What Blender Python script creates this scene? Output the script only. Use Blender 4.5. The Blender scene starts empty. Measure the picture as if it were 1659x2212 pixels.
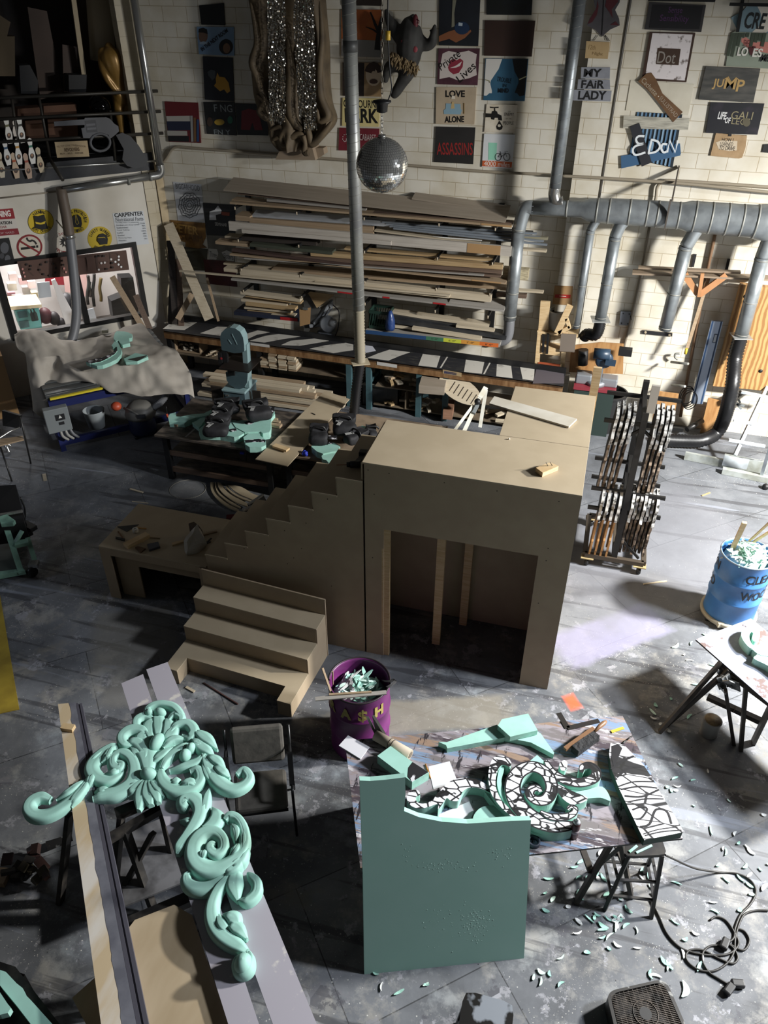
import bpy,math,random
from mathutils import Vector,Matrix
random.seed(7)
SC=bpy.context.scene
COL=SC.collection
V=Vector
PI=math.pi

# ------------------------------------------------------------------ camera
CAMH=6.5
FPX,PITCH,YAW,ROLL=1690.0,math.radians(35.35),math.radians(-15.65),math.radians(0.25)
_f=V((math.sin(YAW)*math.cos(PITCH),math.cos(YAW)*math.cos(PITCH),-math.sin(PITCH)))
_r0=V((math.cos(YAW),-math.sin(YAW),0));_u0=_r0.cross(_f)
_r=_r0*math.cos(ROLL) + _u0*math.sin(ROLL);_u=_r.cross(_f)
CAMP=V((0,0,CAMH))
cd=bpy.data.cameras.new('camera');cam=bpy.data.objects.new('camera',cd);COL.objects.link(cam)
cam.matrix_world=Matrix(((_r.x,_u.x,-_f.x,0),(_r.y,_u.y,-_f.y,0),(_r.z,_u.z,-_f.z,CAMH),(0,0,0,1)))
cd.sensor_fit='VERTICAL';cd.sensor_height=36.0;cd.sensor_width=27.0;cd.lens=36.0*FPX/2212.0
cd.clip_start=0.05;cd.clip_end=200
SC.camera=cam

# ------------------------------------------------------------------ light and exposure
SC.view_settings.view_transform='Standard';SC.view_settings.look='None'
SC.view_settings.gamma=1.0;SC.view_settings.use_curve_mapping=False
SC.view_settings.exposure=0.0
W=bpy.data.worlds.new('world');SC.world=W;W.use_nodes=True
W.node_tree.nodes['Background'].inputs[0].default_value=(1.0,0.98,0.95,1)
W.node_tree.nodes['Background'].inputs[1].default_value=0.03

def area_light(name,loc,target,size,power,col=(1,1,1),spread=180):
    l=bpy.data.lights.new(name,'AREA');l.shape='DISK';l.size=size;l.energy=power;l.color=col
    l.spread=math.radians(spread)
    o=bpy.data.objects.new(name,l);COL.objects.link(o);o.location=loc
    o.rotation_euler=(V(target)-V(loc)).to_track_quat('-Z','Y').to_euler()
    return o
area_light('shop_light',(6.6,7.8,5.1),(5.8,7.9,0.1),0.7,3100,(1.0,0.98,0.93))
area_light('bay_light',(8.0,6.15,7.0),(5.6,2.6,0.0),1.1,1350,(0.93,0.98,1.06))
area_light('left_daylight',(-9.6,5.0,2.4),(-8.0,7.3,0.0),0.8,16,(0.72,0.82,1.0))

# ------------------------------------------------------------------ helpers
def pray(x,y):
    d=V(((x-829.5)/FPX,-(y-1106)/FPX,1.0))
    return _r*d.x + _u*d.y + _f*d.z
def pz(x,y,z=0.0):                      # point of the photograph on a level at height z
    d=pray(x,y);return CAMP + d*((z-CAMH)/d.z)
def py(x,y,Y):                          # point of the photograph on a wall parallel to the back wall
    d=pray(x,y);return CAMP + d*(Y/d.y)
WC=V((-7.55,12.675,0));WN=V((1,-1,0)).normalized();WD=V((-1,-1,0)).normalized()
YW=12.675
def pl(x,y,off=0.0):                    # point of the photograph on the angled left wall (off = distance in front of it)
    d=pray(x,y);return CAMP + d*(((WC-CAMP).dot(WN)+off)/d.dot(WN))
def ppl(x,y,o,n):                      # on any plane
    d=pray(x,y);o=V(o);n=V(n);return CAMP + d*((o-CAMP).dot(n)/d.dot(n))

def srgb(h):
    h=h.lstrip('#');c=[int(h[i:i+2],16)/255 for i in (0,2,4)]
    return tuple((x/12.92 if x <= .04045 else ((x+.055)/1.055)**2.4) for x in c)
MATS={}
def mat(name,col,rough=.6,metal=0.0,col2=None,scale=8.0,detail=4.0,lo=.4,hi=.65,bump=0.0,stretch=(1,1,1),emit=None,es=0.0,kind='noise',spec=None):
    if name in MATS: return MATS[name]
    m=bpy.data.materials.new(name);m.use_nodes=True;MATS[name]=m
    nt=m.node_tree;N=nt.nodes;L=nt.links;b=N['Principled BSDF']
    c=srgb(col) if isinstance(col,str) else col
    b.inputs['Base Color'].default_value=(*c,1);b.inputs['Roughness'].default_value=rough;b.inputs['Metallic'].default_value=metal
    if spec is not None: b.inputs['Specular IOR Level'].default_value=spec
    if emit: b.inputs['Emission Color'].default_value=(*srgb(emit),1);b.inputs['Emission Strength'].default_value=es
    if col2 is not None or bump:
        tc=N.new('ShaderNodeTexCoord');mp=N.new('ShaderNodeMapping');mp.inputs['Scale'].default_value=stretch
        L.new(tc.outputs['Object'],mp.inputs[0])
        if kind == 'noise':
            n=N.new('ShaderNodeTexNoise');n.inputs['Scale'].default_value=scale;n.inputs['Detail'].default_value=detail;fo=n.outputs[0]
        elif kind == 'wave':
            n=N.new('ShaderNodeTexWave');n.inputs['Scale'].default_value=scale;n.inputs['Distortion'].default_value=5;n.inputs['Detail'].default_value=detail;n.inputs['Detail Scale'].default_value=1.2;fo=n.outputs[1]
        else:
            n=N.new('ShaderNodeTexVoronoi');n.inputs['Scale'].default_value=scale;fo=n.outputs[0]
        L.new(mp.outputs[0],n.inputs['Vector'])
        if col2 is not None:
            r=N.new('ShaderNodeValToRGB');r.color_ramp.elements[0].position=lo;r.color_ramp.elements[1].position=hi
            r.color_ramp.elements[0].color=(*c,1);c2=srgb(col2) if isinstance(col2,str) else col2;r.color_ramp.elements[1].color=(*c2,1)
            L.new(fo,r.inputs[0]);L.new(r.outputs[0],b.inputs['Base Color'])
        if bump:
            bp=N.new('ShaderNodeBump');bp.inputs['Strength'].default_value=bump;bp.inputs['Distance'].default_value=.02
            L.new(fo,bp.inputs['Height']);L.new(bp.outputs[0],b.inputs['Normal'])
    return m

class MB:
    """collects shapes (world coordinates) and links them as ONE mesh object"""
    def __init__(s): s.v=[];s.f=[];s.mi=[];s.sm=[];s.M=None
    def add(s,vs,fs,mi=0,smooth=False):
        o=len(s.v)
        for v in vs: s.v.append(tuple(s.M @ V(v)) if s.M else tuple(v))
        for f in fs: s.f.append([i+o for i in f]);s.mi.append(mi);s.sm.append(smooth)
        return s
    def box(s,c,d,rot=None,mi=0,axes=None):
        x,y,z=d[0]/2,d[1]/2,d[2]/2
        vs=[V((a*x,b*y,e*z)) for a in (-1,1) for b in (-1,1) for e in (-1,1)]
        if rot is not None:
            R=Matrix.Rotation(rot,3,'Z') if isinstance(rot,(int,float)) else rot
            vs=[R @ v for v in vs]
        return s.add([v+V(c) for v in vs],[(0,1,3,2),(4,6,7,5),(0,4,5,1),(2,3,7,6),(0,2,6,4),(1,5,7,3)],mi)
    def lo(s,a,b,mi=0):                 # box from min corner to max corner
        a=V(a);b=V(b);return s.box((a+b)/2,b-a,None,mi)
    def beam(s,a,b,w,h,up=(0,0,1),mi=0):
        a=V(a);b=V(b);d=b-a;L=d.length;d.normalize();u=V(up)
        if abs(d.dot(u.normalized())) > .98: u=V((0,1,0)) if abs(d.y) < .9 else V((1,0,0))
        sd=d.cross(u).normalized();u=sd.cross(d)
        R=Matrix((d,sd,u)).transposed();return s.box((a+b)/2,(L,w,h),R,mi)
    def ring(s,c,ax,r,n=16,ref=None):
        ax=V(ax).normalized();ref=V(ref) if ref else (V((0,0,1)) if abs(ax.z) < .9 else V((1,0,0)))
        a=ax.cross(ref).normalized();b=ax.cross(a)
        return [V(c)+(a*math.cos(2*PI*i/n)+b*math.sin(2*PI*i/n))*r for i in range(n)]
    def tube(s,pts,r,n=12,mi=0,cap=True,smooth=True,closed=False):
        pts=[V(p) for p in pts];rs=r if isinstance(r,(list,tuple)) else [r]*len(pts)
        N_=len(pts);T=[]
        for i in range(N_):
            if closed: t=pts[(i+1) % N_]-pts[i-1]
            else: t=pts[min(i+1,N_-1)]-pts[max(i-1,0)]
            T.append(t.normalized() if t.length > 1e-9 else V((0,0,1)))
        ref=V((0,0,1)) if abs(T[0].z) < .9 else V((1,0,0));a=T[0].cross(ref).normalized()
        vs=[]
        for i in range(N_):
            a=(a-T[i]*a.dot(T[i])).normalized();b=T[i].cross(a)
            vs += [pts[i]+(a*math.cos(2*PI*k/n)+b*math.sin(2*PI*k/n))*rs[i] for k in range(n)]
        fs=[]
        for i in range(N_ if closed else N_-1):
            j=(i+1) % N_
            for k in range(n): fs.append((i*n+k,i*n+(k+1) % n,j*n+(k+1) % n,j*n+k))
        s.add(vs,fs,mi,smooth)
        if cap and not closed:
            o=len(s.v)-len(vs);s.f += [[o+k for k in range(n)][::-1],[o+(N_-1)*n+k for k in range(n)]];s.mi += [mi,mi];s.sm += [False,False]
        return s
    def cyl(s,a,b,r,r2=None,n=20,mi=0,smooth=True): return s.tube([a,b],[r,r if r2 is None else r2],n,mi,True,smooth)
    def lathe(s,c,prof,n=28,mi=0,ax=(0,0,1),smooth=True,capb=True,capt=True):
        ax=V(ax).normalized();vs=[]
        for (r,h) in prof: vs += s.ring(V(c)+ax*h,ax,max(r,1e-4),n)
        fs=[(i*n+k,i*n+(k+1) % n,(i+1)*n+(k+1) % n,(i+1)*n+k) for i in range(len(prof)-1) for k in range(n)]
        fs=[f[::-1] for f in fs]
        if capb: fs.append(tuple(range(n)))
        if capt: fs.append(tuple(range((len(prof)-1)*n,len(prof)*n))[::-1])
        return s.add(vs,fs,mi,smooth)
    def sphere(s,c,r,n=18,m=10,mi=0,sc=(1,1,1)):
        vs=[];c=V(c)
        for i in range(m+1):
            t=PI*i/m
            for k in range(n):
                p=2*PI*k/n;vs.append(c+V((r*sc[0]*math.sin(t)*math.cos(p),r*sc[1]*math.sin(t)*math.sin(p),r*sc[2]*math.cos(t))))
        return s.add(vs,[(i*n+k,(i+1)*n+k,(i+1)*n+(k+1) % n,i*n+(k+1) % n) for i in range(m) for k in range(n)],mi,True)
    def prism(s,poly,off,mi=0,mis=None,mib=None):
        """extrude a planar polygon (3D points) by vector off; top face = poly+off"""
        p=[V(q) for q in poly];off=V(off);n=len(p)
        nn=V((0,0,0))
        for i in range(n): nn += (p[i]-p[0]).cross(p[(i+1) % n]-p[0])
        if nn.dot(off) < 0: p.reverse()
        vs=p+[q+off for q in p]
        s.add(vs,[tuple(range(n,2*n))],mi)
        o=len(s.v)-2*n
        s.f.append([o+i for i in range(n)][::-1]);s.mi.append(mi if mib is None else mib);s.sm.append(False)
        for i in range(n):
            j=(i+1) % n;s.f.append([o+i,o+j,o+n+j,o+n+i]);s.mi.append(mi if mis is None else mis);s.sm.append(False)
        return s
    def build(s,name,mats,parent=None,bevel=0.0,loc=None,sub=0):
        me=bpy.data.meshes.new(name)
        ro=V((0,0,0))
        if parent is not None: ro=rootloc(parent)
        elif loc is not None: ro=V(loc)
        elif s.v:
            xs=[v[0] for v in s.v];ys=[v[1] for v in s.v];zs=[v[2] for v in s.v]
            ro=V(((min(xs)+max(xs))/2,(min(ys)+max(ys))/2,min(zs)))
        me.from_pydata([(v[0]-ro.x,v[1]-ro.y,v[2]-ro.z) for v in s.v],[],s.f)
        if not isinstance(mats,(list,tuple)): mats=[mats]
        for m in mats: me.materials.append(m)
        me.polygons.foreach_set('material_index',s.mi);me.polygons.foreach_set('use_smooth',s.sm)
        me.update()
        o=bpy.data.objects.new(name,me);COL.objects.link(o)
        if parent is not None: o.parent=parent
        else: o.location=ro
        if bevel:
            b=o.modifiers.new('bevel','BEVEL');b.width=bevel;b.segments=2;b.limit_method='ANGLE'
        if sub:
            b=o.modifiers.new('sub','SUBSURF');b.levels=sub;b.render_levels=sub
        return o
def rootloc(o):
    while o.parent is not None: o=o.parent
    return V(o.location)
LABELS=set()
def tag(o,label,cat,group=None,kind=None):
    o['label']=label;o['category']=cat
    if group: o['group']=group
    if kind: o['kind']=kind
    LABELS.add(label)
    return o
def thing(name,label,cat,loc,group=None):
    o=bpy.data.objects.new(name,None);COL.objects.link(o);o.location=loc;o.empty_display_size=.1
    return tag(o,label,cat,group)
def struct(name,mb,m,**k):
    o=mb.build(name,m,**k);o['kind']='structure';return o
def plabel(o,t): o['label']=t;return o

def crom(pts,n=8,closed=False):          # Catmull-Rom through points of any dimension (tuples)
    P=[tuple(p) for p in pts];out=[];N_=len(P)
    rng=range(N_ if closed else N_-1)
    for i in rng:
        p0=P[(i-1) % N_] if (closed or i > 0) else P[0];p1=P[i];p2=P[(i+1) % N_];p3=P[(i+2) % N_] if (closed or i+2 < N_) else P[-1]
        for k in range(n):
            t=k/n;t2=t*t;t3=t2*t
            out.append(tuple(.5*(2*b+(c-a)*t+(2*a-5*b+4*c-d)*t2+(-a+3*b-3*c+d)*t3) for a,b,c,d in zip(p0,p1,p2,p3)))
    if not closed: out.append(P[-1])
    return out
def K(ox,oy,s):                          # photograph coordinates from a crop's own
    return lambda x,y: (ox+x*s,oy+y*s)

FONT=None
def text(parent,txt,o,ux,uy,size,m,name='lettering',align='CENTER',thick=.0015,shear=0.0,bold=0.0,sx=1.0,valign='CENTER',space=1.0):
    """lettering as flat raised mesh; o = world point, ux/uy = reading and up directions"""
    cu=bpy.data.curves.new('tmp','FONT');cu.body=txt;cu.size=size;cu.align_x=align;cu.align_y=valign
    cu.extrude=thick;cu.shear=shear;cu.offset=bold;cu.resolution_u=3;cu.space_character=space
    to=bpy.data.objects.new('tmp',cu);COL.objects.link(to)
    dg=bpy.context.evaluated_depsgraph_get();me=bpy.data.meshes.new_from_object(to.evaluated_get(dg))
    bpy.data.objects.remove(to);bpy.data.curves.remove(cu)
    ux=V(ux).normalized();uy=V(uy).normalized();uz=ux.cross(uy)
    ro=rootloc(parent);Mx=Matrix((ux*sx,uy,uz)).transposed()
    off=V(o)-ro+uz*thick
    for v in me.vertices: v.co=Mx @ v.co + off
    me.materials.clear();me.materials.append(m)
    for p in me.polygons: p.material_index=0
    me.name=name;ob=bpy.data.objects.new(name,me);COL.objects.link(ob);ob.parent=parent
    return ob
# ================================================================== SETTING
def cmu(name,base,base2,ax,off=(0,0),mortar='#b9ae98'):
    m=bpy.data.materials.new(name);m.use_nodes=True;nt=m.node_tree;N=nt.nodes;L=nt.links;b=N['Principled BSDF']
    b.inputs['Roughness'].default_value=.55
    g=N.new('ShaderNodeNewGeometry');sp=N.new('ShaderNodeSeparateXYZ');L.new(g.outputs['Position'],sp.inputs[0])
    dt=N.new('ShaderNodeVectorMath');dt.operation='DOT_PRODUCT';dt.inputs[1].default_value=ax;L.new(g.outputs['Position'],dt.inputs[0])
    a1=N.new('ShaderNodeMath');a1.inputs[1].default_value=off[0]+40.6;L.new(dt.outputs['Value'],a1.inputs[0])
    a2=N.new('ShaderNodeMath');a2.inputs[1].default_value=off[1]+.406*4;L.new(sp.outputs[2],a2.inputs[0])
    cb=N.new('ShaderNodeCombineXYZ');L.new(a1.outputs[0],cb.inputs[0]);L.new(a2.outputs[0],cb.inputs[1])
    br=N.new('ShaderNodeTexBrick');L.new(cb.outputs[0],br.inputs['Vector'])
    br.inputs['Scale'].default_value=1;br.inputs['Brick Width'].default_value=.406;br.inputs['Row Height'].default_value=.203
    br.inputs['Mortar Size'].default_value=.006;br.inputs['Mortar Smooth'].default_value=.35;br.offset=.5
    br.inputs['Color1'].default_value=(*srgb(base),1);br.inputs['Color2'].default_value=(*srgb(base2),1);br.inputs['Mortar'].default_value=(*srgb(mortar),1)
    n=N.new('ShaderNodeTexNoise');n.inputs['Scale'].default_value=2.2;n.inputs['Detail'].default_value=6;L.new(g.outputs['Position'],n.inputs['Vector'])
    r=N.new('ShaderNodeValToRGB');r.color_ramp.elements[0].position=.3;r.color_ramp.elements[1].position=.6
    r.color_ramp.elements[0].color=(.82,.78,.70,1);r.color_ramp.elements[1].color=(1,1,1,1);L.new(n.outputs[0],r.inputs[0])
    mx=N.new('ShaderNodeMix');mx.data_type='RGBA';mx.blend_type='MULTIPLY';mx.inputs[0].default_value=1
    L.new(br.outputs['Color'],mx.inputs[6]);L.new(r.outputs[0],mx.inputs[7]);L.new(mx.outputs[2],b.inputs['Base Color'])
    bp=N.new('ShaderNodeBump');bp.invert=True;bp.inputs['Strength'].default_value=.5;bp.inputs['Distance'].default_value=.008
    L.new(br.outputs['Fac'],bp.inputs['Height']);L.new(bp.outputs[0],b.inputs['Normal'])
    return m
CMU=cmu('cream_painted_block','#d2cdc0','#d6d1c4',(1,0,0),(2.831,-3.65+.203*18))
CMUL=cmu('grey_cream_block','#bdb39c','#c4baa4',(-WD.x,-WD.y,0))

def floor_mat():
    m=bpy.data.materials.new('paint_spattered_floor');m.use_nodes=True;nt=m.node_tree;N=nt.nodes;L=nt.links;b=N['Principled BSDF']
    tc=N.new('ShaderNodeNewGeometry');P=tc.outputs['Position']
    def mapped(rz=0,sc=(1,1,1),lc=(0,0,0)):
        q=N.new('ShaderNodeMapping');q.inputs['Rotation'].default_value=(0,0,rz);q.inputs['Scale'].default_value=sc;q.inputs['Location'].default_value=lc;L.new(P,q.inputs[0]);return q.outputs[0]
    def noise(vec,s,d=5,rough=.55):
        n=N.new('ShaderNodeTexNoise');n.inputs['Scale'].default_value=s;n.inputs['Detail'].default_value=d;n.inputs['Roughness'].default_value=rough;L.new(vec,n.inputs['Vector']);return n.outputs[0]
    def ramp(fac,*st):
        r=N.new('ShaderNodeValToRGB');e=r.color_ramp.elements
        while len(e) < len(st): e.new(.5)
        for k,(p,c) in enumerate(st): e[k].position=p;e[k].color=(*srgb(c),1) if isinstance(c,str) else (c,c,c,1)
        L.new(fac,r.inputs[0]);return r.outputs[0]
    def mix(f,a,c,mode='MIX'):
        x=N.new('ShaderNodeMix');x.data_type='RGBA';x.blend_type=mode
        if isinstance(f,float): x.inputs[0].default_value=f
        else: L.new(f,x.inputs[0])
        for k,q in ((6,a),(7,c)):
            if isinstance(q,str): x.inputs[k].default_value=(*srgb(q),1)
            else: L.new(q,x.inputs[k])
        return x.outputs[2]
    base=ramp(noise(mapped(),1.1,8,.65),(.30,'#4d4f52'),(.5,'#686b6f'),(.7,'#808386'))
    # sheets of hardboard: each one its own grey
    br=N.new('ShaderNodeTexBrick');L.new(mapped(math.radians(-41),(1,1,1),(.35,.1,0)),br.inputs['Vector'])
    br.inputs['Scale'].default_value=1;br.inputs['Brick Width'].default_value=2.44;br.inputs['Row Height'].default_value=1.22;br.inputs['Mortar Size'].default_value=.005
    br.inputs['Color1'].default_value=(.72,.72,.74,1);br.inputs['Color2'].default_value=(1.0,1.0,1.02,1);br.inputs['Mortar'].default_value=(.25,.25,.26,1)
    c=mix(1.0,base,br.outputs['Color'],'MULTIPLY')
    # old paint and dust around the middle and front of the shop
    sp=N.new('ShaderNodeSeparateXYZ');L.new(P,sp.inputs[0])
    blot=ramp(noise(mapped(0,(1,1,1),(3,1,0)),2.2,7,.7),(.50,0.0),(.62,1.0))
    mr=N.new('ShaderNodeMapRange');mr.inputs[1].default_value=9.2;mr.inputs[2].default_value=6.2;mr.inputs[3].default_value=.0;mr.inputs[4].default_value=.75;L.new(sp.outputs[1],mr.inputs[0])
    mu=N.new('ShaderNodeMath');mu.operation='MULTIPLY';L.new(blot,mu.inputs[0]);L.new(mr.outputs[0],mu.inputs[1])
    c=mix(mu.outputs[0],c,ramp(noise(mapped(0,(1,1,1),(7,2,0)),.9,3),(.35,'#75726b'),(.5,'#979590'),(.62,'#868d92')))
    # broad dragged strokes
    w=ramp(noise(mapped(math.radians(-20),(.35,5,1)),1.3,4),(.57,0.0),(.62,1.0))
    mu2=N.new('ShaderNodeMath');mu2.operation='MULTIPLY';L.new(w,mu2.inputs[0]);mu2.inputs[1].default_value=.7
    c=mix(mu2.outputs[0],c,'#36363a')
    w=ramp(noise(mapped(math.radians(35),(.3,4,1),(9,4,0)),1.2,4),(.64,0.0),(.68,1.0))
    mu3=N.new('ShaderNodeMath');mu3.operation='MULTIPLY';L.new(w,mu3.inputs[0]);mu3.inputs[1].default_value=.5
    c=mix(mu3.outputs[0],c,'#8d93a0')
    # blots of thick patchy paint
    vv=N.new('ShaderNodeTexVoronoi');vv.inputs['Scale'].default_value=7;L.new(mapped(.4),vv.inputs['Vector'])
    dd=ramp(noise(mapped(0,(1,1,1),(1,8,0)),3.0,6,.75),(.56,0.0),(.60,1.0))
    mu4=N.new('ShaderNodeMath');mu4.operation='MULTIPLY';L.new(dd,mu4.inputs[0]);L.new(mr.outputs[0],mu4.inputs[1])
    c=mix(mu4.outputs[0],c,ramp(vv.outputs['Color'],(.2,'#43434a'),(.5,'#8b8b90'),(.8,'#9a9ba2')))
    # specks
    for s,t,col in ((16,.10,'#b9b9b4'),(34,.13,'#c4c2ba'),(11,.07,'#1f1f22'),(60,.12,'#a9a7a0')):
        v=N.new('ShaderNodeTexVoronoi');v.inputs['Scale'].default_value=s;L.new(mapped(s*.1),v.inputs['Vector'])
        d=ramp(v.outputs[0],(t*.8,1.0),(t,0.0));k=ramp(noise(mapped(0,(1,1,1),(s,0,0)),1.4,3),(.48,0.0),(.6,1.0))
        q=N.new('ShaderNodeMath');q.operation='MULTIPLY';L.new(d,q.inputs[0]);L.new(k,q.inputs[1]);c=mix(q.outputs[0],c,col)
    # a lilac lane and a few fixed stains
    def stain(cx,cy,rx,ry,rz,col,f,soft=.15):
        nonlocal c
        q=N.new('ShaderNodeMapping');q.vector_type='TEXTURE';q.inputs['Location'].default_value=(cx,cy,0);q.inputs['Rotation'].default_value=(0,0,rz);q.inputs['Scale'].default_value=(rx,ry,1);L.new(P,q.inputs[0])
        s_=N.new('ShaderNodeSeparateXYZ');L.new(q.outputs[0],s_.inputs[0]);a=[]
        for k in (0,1):
            m_=N.new('ShaderNodeMath');m_.operation='ABSOLUTE';L.new(s_.outputs[k],m_.inputs[0]);a.append(m_.outputs[0])
        mx=N.new('ShaderNodeMath');mx.operation='MAXIMUM';L.new(a[0],mx.inputs[0]);L.new(a[1],mx.inputs[1])
        nz=N.new('ShaderNodeMath');nz.operation='MULTIPLY_ADD';L.new(noise(mapped(0,(1,1,1),(cx,cy,0)),5,5),nz.inputs[0]);nz.inputs[1].default_value=.5;L.new(mx.outputs[0],nz.inputs[2])
        hf=N.new('ShaderNodeMath');hf.operation='MULTIPLY';hf.inputs[1].default_value=.5;L.new(nz.outputs[0],hf.inputs[0])
        r=ramp(hf.outputs[0],(.60-soft/2,f),(.60+soft/2,0.0));c=mix(r,c,col)
    stain(.75,7.15,.75,.28,math.radians(41),'#84829a',.75)
    stain(.42,6.0,.07,.10,.6,'#d8592f',.9,.3)
    stain(1.2,9.0,1.6,1.1,math.radians(41),'#6f7076',.6)
    stain(-.9,5.45,.75,.22,math.radians(20),'#8b8578',.7);stain(-.55,5.15,.5,.09,math.radians(28),'#7d7c92',.55)
    stain(-4.6,5.6,.5,.5,.5,'#77746c',.6);stain(-4.2,4.9,.3,.3,.2,'#7d7a73',.5)
    stain(1.6,2.6,.25,.12,.4,'#4c4d66',.7)
    L.new(c,b.inputs['Base Color']);b.inputs['Roughness'].default_value=.42
    L.new(ramp(noise(mapped(),3,5),(.35,.55),(.65,.78)),b.inputs['Roughness'])
    bp=N.new('ShaderNodeBump');bp.inputs['Strength'].default_value=.12;bp.inputs['Distance'].default_value=.01;L.new(noise(mapped(),9,6),bp.inputs['Height']);L.new(bp.outputs[0],b.inputs['Normal'])
    return m
FLOORM=floor_mat()
WHITEWALL=mat('white_painted_board','#cfc9bd',.6,col2='#c3bcae',scale=1.5)
struct('floor',MB().lo((-14,-1,-.1),(7,13,0)),FLOORM)
struct('wall_back',MB().lo((-7.55,YW,0),(7,YW+.25,8)),CMU)
PX0,PX1=py(1226,460,YW-.16).x,py(1285,460,YW-.16).x
struct('trim_1',MB().lo((PX0,YW-.2,0),(PX1,YW,8)),CMU)

def LW(s,z,off=0.0):                     # point on the left wall: s metres from the corner, height z
    p=WC + WD*s + WN*off;return V((p.x,p.y,z))
def lbox(mb,s0,s1,z0,z1,o0,o1,mi=0):
    c=(LW(s0,z0,o0)+LW(s1,z1,o1))/2;R=Matrix((-WD,-WN,V((0,0,1)))).transposed()
    return mb.box(c,(abs(s1-s0),abs(o1-o0),abs(z1-z0)),R,mi)
WS0,WS1,WZ0,WZ1=.66,2.92,1.10,2.36   # window opening
m=MB();T_=3.55
lbox(m,.31,WS0,0,T_,-.12,0);lbox(m,WS1,6.0,0,T_,-.12,0);lbox(m,WS0,WS1,0,WZ0,-.12,0);lbox(m,WS0,WS1,WZ1,T_,-.12,0)
struct('wall_left',m,WHITEWALL)
m=MB();lbox(m,-.1,.31,0,8,-.3,.02);struct('trim_2',m,CMUL)
m=MB();lbox(m,-.02,.10,0,3.62,.02,.05);struct('trim_3',m,mat('aged_cream_paint','#b9a684',.6,col2='#9c8a68',scale=4))
BLK=mat('black_paint','#141415',.5)
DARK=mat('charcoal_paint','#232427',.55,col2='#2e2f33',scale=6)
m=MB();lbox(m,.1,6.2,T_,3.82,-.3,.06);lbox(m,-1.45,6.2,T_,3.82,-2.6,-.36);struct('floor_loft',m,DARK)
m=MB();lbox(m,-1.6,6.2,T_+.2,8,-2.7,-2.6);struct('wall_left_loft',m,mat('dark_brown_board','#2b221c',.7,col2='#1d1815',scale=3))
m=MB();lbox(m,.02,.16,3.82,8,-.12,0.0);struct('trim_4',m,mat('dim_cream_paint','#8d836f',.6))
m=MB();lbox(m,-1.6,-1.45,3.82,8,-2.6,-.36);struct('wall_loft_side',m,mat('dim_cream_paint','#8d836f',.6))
# window: frame, mullion, panes
m=MB()
for a,b_,c,d in ((WS0,WS1,WZ0-.05,WZ0+.03),(WS0,WS1,WZ1-.03,WZ1+.05),(WS0-.05,WS0+.04,WZ0-.05,WZ1+.05),(WS1-.04,WS1+.07,WZ0-.05,WZ1+.05),(1.66,1.76,WZ0,WZ1)): lbox(m,a,b_,c,d,-.1,.03)
win=struct('window_1',m,mat('black_metal_frame','#1b1a19',.4))
def glass_mat():
    m=bpy.data.materials.new('clear_glass');m.use_nodes=True;nt=m.node_tree;N=nt.nodes;N.remove(N['Principled BSDF'])
    t=N.new('ShaderNodeBsdfTransparent');g=N.new('ShaderNodeBsdfGlossy');g.inputs['Roughness'].default_value=.02;mx=N.new('ShaderNodeMixShader');mx.inputs[0].default_value=.05
    nt.links.new(t.outputs[0],mx.inputs[1]);nt.links.new(g.outputs[0],mx.inputs[2]);nt.links.new(mx.outputs[0],N['Material Output'].inputs[0]);return m
GLASS=glass_mat()
m=MB();lbox(m,WS0+.04,1.66,WZ0+.03,WZ1-.03,-.05,-.04);m.build('window_pane',GLASS,win)
m=MB();lbox(m,1.76,WS1-.04,WZ0+.03,WZ1-.03,-.05,-.04);m.build('window_pane',GLASS,win)
# lit office behind the window
OFW=mat('office_white_paint','#d9d6d4',.6)
m=MB();lbox(m,-.2,4.6,0,.02,-3.2,-.14);struct('floor_office',m,mat('office_floor','#6a6560',.5))
m=MB();lbox(m,-.2,4.6,0,2.9,-3.3,-3.2);lbox(m,-.3,-.2,0,2.9,-3.3,-.14);lbox(m,4.6,4.7,0,2.9,-3.3,-.14);struct('wall_office',m,OFW)
m=MB();lbox(m,-.3,4.7,2.9,2.95,-3.3,-.14);struct('ceiling_office',m,OFW)
o=area_light('office_light',LW(2.0,2.8,-1.5),LW(2.0,0,-1.5),1.4,130,(1,.97,.95))
# ================================================================== RAW MDF STAIR SET
MDF=mat('raw_mdf','#aa9b82',.62,col2='#b1a289',scale=3,detail=6)
MDF2=mat('raw_mdf_face','#a39179',.65,col2='#a9987f',scale=4,detail=6)
EDGE=mat('mdf_cut_edge','#8f7550',.7)
PINE=mat('pine_wood','#cdb48c',.6,col2='#bd9f74',scale=5,stretch=(1,1,9),kind='noise')
PINEX=mat('pine_wood_long','#c4aa82',.6,col2='#b3966b',scale=6,stretch=(1.2,14,14))
SCREW=mat('dark_screw_hole','#2a231b',.7)
YF=6.10;XL,XR=-1.93,.145;ZT=2.55;YB=6.98;RIS,RUN=.219,.2655
t=thing('stair_platform','tall raw MDF platform with an open doorway cut in its front','platform',(-.9,6.5,0))
o0,o1,oh=py(829,1145,YF).x,py(1163,1200,YF).x,1.79
X2=-2.73
m=MB();m.lo((XL,YF,ZT-.02),(XR,YB,ZT));m.build('deck',MDF,t,bevel=.002)
m=MB()
m.prism([(XL+.02,YF,0),(XL+.02,YF,ZT-.02),(XR,YF,ZT-.02),(XR,YF,0),(o1,YF,0),(o1,YF,oh),(o0,YF,oh),(o0,YF,0)],(0,.018,0),mi=0)
m.build('front_panel',MDF2,t)
m=MB();m.lo((XR-.018,YF+.018,0),(XR,YB,ZT-.02));m.build('side_panel',MDF2,t)
m=MB();m.lo((XL+.02,YF+.018,0),(XL+.038,YB,ZT-.02));m.build('side_panel',MDF2,t)
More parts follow.
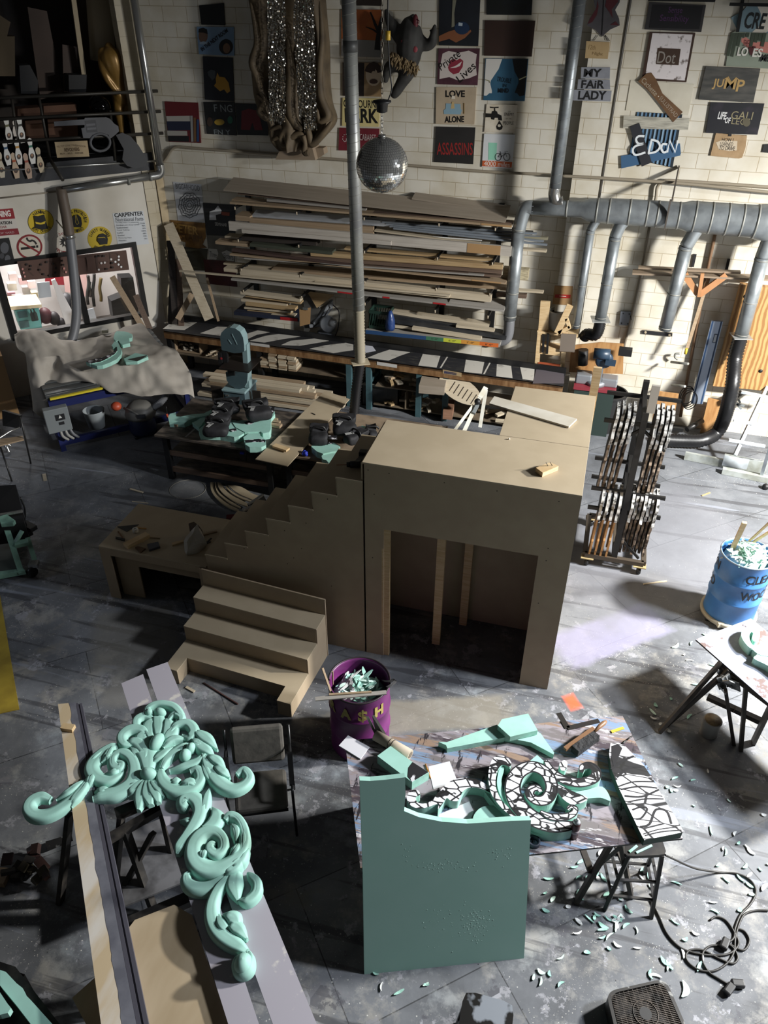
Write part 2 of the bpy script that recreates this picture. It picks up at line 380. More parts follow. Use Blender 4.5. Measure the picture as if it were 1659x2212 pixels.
for x,y in ((-.98,YB-.1),(-1.22,YB-.5),(o0-.03,YF+.06)):
    m=MB();m.lo((x,y-.045,0),(x+.09,y,ZT-.03));m.build('post',PINE,t)
m=MB();m.lo((o0-.02,YF-.001,0.35),(o0-.002,YF+.02,oh-.25));plabel(m.build('edge_strip',PINE,t),'pale pine edge strip')
m=MB();m.lo((XL+.04,YB-.02,0),(XR-.02,YB,ZT-.02));m.build('back_panel',MDF2,t)  # unseen back, added at full height so the doorway interior stays dark
for x,z in ((-1.87,2.47),(-1.66,2.47),(-1.81,2.2),(-1.12,2.46),(-.62,2.46),(-.05,2.45),(-.08,1.75),(-.08,1.9),(-1.83,1.4),(-.09,1.2)): MB().cyl((x,YF-.0015,z),(x,YF+.002,z),.006,n=8).build('screw_hole',SCREW,t)
t=thing('rear_platform','second raw MDF platform butted behind the tall one with a pine upright','platform',(-.3,7.6,0))
m=MB();m.lo((-.745,YB+.005,ZT-.02),(XR,8.14,ZT));m.build('deck',MDF,t,bevel=.002)
m=MB();m.lo((-.745,YB+.005,0),(-.727,8.14,ZT-.02));m.build('side_panel',MDF2,t)
m=MB();m.lo((XR-.018,YB+.005,0),(XR,8.14,ZT-.02));m.build('side_panel',MDF2,t)
m=MB();m.lo((-.727,8.12,0),(XR-.018,8.14,ZT-.02));m.build('back_panel',MDF2,t)
m=MB();m.lo((.07,8.145,0),(.16,8.185,2.88));plabel(m.build('upright',PINE,t),'pale pine upright rising above the deck')

t=thing('staircase','straight flight of raw MDF steps climbing from the bench to the platform','stairs',(-3.0,6.5,0))
pts=[(XL,YF,0),(XL,YF,ZT-.021)]
N_ST=8
for i in range(N_ST):
    z=ZT-RIS*(i+1);x0=XL-RUN*i;x1=x0-RUN
    pts[-1:]=pts[-1:]
    if i == 0: pts[-1]=(x0,YF,z-.018)
    else: pts.append((x0,YF,z-.018))
    pts.append((x1+(.0 if i < N_ST-1 else .14),YF,z-.018))
pts.append((pts[-1][0],YF,0))
m=MB();m.prism(pts,(0,.018,0));m.build('stringer_panel',MDF2,t)
m=MB();m.prism([(p[0],YB-.018,p[2]) for p in pts],(0,.018,0));m.build('stringer_panel',MDF2,t)
for i in range(N_ST-1):
    z=ZT-RIS*(i+1);x0=XL-RUN*i;x1=x0-RUN
    m=MB();m.lo((x1-.012,YF-.006,z-.018),(x0-.001,YB,z));m.build('tread',MDF,t,bevel=.0015)
    m=MB();m.lo((x0-.018,YF+.019,z),(x0-.001,YB-.019,z+RIS-.019));m.build('riser',MDF2,t)
XB=XL-RUN*7
m=MB();m.lo((XB-.018,YF+.019,.805),(XB-.001,YB-.019,ZT-RIS*7-.019));m.build('riser',MDF2,t)
m=MB();m.lo((XB,YF+.005,.82),(XB+.12,YF+.017,.97));m.build('end_block',EDGE,t)
for x,z in ((-2.3,2.05),(-2.55,1.7),(-2.62,1.35),(-2.72,1.2),(-2.8,1.1),(-2.8,1.55),(-3.05,1.3),(-3.3,1.2),(-2.3,.9),(-3.0,1.45)): MB().cyl((x,YF-.0015,z),(x,YF+.002,z),.006,n=8).build('screw_hole',SCREW,t)

t=thing('landing_bench','low raw MDF landing box at the foot of the stairs, littered with tools','bench',(-4.6,6.5,0))
BX0=-5.23;BY0=6.13;BYB=7.05;BX1=XB-.02
m=MB();m.lo((BX0,BY0,.78),(BX1-.02,BYB,.80));m.build('top',MDF,t,bevel=.002)
XI=py(240,1220,BY0).x
m=MB();m.prism([(BX0,BY0,0),(BX0,BY0,.78),(BX1,BY0,.78),(BX1,BY0,.685),(XI+.02,BY0,.685),(XI+.02,BY0,0)],(0,.018,0));m.build('front_frame',MDF2,t)
m=MB();m.prism([(XI,BY0+.1,0),(XI,BY0+.1,.78),(BX1,BY0+.1,.78),(BX1,BY0+.1,.5),(XI+.3,BY0+.1,.5),(XI+.3,BY0+.1,0)],(0,.018,0));m.build('inner_frame',MDF2,t)
m=MB();m.lo((BX0,BY0+.019,0),(BX0+.018,BYB,.78));m.build('side_panel',MDF2,t)
m=MB();m.lo((BX0+.02,BYB-.018,0),(BX1,BYB,.78));m.build('back_panel',MDF2,t)

t=thing('step_unit','three step raw MDF unit with notched bottom step and tall back board','steps',(-2.322,5.921,0))
A4=math.radians(176.0)
Ms=Matrix.Translation((-2.322,5.921,0)) @ Matrix.Rotation(A4,4,'Z')       # x to the left, y towards the viewer
def sm(): q=MB();q.M=Ms;return q
SW=1.51
m=sm();m.prism([(0,0,0),(0,0,.627-.018),(0,.235,.627-.018),(0,.235,.418-.018),(0,.495,.418-.018),(0,.495,.209-.018),(0,.945,.209-.018),(0,.945,0)],(.018,0,0));m.build('side_panel',MDF2,t)
m=sm();m.prism([(SW,0,0),(SW,0,.609),(SW,.235,.609),(SW,.235,.4),(SW,.495,.4),(SW,.495,.191),(SW,.945,.191),(SW,.945,0)],(-.018,0,0));m.build('side_panel',MDF2,t)
m=sm();m.lo((-.005,-.018,0),(SW+.005,0,.846));m.build('back_board',MDF2,t)
for k,(y0,y1,z) in enumerate(((0,.24,.627),(.24,.50,.418))):
    m=sm();m.lo((0,y0,z-.018),(SW,y1,z));m.build('tread',MDF,t,bevel=.002)
    m=sm();m.lo((.018,y1-.02,z-.209),(SW-.018,y1-.002,z-.018));m.build('riser',MDF2,t)
m=sm();m.prism([(0,.5,.191),(SW,.5,.191),(SW,.95,.191),(SW-.16,.95,.191),(SW-.16,.745,.191),(.155,.745,.191),(.155,.95,.191),(0,.95,.191)],(0,0,.018));m.build('tread',MDF,t)
m=sm();m.lo((.15,.722,0),(SW-.155,.742,.191));m.build('riser',MDF2,t)
for x0,x1 in ((.018,.155),(SW-.16,SW-.018)):
    m=sm();m.lo((x0,.93,0),(x1,.947,.191));m.build('foot_panel',MDF2,t)
for x in (.155,SW-.178):
    m=sm();m.lo((x-.018,.745,0),(x,.93,.191)) if x < .5 else m.lo((x+.018,.745,0),(x+.036,.93,.191));m.build('foot_side',MDF2,t)
# ================================================================== PAINTED SIGNS AND POSTERS
k1=K(0,0,.25316);k2=K(400,0,.2592);k3=K(700,0,.28933);k4=K(1180,0,.28874)
k5=K(0,370,.27125);k6=K(340,370,.27125);k7=K(760,370,.27125);k8=K(1150,400,.30681)
kp=lambda x,y: (x,y)
NB=V((0,-1,0))
def wallB(x,y,o): return py(x,y,YW-o)
def wallL(x,y,o): return pl(x,y,o)
def wallP(x,y,o): return py(x,y,YW-.2-o)
_pm={}
def pm(h,r=.55):                          # plain paint, one per colour
    if (h,r) not in _pm: _pm[(h,r)]=mat('paint_'+h.strip('#')+('' if r == .55 else '_%d' % (r*100)),h,r)
    return _pm[(h,r)]
def fit_text(parent,txt,A,B,h,N,m,name='lettering',th=.002,bold=0.0,flip=False):
    """lettering between world points A and B (middle line), capital height h, on a surface of normal N"""
    ob=text(parent,txt,V((0,0,0))+rootloc(parent),(1,0,0),(0,1,0),1.0,m,name,'LEFT',0.0,bold=bold)
    me=ob.data;xs=[v.co.x for v in me.vertices];ys=[v.co.y for v in me.vertices]
    if not xs: return ob
    x0,x1,y0,y1=min(xs),max(xs),min(ys),max(ys)
    A=V(A);B=V(B);N=V(N).normalized();ux=(B-A);ux -= N*ux.dot(N);L=ux.length;ux.normalize();uy=N.cross(ux);ro=rootloc(parent)
    for v in me.vertices:
        a=(v.co.x-x0)/(x1-x0);b=(v.co.y-(y0+y1)/2)/(y1-y0);v.co=A-ro+ux*(a*L)+uy*(b*h)
    return ob
class Sign:
    def __init__(s,k,name,label,quad,m,wall=wallB,th=.02,cat='sign',N=None,group=None,back=.003,bname='board',mside=None):
        s.k=k;s.wall=wall;s.th=th;s.N=N or (WN if wall is wallL else NB)
        P=[wall(*k(*q),th) for q in quad];c=sum(P,V((0,0,0)))/len(P)
        s.t=thing(name,label,cat,V((c.x,c.y,min(p.z for p in P))),group)
        mb=MB();mb.prism([p-s.N*(th-back) for p in P],s.N*(th-back),mi=0,mis=1 if mside else 0);mb.build(bname,[m,mside] if mside else m,s.t)
        s.l=1
    def P(s,x,y,l=None): return s.wall(*s.k(x,y),s.th+.0012*(s.l if l is None else l))
    def shape(s,name,poly,h,label=None,lift=None):
        m=pm(h) if isinstance(h,str) else h
        mb=MB();P=[s.P(*q) for q in poly];t=.001 if lift is None else lift;mb.prism(P,s.N*t);o=mb.build(name,m,s.t)
        if label: o['label']=label
        s.l += 1;return o
    def oval(s,name,cx,cy,rx,ry,h,rot=0,n=18,**k):
        a=[(cx+rx*math.cos(t)*math.cos(rot)-ry*math.sin(t)*math.sin(rot),cy+rx*math.cos(t)*math.sin(rot)+ry*math.sin(t)*math.cos(rot)) for t in [2*PI*i/n for i in range(n)]]
        return s.shape(name,a,h,**k)
    def line(s,name,pts,w,h,closed=False):   # painted brush line, w in metres
        m=pm(h) if isinstance(h,str) else h;P=[s.P(*q) for q in pts];mb=MB()
        n=len(P);vs=[]
        for i in range(n):
            t=(P[(i+1) % n]-P[i-1]) if closed else P[min(i+1,n-1)]-P[max(i-1,0)]
            sd=s.N.cross(t.normalized());ww=w[i] if isinstance(w,(list,tuple)) else w;vs += [P[i]+sd*ww/2,P[i]-sd*ww/2]
        fs=[(2*i,2*i+1,(2*i+3) % (2*n),(2*i+2) % (2*n)) for i in range(n if closed else n-1)]
        mb.add(vs,fs);o=mb.build(name,m,s.t);s.l += 1;return o
    def txt(s,tx,A,B,h,col,name='lettering',bold=0.0):
        a=s.P(*A);b=s.P(*B);mx,my=(A[0]+B[0])/2,(A[1]+B[1])/2
        hh=(s.P(mx,my-h/2)-s.P(mx,my+h/2)).length
        o=fit_text(s.t,tx,a,b,hh,s.N,pm(col) if isinstance(col,str) else col,name,bold=bold);s.l += 1;return o

WASHED=lambda n,a,b,sc=3: mat(n,a,.6,col2=b,scale=sc,detail=6)
# ---- left column
Sign(k2,'painted_sign','small plain black sign at the top of the left column of signs',[(115,45),(320,25),(332,210),(133,205)],pm('#0f1011'))
s=Sign(k2,'painted_sign','pale blue sign with two painted heads and slanting black title',[(95,222),(405,225),(408,465),(115,452)],WASHED('dusty_blue','#6f8aa6','#7d96ae'))
s.oval('painted_head',150,300,38,58,'#6e5443');s.shape('painted_hair',[(110,270),(115,240),(150,230),(182,245),(188,285),(150,272)],'#17130f');s.shape('painted_coat',[(118,352),(150,345),(190,350),(192,372),(120,368)],'#8fa0b0')
s.oval('painted_hair',340,390,58,64,'#140f0c');s.oval('painted_head',345,402,30,42,'#7c5c42');s.txt('IN THE NEXT ROOM',(135,415),(350,250),34,'#15171c',bold=.03)
s=Sign(k2,'painted_sign','dark sign with a painted yellow animal shape and grey blur',[(145,470),(395,482),(408,845),(163,830)],WASHED('night_black','#17181d','#202128'))
s.shape('painted_blur',[(185,600),(215,580),(250,590),(250,650),(225,670),(195,630)],'#4a5155')
s.shape('painted_animal',[(268,605),(285,640),(330,645),(362,690),(375,760),(350,778),(325,745),(290,760),(240,715),(258,690),(255,655)],'#b98a25')
s=Sign(k2,'painted_sign','charcoal sign with pale letters above and below three small ovals',[(150,850),(408,850),(428,1130),(180,1115)],WASHED('panelled_black','#232525','#1b1c1c',5))
s.txt('F NG',(240,900),(392,905),60,'#8d9394');s.txt('EN Y',(240,1100),(375,1103),40,'#7d8486');s.oval('painted_oval',285,1018,42,26,'#a3862c');s.oval('painted_oval',375,1000,22,32,'#23604a');s.oval('painted_oval',205,1015,24,40,'#3a2c22')
s=Sign(k2,'painted_sign','black sign with a dark red painted jacket beside the draped figure',[(415,862),(690,870),(690,1130),(435,1125)],pm('#131413'))
s.shape('painted_jacket',[(470,925),(530,905),(590,920),(625,990),(645,1085),(580,1085),(560,1020),(540,1085),(465,1080)],'#6a1318')
s=Sign(kp,'painted_sign','striped red white and navy painted sign above the curved conduit',[(355,219),(427,222),(434,309),(364,306)],pm('#5c1519'))
s.shape('painted_stripe',[(359,251),(412,250),(413,262),(361,264)],'#a7a39b');s.shape('painted_stripe',[(360,262),(412,262),(414,281),(363,282)],'#1d2136');s.shape('painted_stripe',[(361,282),(404,283),(405,293),(362,293)],'#a39f97');s.shape('painted_stripe',[(363,293),(408,294),(408,306),(364,305)],'#141416')
for i,c in enumerate(('#8c8c8a','#6b4c2e','#25406a')): s.shape('painted_post',[(411+i*7,250+i*4),(416+i*7,250+i*4),(418+i*6,306),(413+i*6,306)],c)
# ---- behind the pipe
Sign(kp,'painted_sign','dark brown sign at the top edge right of the spiral pipe',[(738,-22),(827,-18),(826,13),(740,11)],pm('#2c221c'))
s=Sign(kp,'painted_sign','orange sunset sign with a bare black tree',[(738,20),(827,21),(824,124),(737,121)],WASHED('sunset_orange','#a4572b','#b5672f'))
s.shape('painted_ground',[(738,84),(825,88),(824,124),(737,121)],'#8e8b86')
s.line('painted_tree',[(815,108),(816,86),(819,66),(822,50),(825,36)],[.09,.07,.06,.05,.03],'#16100d');s.line('painted_tree',[(818,68),(810,52),(806,40),(800,26)],[.05,.04,.03,.02],'#16100d');s.line('painted_tree',[(817,72),(806,64),(790,58)],[.03,.02,.01],'#16100d')
s=Sign(kp,'painted_sign','tan sign with a brown ink striped cat head',[(740,135),(824,136),(823,209),(740,207)],WASHED('kraft_tan','#a58a68','#97794f'))
s.shape('painted_panel',[(740,135),(787,136),(786,208),(740,207)],'#2a211d');s.oval('painted_head',807,162,17,24,'#cbb79c')
for i in range(4): s.line('painted_stripe',[(807+(20-4*i)*math.cos(t)*.9,160+(24-5*i)*math.sin(t)) for t in [-2.9+.45*q for q in range(7 if i < 3 else 5)]],.03,'#3b2a20')
s.oval('painted_mouth',807,176,9,5,'#4a3428')
s=Sign(kp,'painted_sign','cream CLYBOURNE PARK sign partly behind the spiral pipe',[(740,211),(823,213),(818,274),(739,272)],WASHED('cream_yellow','#d3c48a','#c8b87c'))
s.txt('CLYBOURNE',(742,223),(819,226),17,'#15130f',bold=.015);s.txt('PARK',(745,249),(817,251),31,'#15130f',bold=.03)
s=Sign(kp,'painted_sign','dark red sign with a white dotted spiral behind the mirror ball',[(733,276),(819,278),(818,326),(731,325)],WASHED('wine_red','#701f2a','#5e1822'))
for i in range(13):
    t=i*.62;r_=4+1.1*i;s.oval('painted_dot',746+r_*math.cos(t)*.6,300+r_*math.sin(t)*.8,1.1,1.1,'#d0c6c2',n=6)
s.txt('CABARET',(777,296),(812,298),14,'#b9a7a3')
# ---- middle columns
s=Sign(k3,'painted_sign','dark sign of a hand holding a blue glass ball',[(860,-60),(1168,-50),(1150,345),(856,338)],WASHED('blue_black','#14171d','#20242c',2))
s.shape('painted_hand',[(857,270),(930,235),(985,220),(1000,245),(1050,250),(1095,222),(1100,235),(1050,285),(985,318),(935,290),(858,312)],'#8a5638');s.oval('painted_ball',1030,210,56,48,'#1f3350');s.shape('painted_glint',[(1005,168),(1035,172),(1032,195),(1003,192)],'#b9c4cb');s.shape('painted_birch',[(960,0),(988,0),(972,100),(975,195),(952,205),(955,100)],'#83816f')
s=Sign(k3,'painted_sign','Private Lives sign with red lips',[(855,362),(1162,362),(1145,636),(845,630)],WASHED('maroon_fringe','#43222c','#5a3440',4))
s.shape('painted_centre',[(885,400),(930,380),(1000,395),(1080,378),(1140,405),(1132,470),(1140,560),(1080,585),(1000,600),(935,575),(862,590),(865,500)],'#cfc4bd')
s.shape('painted_lips',[(925,505),(945,450),(975,440),(990,452),(1015,435),(1040,455),(1035,500),(1005,545),(965,555),(935,530)],'#8e2f3f');s.shape('painted_teeth',[(940,508),(985,490),(1030,458),(1015,492),(985,505)],'#dccfca')
s.txt('Private',(862,505),(1010,392),60,'#17110f');s.txt('Lives',(1000,598),(1122,480),60,'#17110f')
s=Sign(k3,'painted_sign','beige LOVE ALONE sign with a pale blue sofa',[(838,650),(1138,652),(1122,930),(833,924)],WASHED('beige_paint','#b7a68e','#a9987f'))
s.txt('LOVE',(905,700),(1052,700),52,'#15120f',bold=.04);s.txt('ALONE',(900,892),(1046,890),48,'#15120f',bold=.04)
s.shape('painted_sofa',[(910,772),(1018,776),(1020,815),(1030,820),(1020,855),(895,852),(893,822),(908,812)],'#86a5b4');s.shape('painted_figure',[(955,760),(970,760),(975,810),(945,812)],'#c1a878');s.shape('painted_lamp',[(955,715),(975,715),(980,738),(950,738)],'#dcd3c2');s.line('painted_stick',[(1045,770),(1045,850)],.012,'#8a6c38')
s=Sign(k3,'painted_sign','black ASSASSINS sign lettered in dark red',[(835,945),(1129,953),(1112,1226),(822,1210)],WASHED('soot_black','#1d1b1a','#262322'))
s.txt('ASSASSINS',(842,1110),(1110,1112),92,'#8c2422',bold=.01)
Sign(k3,'painted_sign','black sign in the top row left of the tall duct',[(1212,-30),(1556,-20),(1548,113),(1212,110)],WASHED('pond_black','#10120f','#151a22'))
Sign(k3,'painted_sign','plain dark brown sign with one nail',[(1200,152),(1577,156),(1550,423),(1194,416)],WASHED('cocoa_brown','#352119','#2f1d16'))
s=Sign(k3,'painted_sign','blue TROUBLE IN MIND sign with white and black curtains',[(1205,436),(1525,441),(1497,756),(1189,748)],WASHED('teal_blue','#2b5670','#336079'))
kk=K(1030,110,.07836);s.k=kk
s.shape('painted_curtain',[(255,215),(700,220),(600,500),(385,820),(370,900),(415,1100),(412,1165),(345,1165),(265,1235),(195,1230)],'#d4d1ca','white painted curtain');s.shape('painted_curtain',[(985,225),(1400,235),(1315,1225),(1180,1250),(1110,1165),(1045,1150),(1150,880),(1150,770),(1040,560)],'#0d0d0f','black painted curtain')
s.txt('TROUBLE',(560,770),(950,830),130,'#0e1720');s.txt('IN',(720,955),(815,955),90,'#0e1720');s.txt('MIND',(585,1090),(880,1095),120,'#0e1720',bold=.03);s.line('painted_tieback',[(1170,790),(1370,700)],.014,'#c4bf96');s.line('painted_tieback',[(360,880),(350,830),(230,790)],.01,'#8b8866')
s=Sign(k3,'painted_sign','cream ENEMY OF THE PEOPLE sign with a black tap',[(1213,778),(1443,785),(1425,990),(1196,985)],WASHED('stained_cream','#d6cdbb','#c0b49e',6))
s.shape('painted_tap',[(1205,845),(1250,848),(1255,830),(1268,828),(1270,805),(1277,805),(1280,828),(1292,832),(1297,850),(1325,862),(1330,900),(1302,898),(1298,880),(1275,880),(1270,895),(1248,890),(1245,875),(1205,875)],'#15120f');s.shape('painted_tap',[(1238,796),(1270,800),(1305,797),(1303,806),(1270,808),(1240,805)],'#15120f')
s.shape('painted_drop',[(1310,900),(1335,945),(1328,965),(1310,972),(1292,965),(1286,945)],'#15120f');s.oval('painted_skull',1308,938,12,10,'#cfc6b4');s.txt('AN',(1375,832),(1392,832),9,'#2a2520');s.txt('ENEMY',(1347,853),(1418,855),24,'#2a2520');s.txt('OF THE',(1358,886),(1398,887),9,'#2a2520');s.txt('PEOPLE',(1340,918),(1415,919),24,'#2a2520')
s=Sign(k3,'painted_sign','white 4000 miles sign with a mint door and bicycle',[(1195,998),(1426,1006),(1400,1260),(1178,1245)],pm('#cdcfd0'))
s.shape('painted_door',[(1228,1065),(1292,1067),(1285,1195),(1226,1193)],'#8fc9b0');s.shape('painted_band',[(1183,1198),(1405,1210),(1400,1252),(1180,1240)],'#b9582f');s.txt('4000 miles',(1195,1220),(1387,1230),36,'#dfd9d0')
for cx in (1300,1365): s.line('painted_wheel',[(cx+23*math.cos(t),1172+27*math.sin(t)) for t in [2*PI*i/20 for i in range(20)]],.008,'#1b1b1d',True)
s.line('painted_bicycle',[(1300,1172),(1325,1172),(1350,1145),(1320,1143),(1300,1172)],.007,'#1b1b1d');s.line('painted_bicycle',[(1325,1172),(1316,1130)],.007,'#1b1b1d');s.line('painted_bicycle',[(1365,1172),(1350,1132),(1372,1130)],.007,'#1b1b1d')
# ---- right part (pilaster and wall beyond)
s=Sign(k4,'corset_cutout','grey corset cutout with dark red flames at the top edge',[(345,-60),(560,-60),(548,20),(515,75),(545,140),(550,190),(480,220),(415,275),(370,225),(303,190),(325,135),(372,75),(355,10)],WASHED('pewter_grey','#4a474a','#3c393c'),wall=wallP,cat='cutout',bname='body')
for f in ([(385,0),(375,60),(330,135),(310,180),(345,165),(380,110),(392,50)],[(450,0),(440,45),(475,95),(498,135),(490,70),(540,10),(520,-20)],[(480,185),(545,190),(520,160)]): s.shape('painted_flame',f,'#4a1a20')
s.line('painted_seam',[(432,-40),(425,100),(415,262)],.012,'#141214')
mb=MB()
for pts in ([(385,265),(360,300),(345,300)],[(440,265),(450,300),(475,305),(440,262)]): mb.tube([wallP(*k4(*q),.014) for q in pts],.004,6)
plabel(mb.build('ribbon',pm('#2c2524'),s.t),'thin dangling ribbons')
s=Sign(k4,'painted_sign','small faded tan sign under the corset cutout',[(300,308),(475,315),(460,440),(290,435)],WASHED('faded_kraft','#b49a70','#a98d62'),wall=wallP)
s.txt('12th',(318,352),(372,356),34,'#8d744c');s.txt('Night',(345,402),(425,408),30,'#8d744c')
s=Sign(k4,'painted_sign','grey three-board MY FAIR LADY sign',[(262,503),(478,505),(475,590),(258,588)],WASHED('weathered_grey','#8b8d94','#7c7e85',6),wall=wallP)
s.l=0;mw=MATS['weathered_grey']
for q in ([(240,592),(476,595),(479,668),(232,665)],[(205,670),(490,678),(481,758),(200,750)]):
    mb=MB();mb.prism([wallP(*k4(*a),.003) for a in q],NB*.019);mb.build('board',mw,s.t)
s.l=2
s.txt('MY',(282,545),(415,545),60,'#131315',bold=.03);s.txt('FAiR',(262,630),(437,632),62,'#131315',bold=.03);s.txt('LADY',(240,712),(450,714),66,'#131315',bold=.03)
s=Sign(k4,'painted_sign','black glazed sign with small purple script title',[(770,14),(1195,40),(1160,240),(735,220)],pm('#2f2d2e'),th=.025)
s.shape('painted_panel',[(795,34),(1172,46),(1145,218),(768,208)],'#0d0b10');s.txt('Sense',(915,72),(1020,76),44,'#4c2a56');s.txt('and',(960,104),(990,105),14,'#4c2a56');s.txt('Sensibility',(850,140),(1065,148),62,'#4c2a56')
Sign(k4,'painted_sign','black and white sign cut by the top edge of the photo',[(762,-60),(1280,-50),(1262,16),(762,8)],pm('#121213'))
s=Sign(k4,'framed_sign','brown framed floral sign lettered Dot',[(775,240),(1116,246),(1048,616),(712,600)],pm('#3a251b'),th=.03,bname='frame')
s.shape('floral_panel',[(795,248),(1095,258),(1036,603),(738,582)],mat('floral_print','#d9d2d2',.7,col2='#6e625c',scale=11,lo=.56,hi=.66,detail=5))
s.shape('name_panel',[(832,358),(1006,366),(990,488),(820,480)],'#3d2a1d');s.txt('Dot',(835,428),(968,432),88,'#8d8780')
Sign(k4,'blank_sheet','blank off white panel behind the slanting brown sign',[(632,600),(1105,632),(1062,862),(594,826)],WASHED('chalk_white','#cfc9b8','#c2bba9'),th=.012,cat='panel')
s=Sign(kp,'stripe_sign','blue EDEN sign of crossed painted planks',[(1376,242),(1474,247),(1453,362),(1358,341)],pm('#1b242c'),th=.014)
for i in range(11): s.shape('painted_stripe',[(1377+i*8.7,242+i*.5),(1381+i*8.7,242.2+i*.5),(1363+i*8.4,342+i*1.8),(1359+i*8.4,341+i*1.8)],'#7d9bb4' if i % 2 else '#4f7190')
for nm,q,mm,z0,z1 in (('blue_plank',[(1341,337),(1468,316),(1470,336),(1342,364)],'#37597a',.016,.032),('blue_block',[(1431,313),(1469,310),(1471,333),(1437,340)],'#3a5d7c',.016,.03),('pale_plank',[(1347,250),(1490,256),(1486,281),(1346,277)],None,.016,.036),('black_plank',[(1360,274),(1381,266),(1408,351),(1386,360)],'#23242a',.036,.052)):
    mb=MB();mb.prism([wallB(*a,z1)-NB*(z1-z0) for a in q],NB*(z1-z0));plabel(mb.build('plank',pm(mm) if mm else mat('grey_washed_plank','#b8b4a6',.7,col2='#8e8b80',scale=4,stretch=(1,1,9)),s.t),nm.replace('_',' '))
s.th=.054;s.l=1;k4b=k4;s.k=k4b
for nm,pts in (('E',[(735,1020),(690,1020),(672,1045),(690,1075),(730,1075),(665,1095),(648,1130),(670,1160),(742,1140)]),('D',[(790,1040),(765,1150)]),('D',[(785,1045),(835,1060),(850,1100),(820,1135),(762,1148)]),('E',[(905,1080),(870,1080),(862,1115),(880,1140),(910,1128)]),('N',[(905,1140),(925,1050),(965,1140),(985,1050)])):
    s.line('lettering',crom(pts,4) if nm != 'N' else pts,.028,'#d5dadd')
s=Sign(kp,'bow_tie_sign','slanting brown bow tie shaped sign with pale script',[(1378,176),(1396,159),(1407,157),(1417,171),(1431,202),(1475,242),(1454,264),(1427,228),(1401,196)],WASHED('bronze_brown','#6a4c2f','#5d4128',5),th=.045,back=.036)
s.txt('Cachette',(1388,171),(1419,204),11,'#a79b87');s.oval('nail_head',1422.3,208.3,1.2,1.4,'#d8d0c0',n=8);s.txt('SULLISTRAD',(1426,210),(1462,251),9,'#a08f7c')
s=Sign(K(1540,0,.07234),'painted_sign','grey blue CRE sign behind the black bars at the right edge',[(545,525),(900,320),(1010,180),(1800,150),(1800,1000),(780,985),(680,800)],WASHED('grey_blue','#78909a','#6b828c'),th=.018)
s.shape('painted_patch',[(1330,190),(1750,190),(1700,900),(1560,985),(1170,965),(1280,860),(1480,700),(1430,400)],'#d9d2c6');s.txt('CRE',(955,600),(1580,640),480,'#151a1c',bold=.03)
s=Sign(K(1540,0,.07234),'painted_sign','green and pink SHE LOVES ME sign at the right edge',[(535,985),(650,945),(1850,1000),(1850,2060),(380,1975)],WASHED('sage_green','#8b9485','#7f897a'),th=.022)
s.shape('painted_blush',[(850,1150),(990,1110),(1080,1180),(1300,1250),(1700,1250),(1700,1600),(1480,1560),(1200,1500),(1000,1400),(850,1250)],'#c77f74')
for i,(x,y1) in enumerate(((560,1680),(680,1700),(790,1390),(880,1130),(1010,1120),(1180,1400),(1290,1280),(1400,1230),(1520,1400))): s.shape('painted_stripe',[(x-20,985),(x+85,985),(x+85-(y1-985)*.22,y1),(x-10-(y1-985)*.22,y1-20)],'#3a4436')
s.txt('SHE',(925,1280),(1075,1300),190,'#5a1f24');s.txt('LO',(740,1540),(1050,1545),260,'#dcd9d0',bold=.03);s.shape('painted_heart',[(1130,1670),(1065,1500),(1085,1400),(1150,1395),(1180,1430),(1220,1385),(1280,1390),(1270,1500)],'#4b1218');s.txt('ES',(1195,1570),(1480,1580),250,'#dcd9d0',bold=.03);s.txt('ME',(1430,1730),(1760,1740),210,'#17161a',bold=.02)
s=Sign(k4,'painted_sign','charcoal JUMP sign with gold bridge lettering',[(1195,495),(1602,515),(1549,768),(1138,745)],mat('brushed_charcoal','#3b3b39',.6,col2='#55534e',scale=3,stretch=(1,1,5)),th=.035)
s.txt('JU',(1245,628),(1325,632),78,'#b3935c',bold=.02);s.txt('M',(1335,622),(1420,628),80,'#b3935c',bold=.02);s.txt('P',(1425,640),(1482,642),88,'#b3935c',bold=.02);s.line('painted_cable',[(1335,590),(1362,575),(1385,615),(1420,580),(1445,600)],.01,'#b3935c')
s=Sign(k4,'painted_sign','night sky LIFE OF GALILEO sign with gold lettering',[(1230,765),(1632,776),(1580,1008),(1192,995)],mat('night_sky_paint','#14151d',.55,col2='#3a3140',scale=4,lo=.5,hi=.8),th=.03)
s.txt('LIFE',(1287,862),(1348,868),54,'#d8d8d8',bold=.03);s.txt('OF',(1338,898),(1378,902),44,'#d8d8d8',bold=.02);s.txt('GALI',(1385,860),(1545,868),58,'#8d8466');s.txt('LEO',(1388,905),(1500,912),46,'#8d8466');s.oval('painted_globe',1497,915,30,32,'#57513f')
s=Sign(k4,'painted_sign','kraft paper HOW I LEARNED TO DRIVE sign',[(1270,995),(1400,1008),(1502,1015),(1490,1110),(1465,1180),(1440,1186),(1330,1175),(1228,1165)],mat('creased_kraft','#a58a68',.8,col2='#957a58',scale=6,bump=.5),th=.03)
s.shape('paper_patch',[(1270,1065),(1310,1050),(1430,1055),(1425,1125),(1365,1130),(1290,1115)],'#c4b59e');s.txt('HOW I',(1315,1045),(1400,1048),26,'#1d1814');s.txt('LEARNED',(1302,1076),(1398,1080),26,'#1d1814');s.txt('TO DRIVE',(1295,1106),(1412,1112),30,'#1d1814');s.shape('tape',[(1365,995),(1388,996),(1385,1020),(1362,1019)],'#1b1b1e')
s=Sign(k4,'painted_sign','black sign sliver beside the kraft paper sign at the right edge',[(1628,1080),(1700,1075),(1690,1145),(1614,1140)],pm('#141517'))
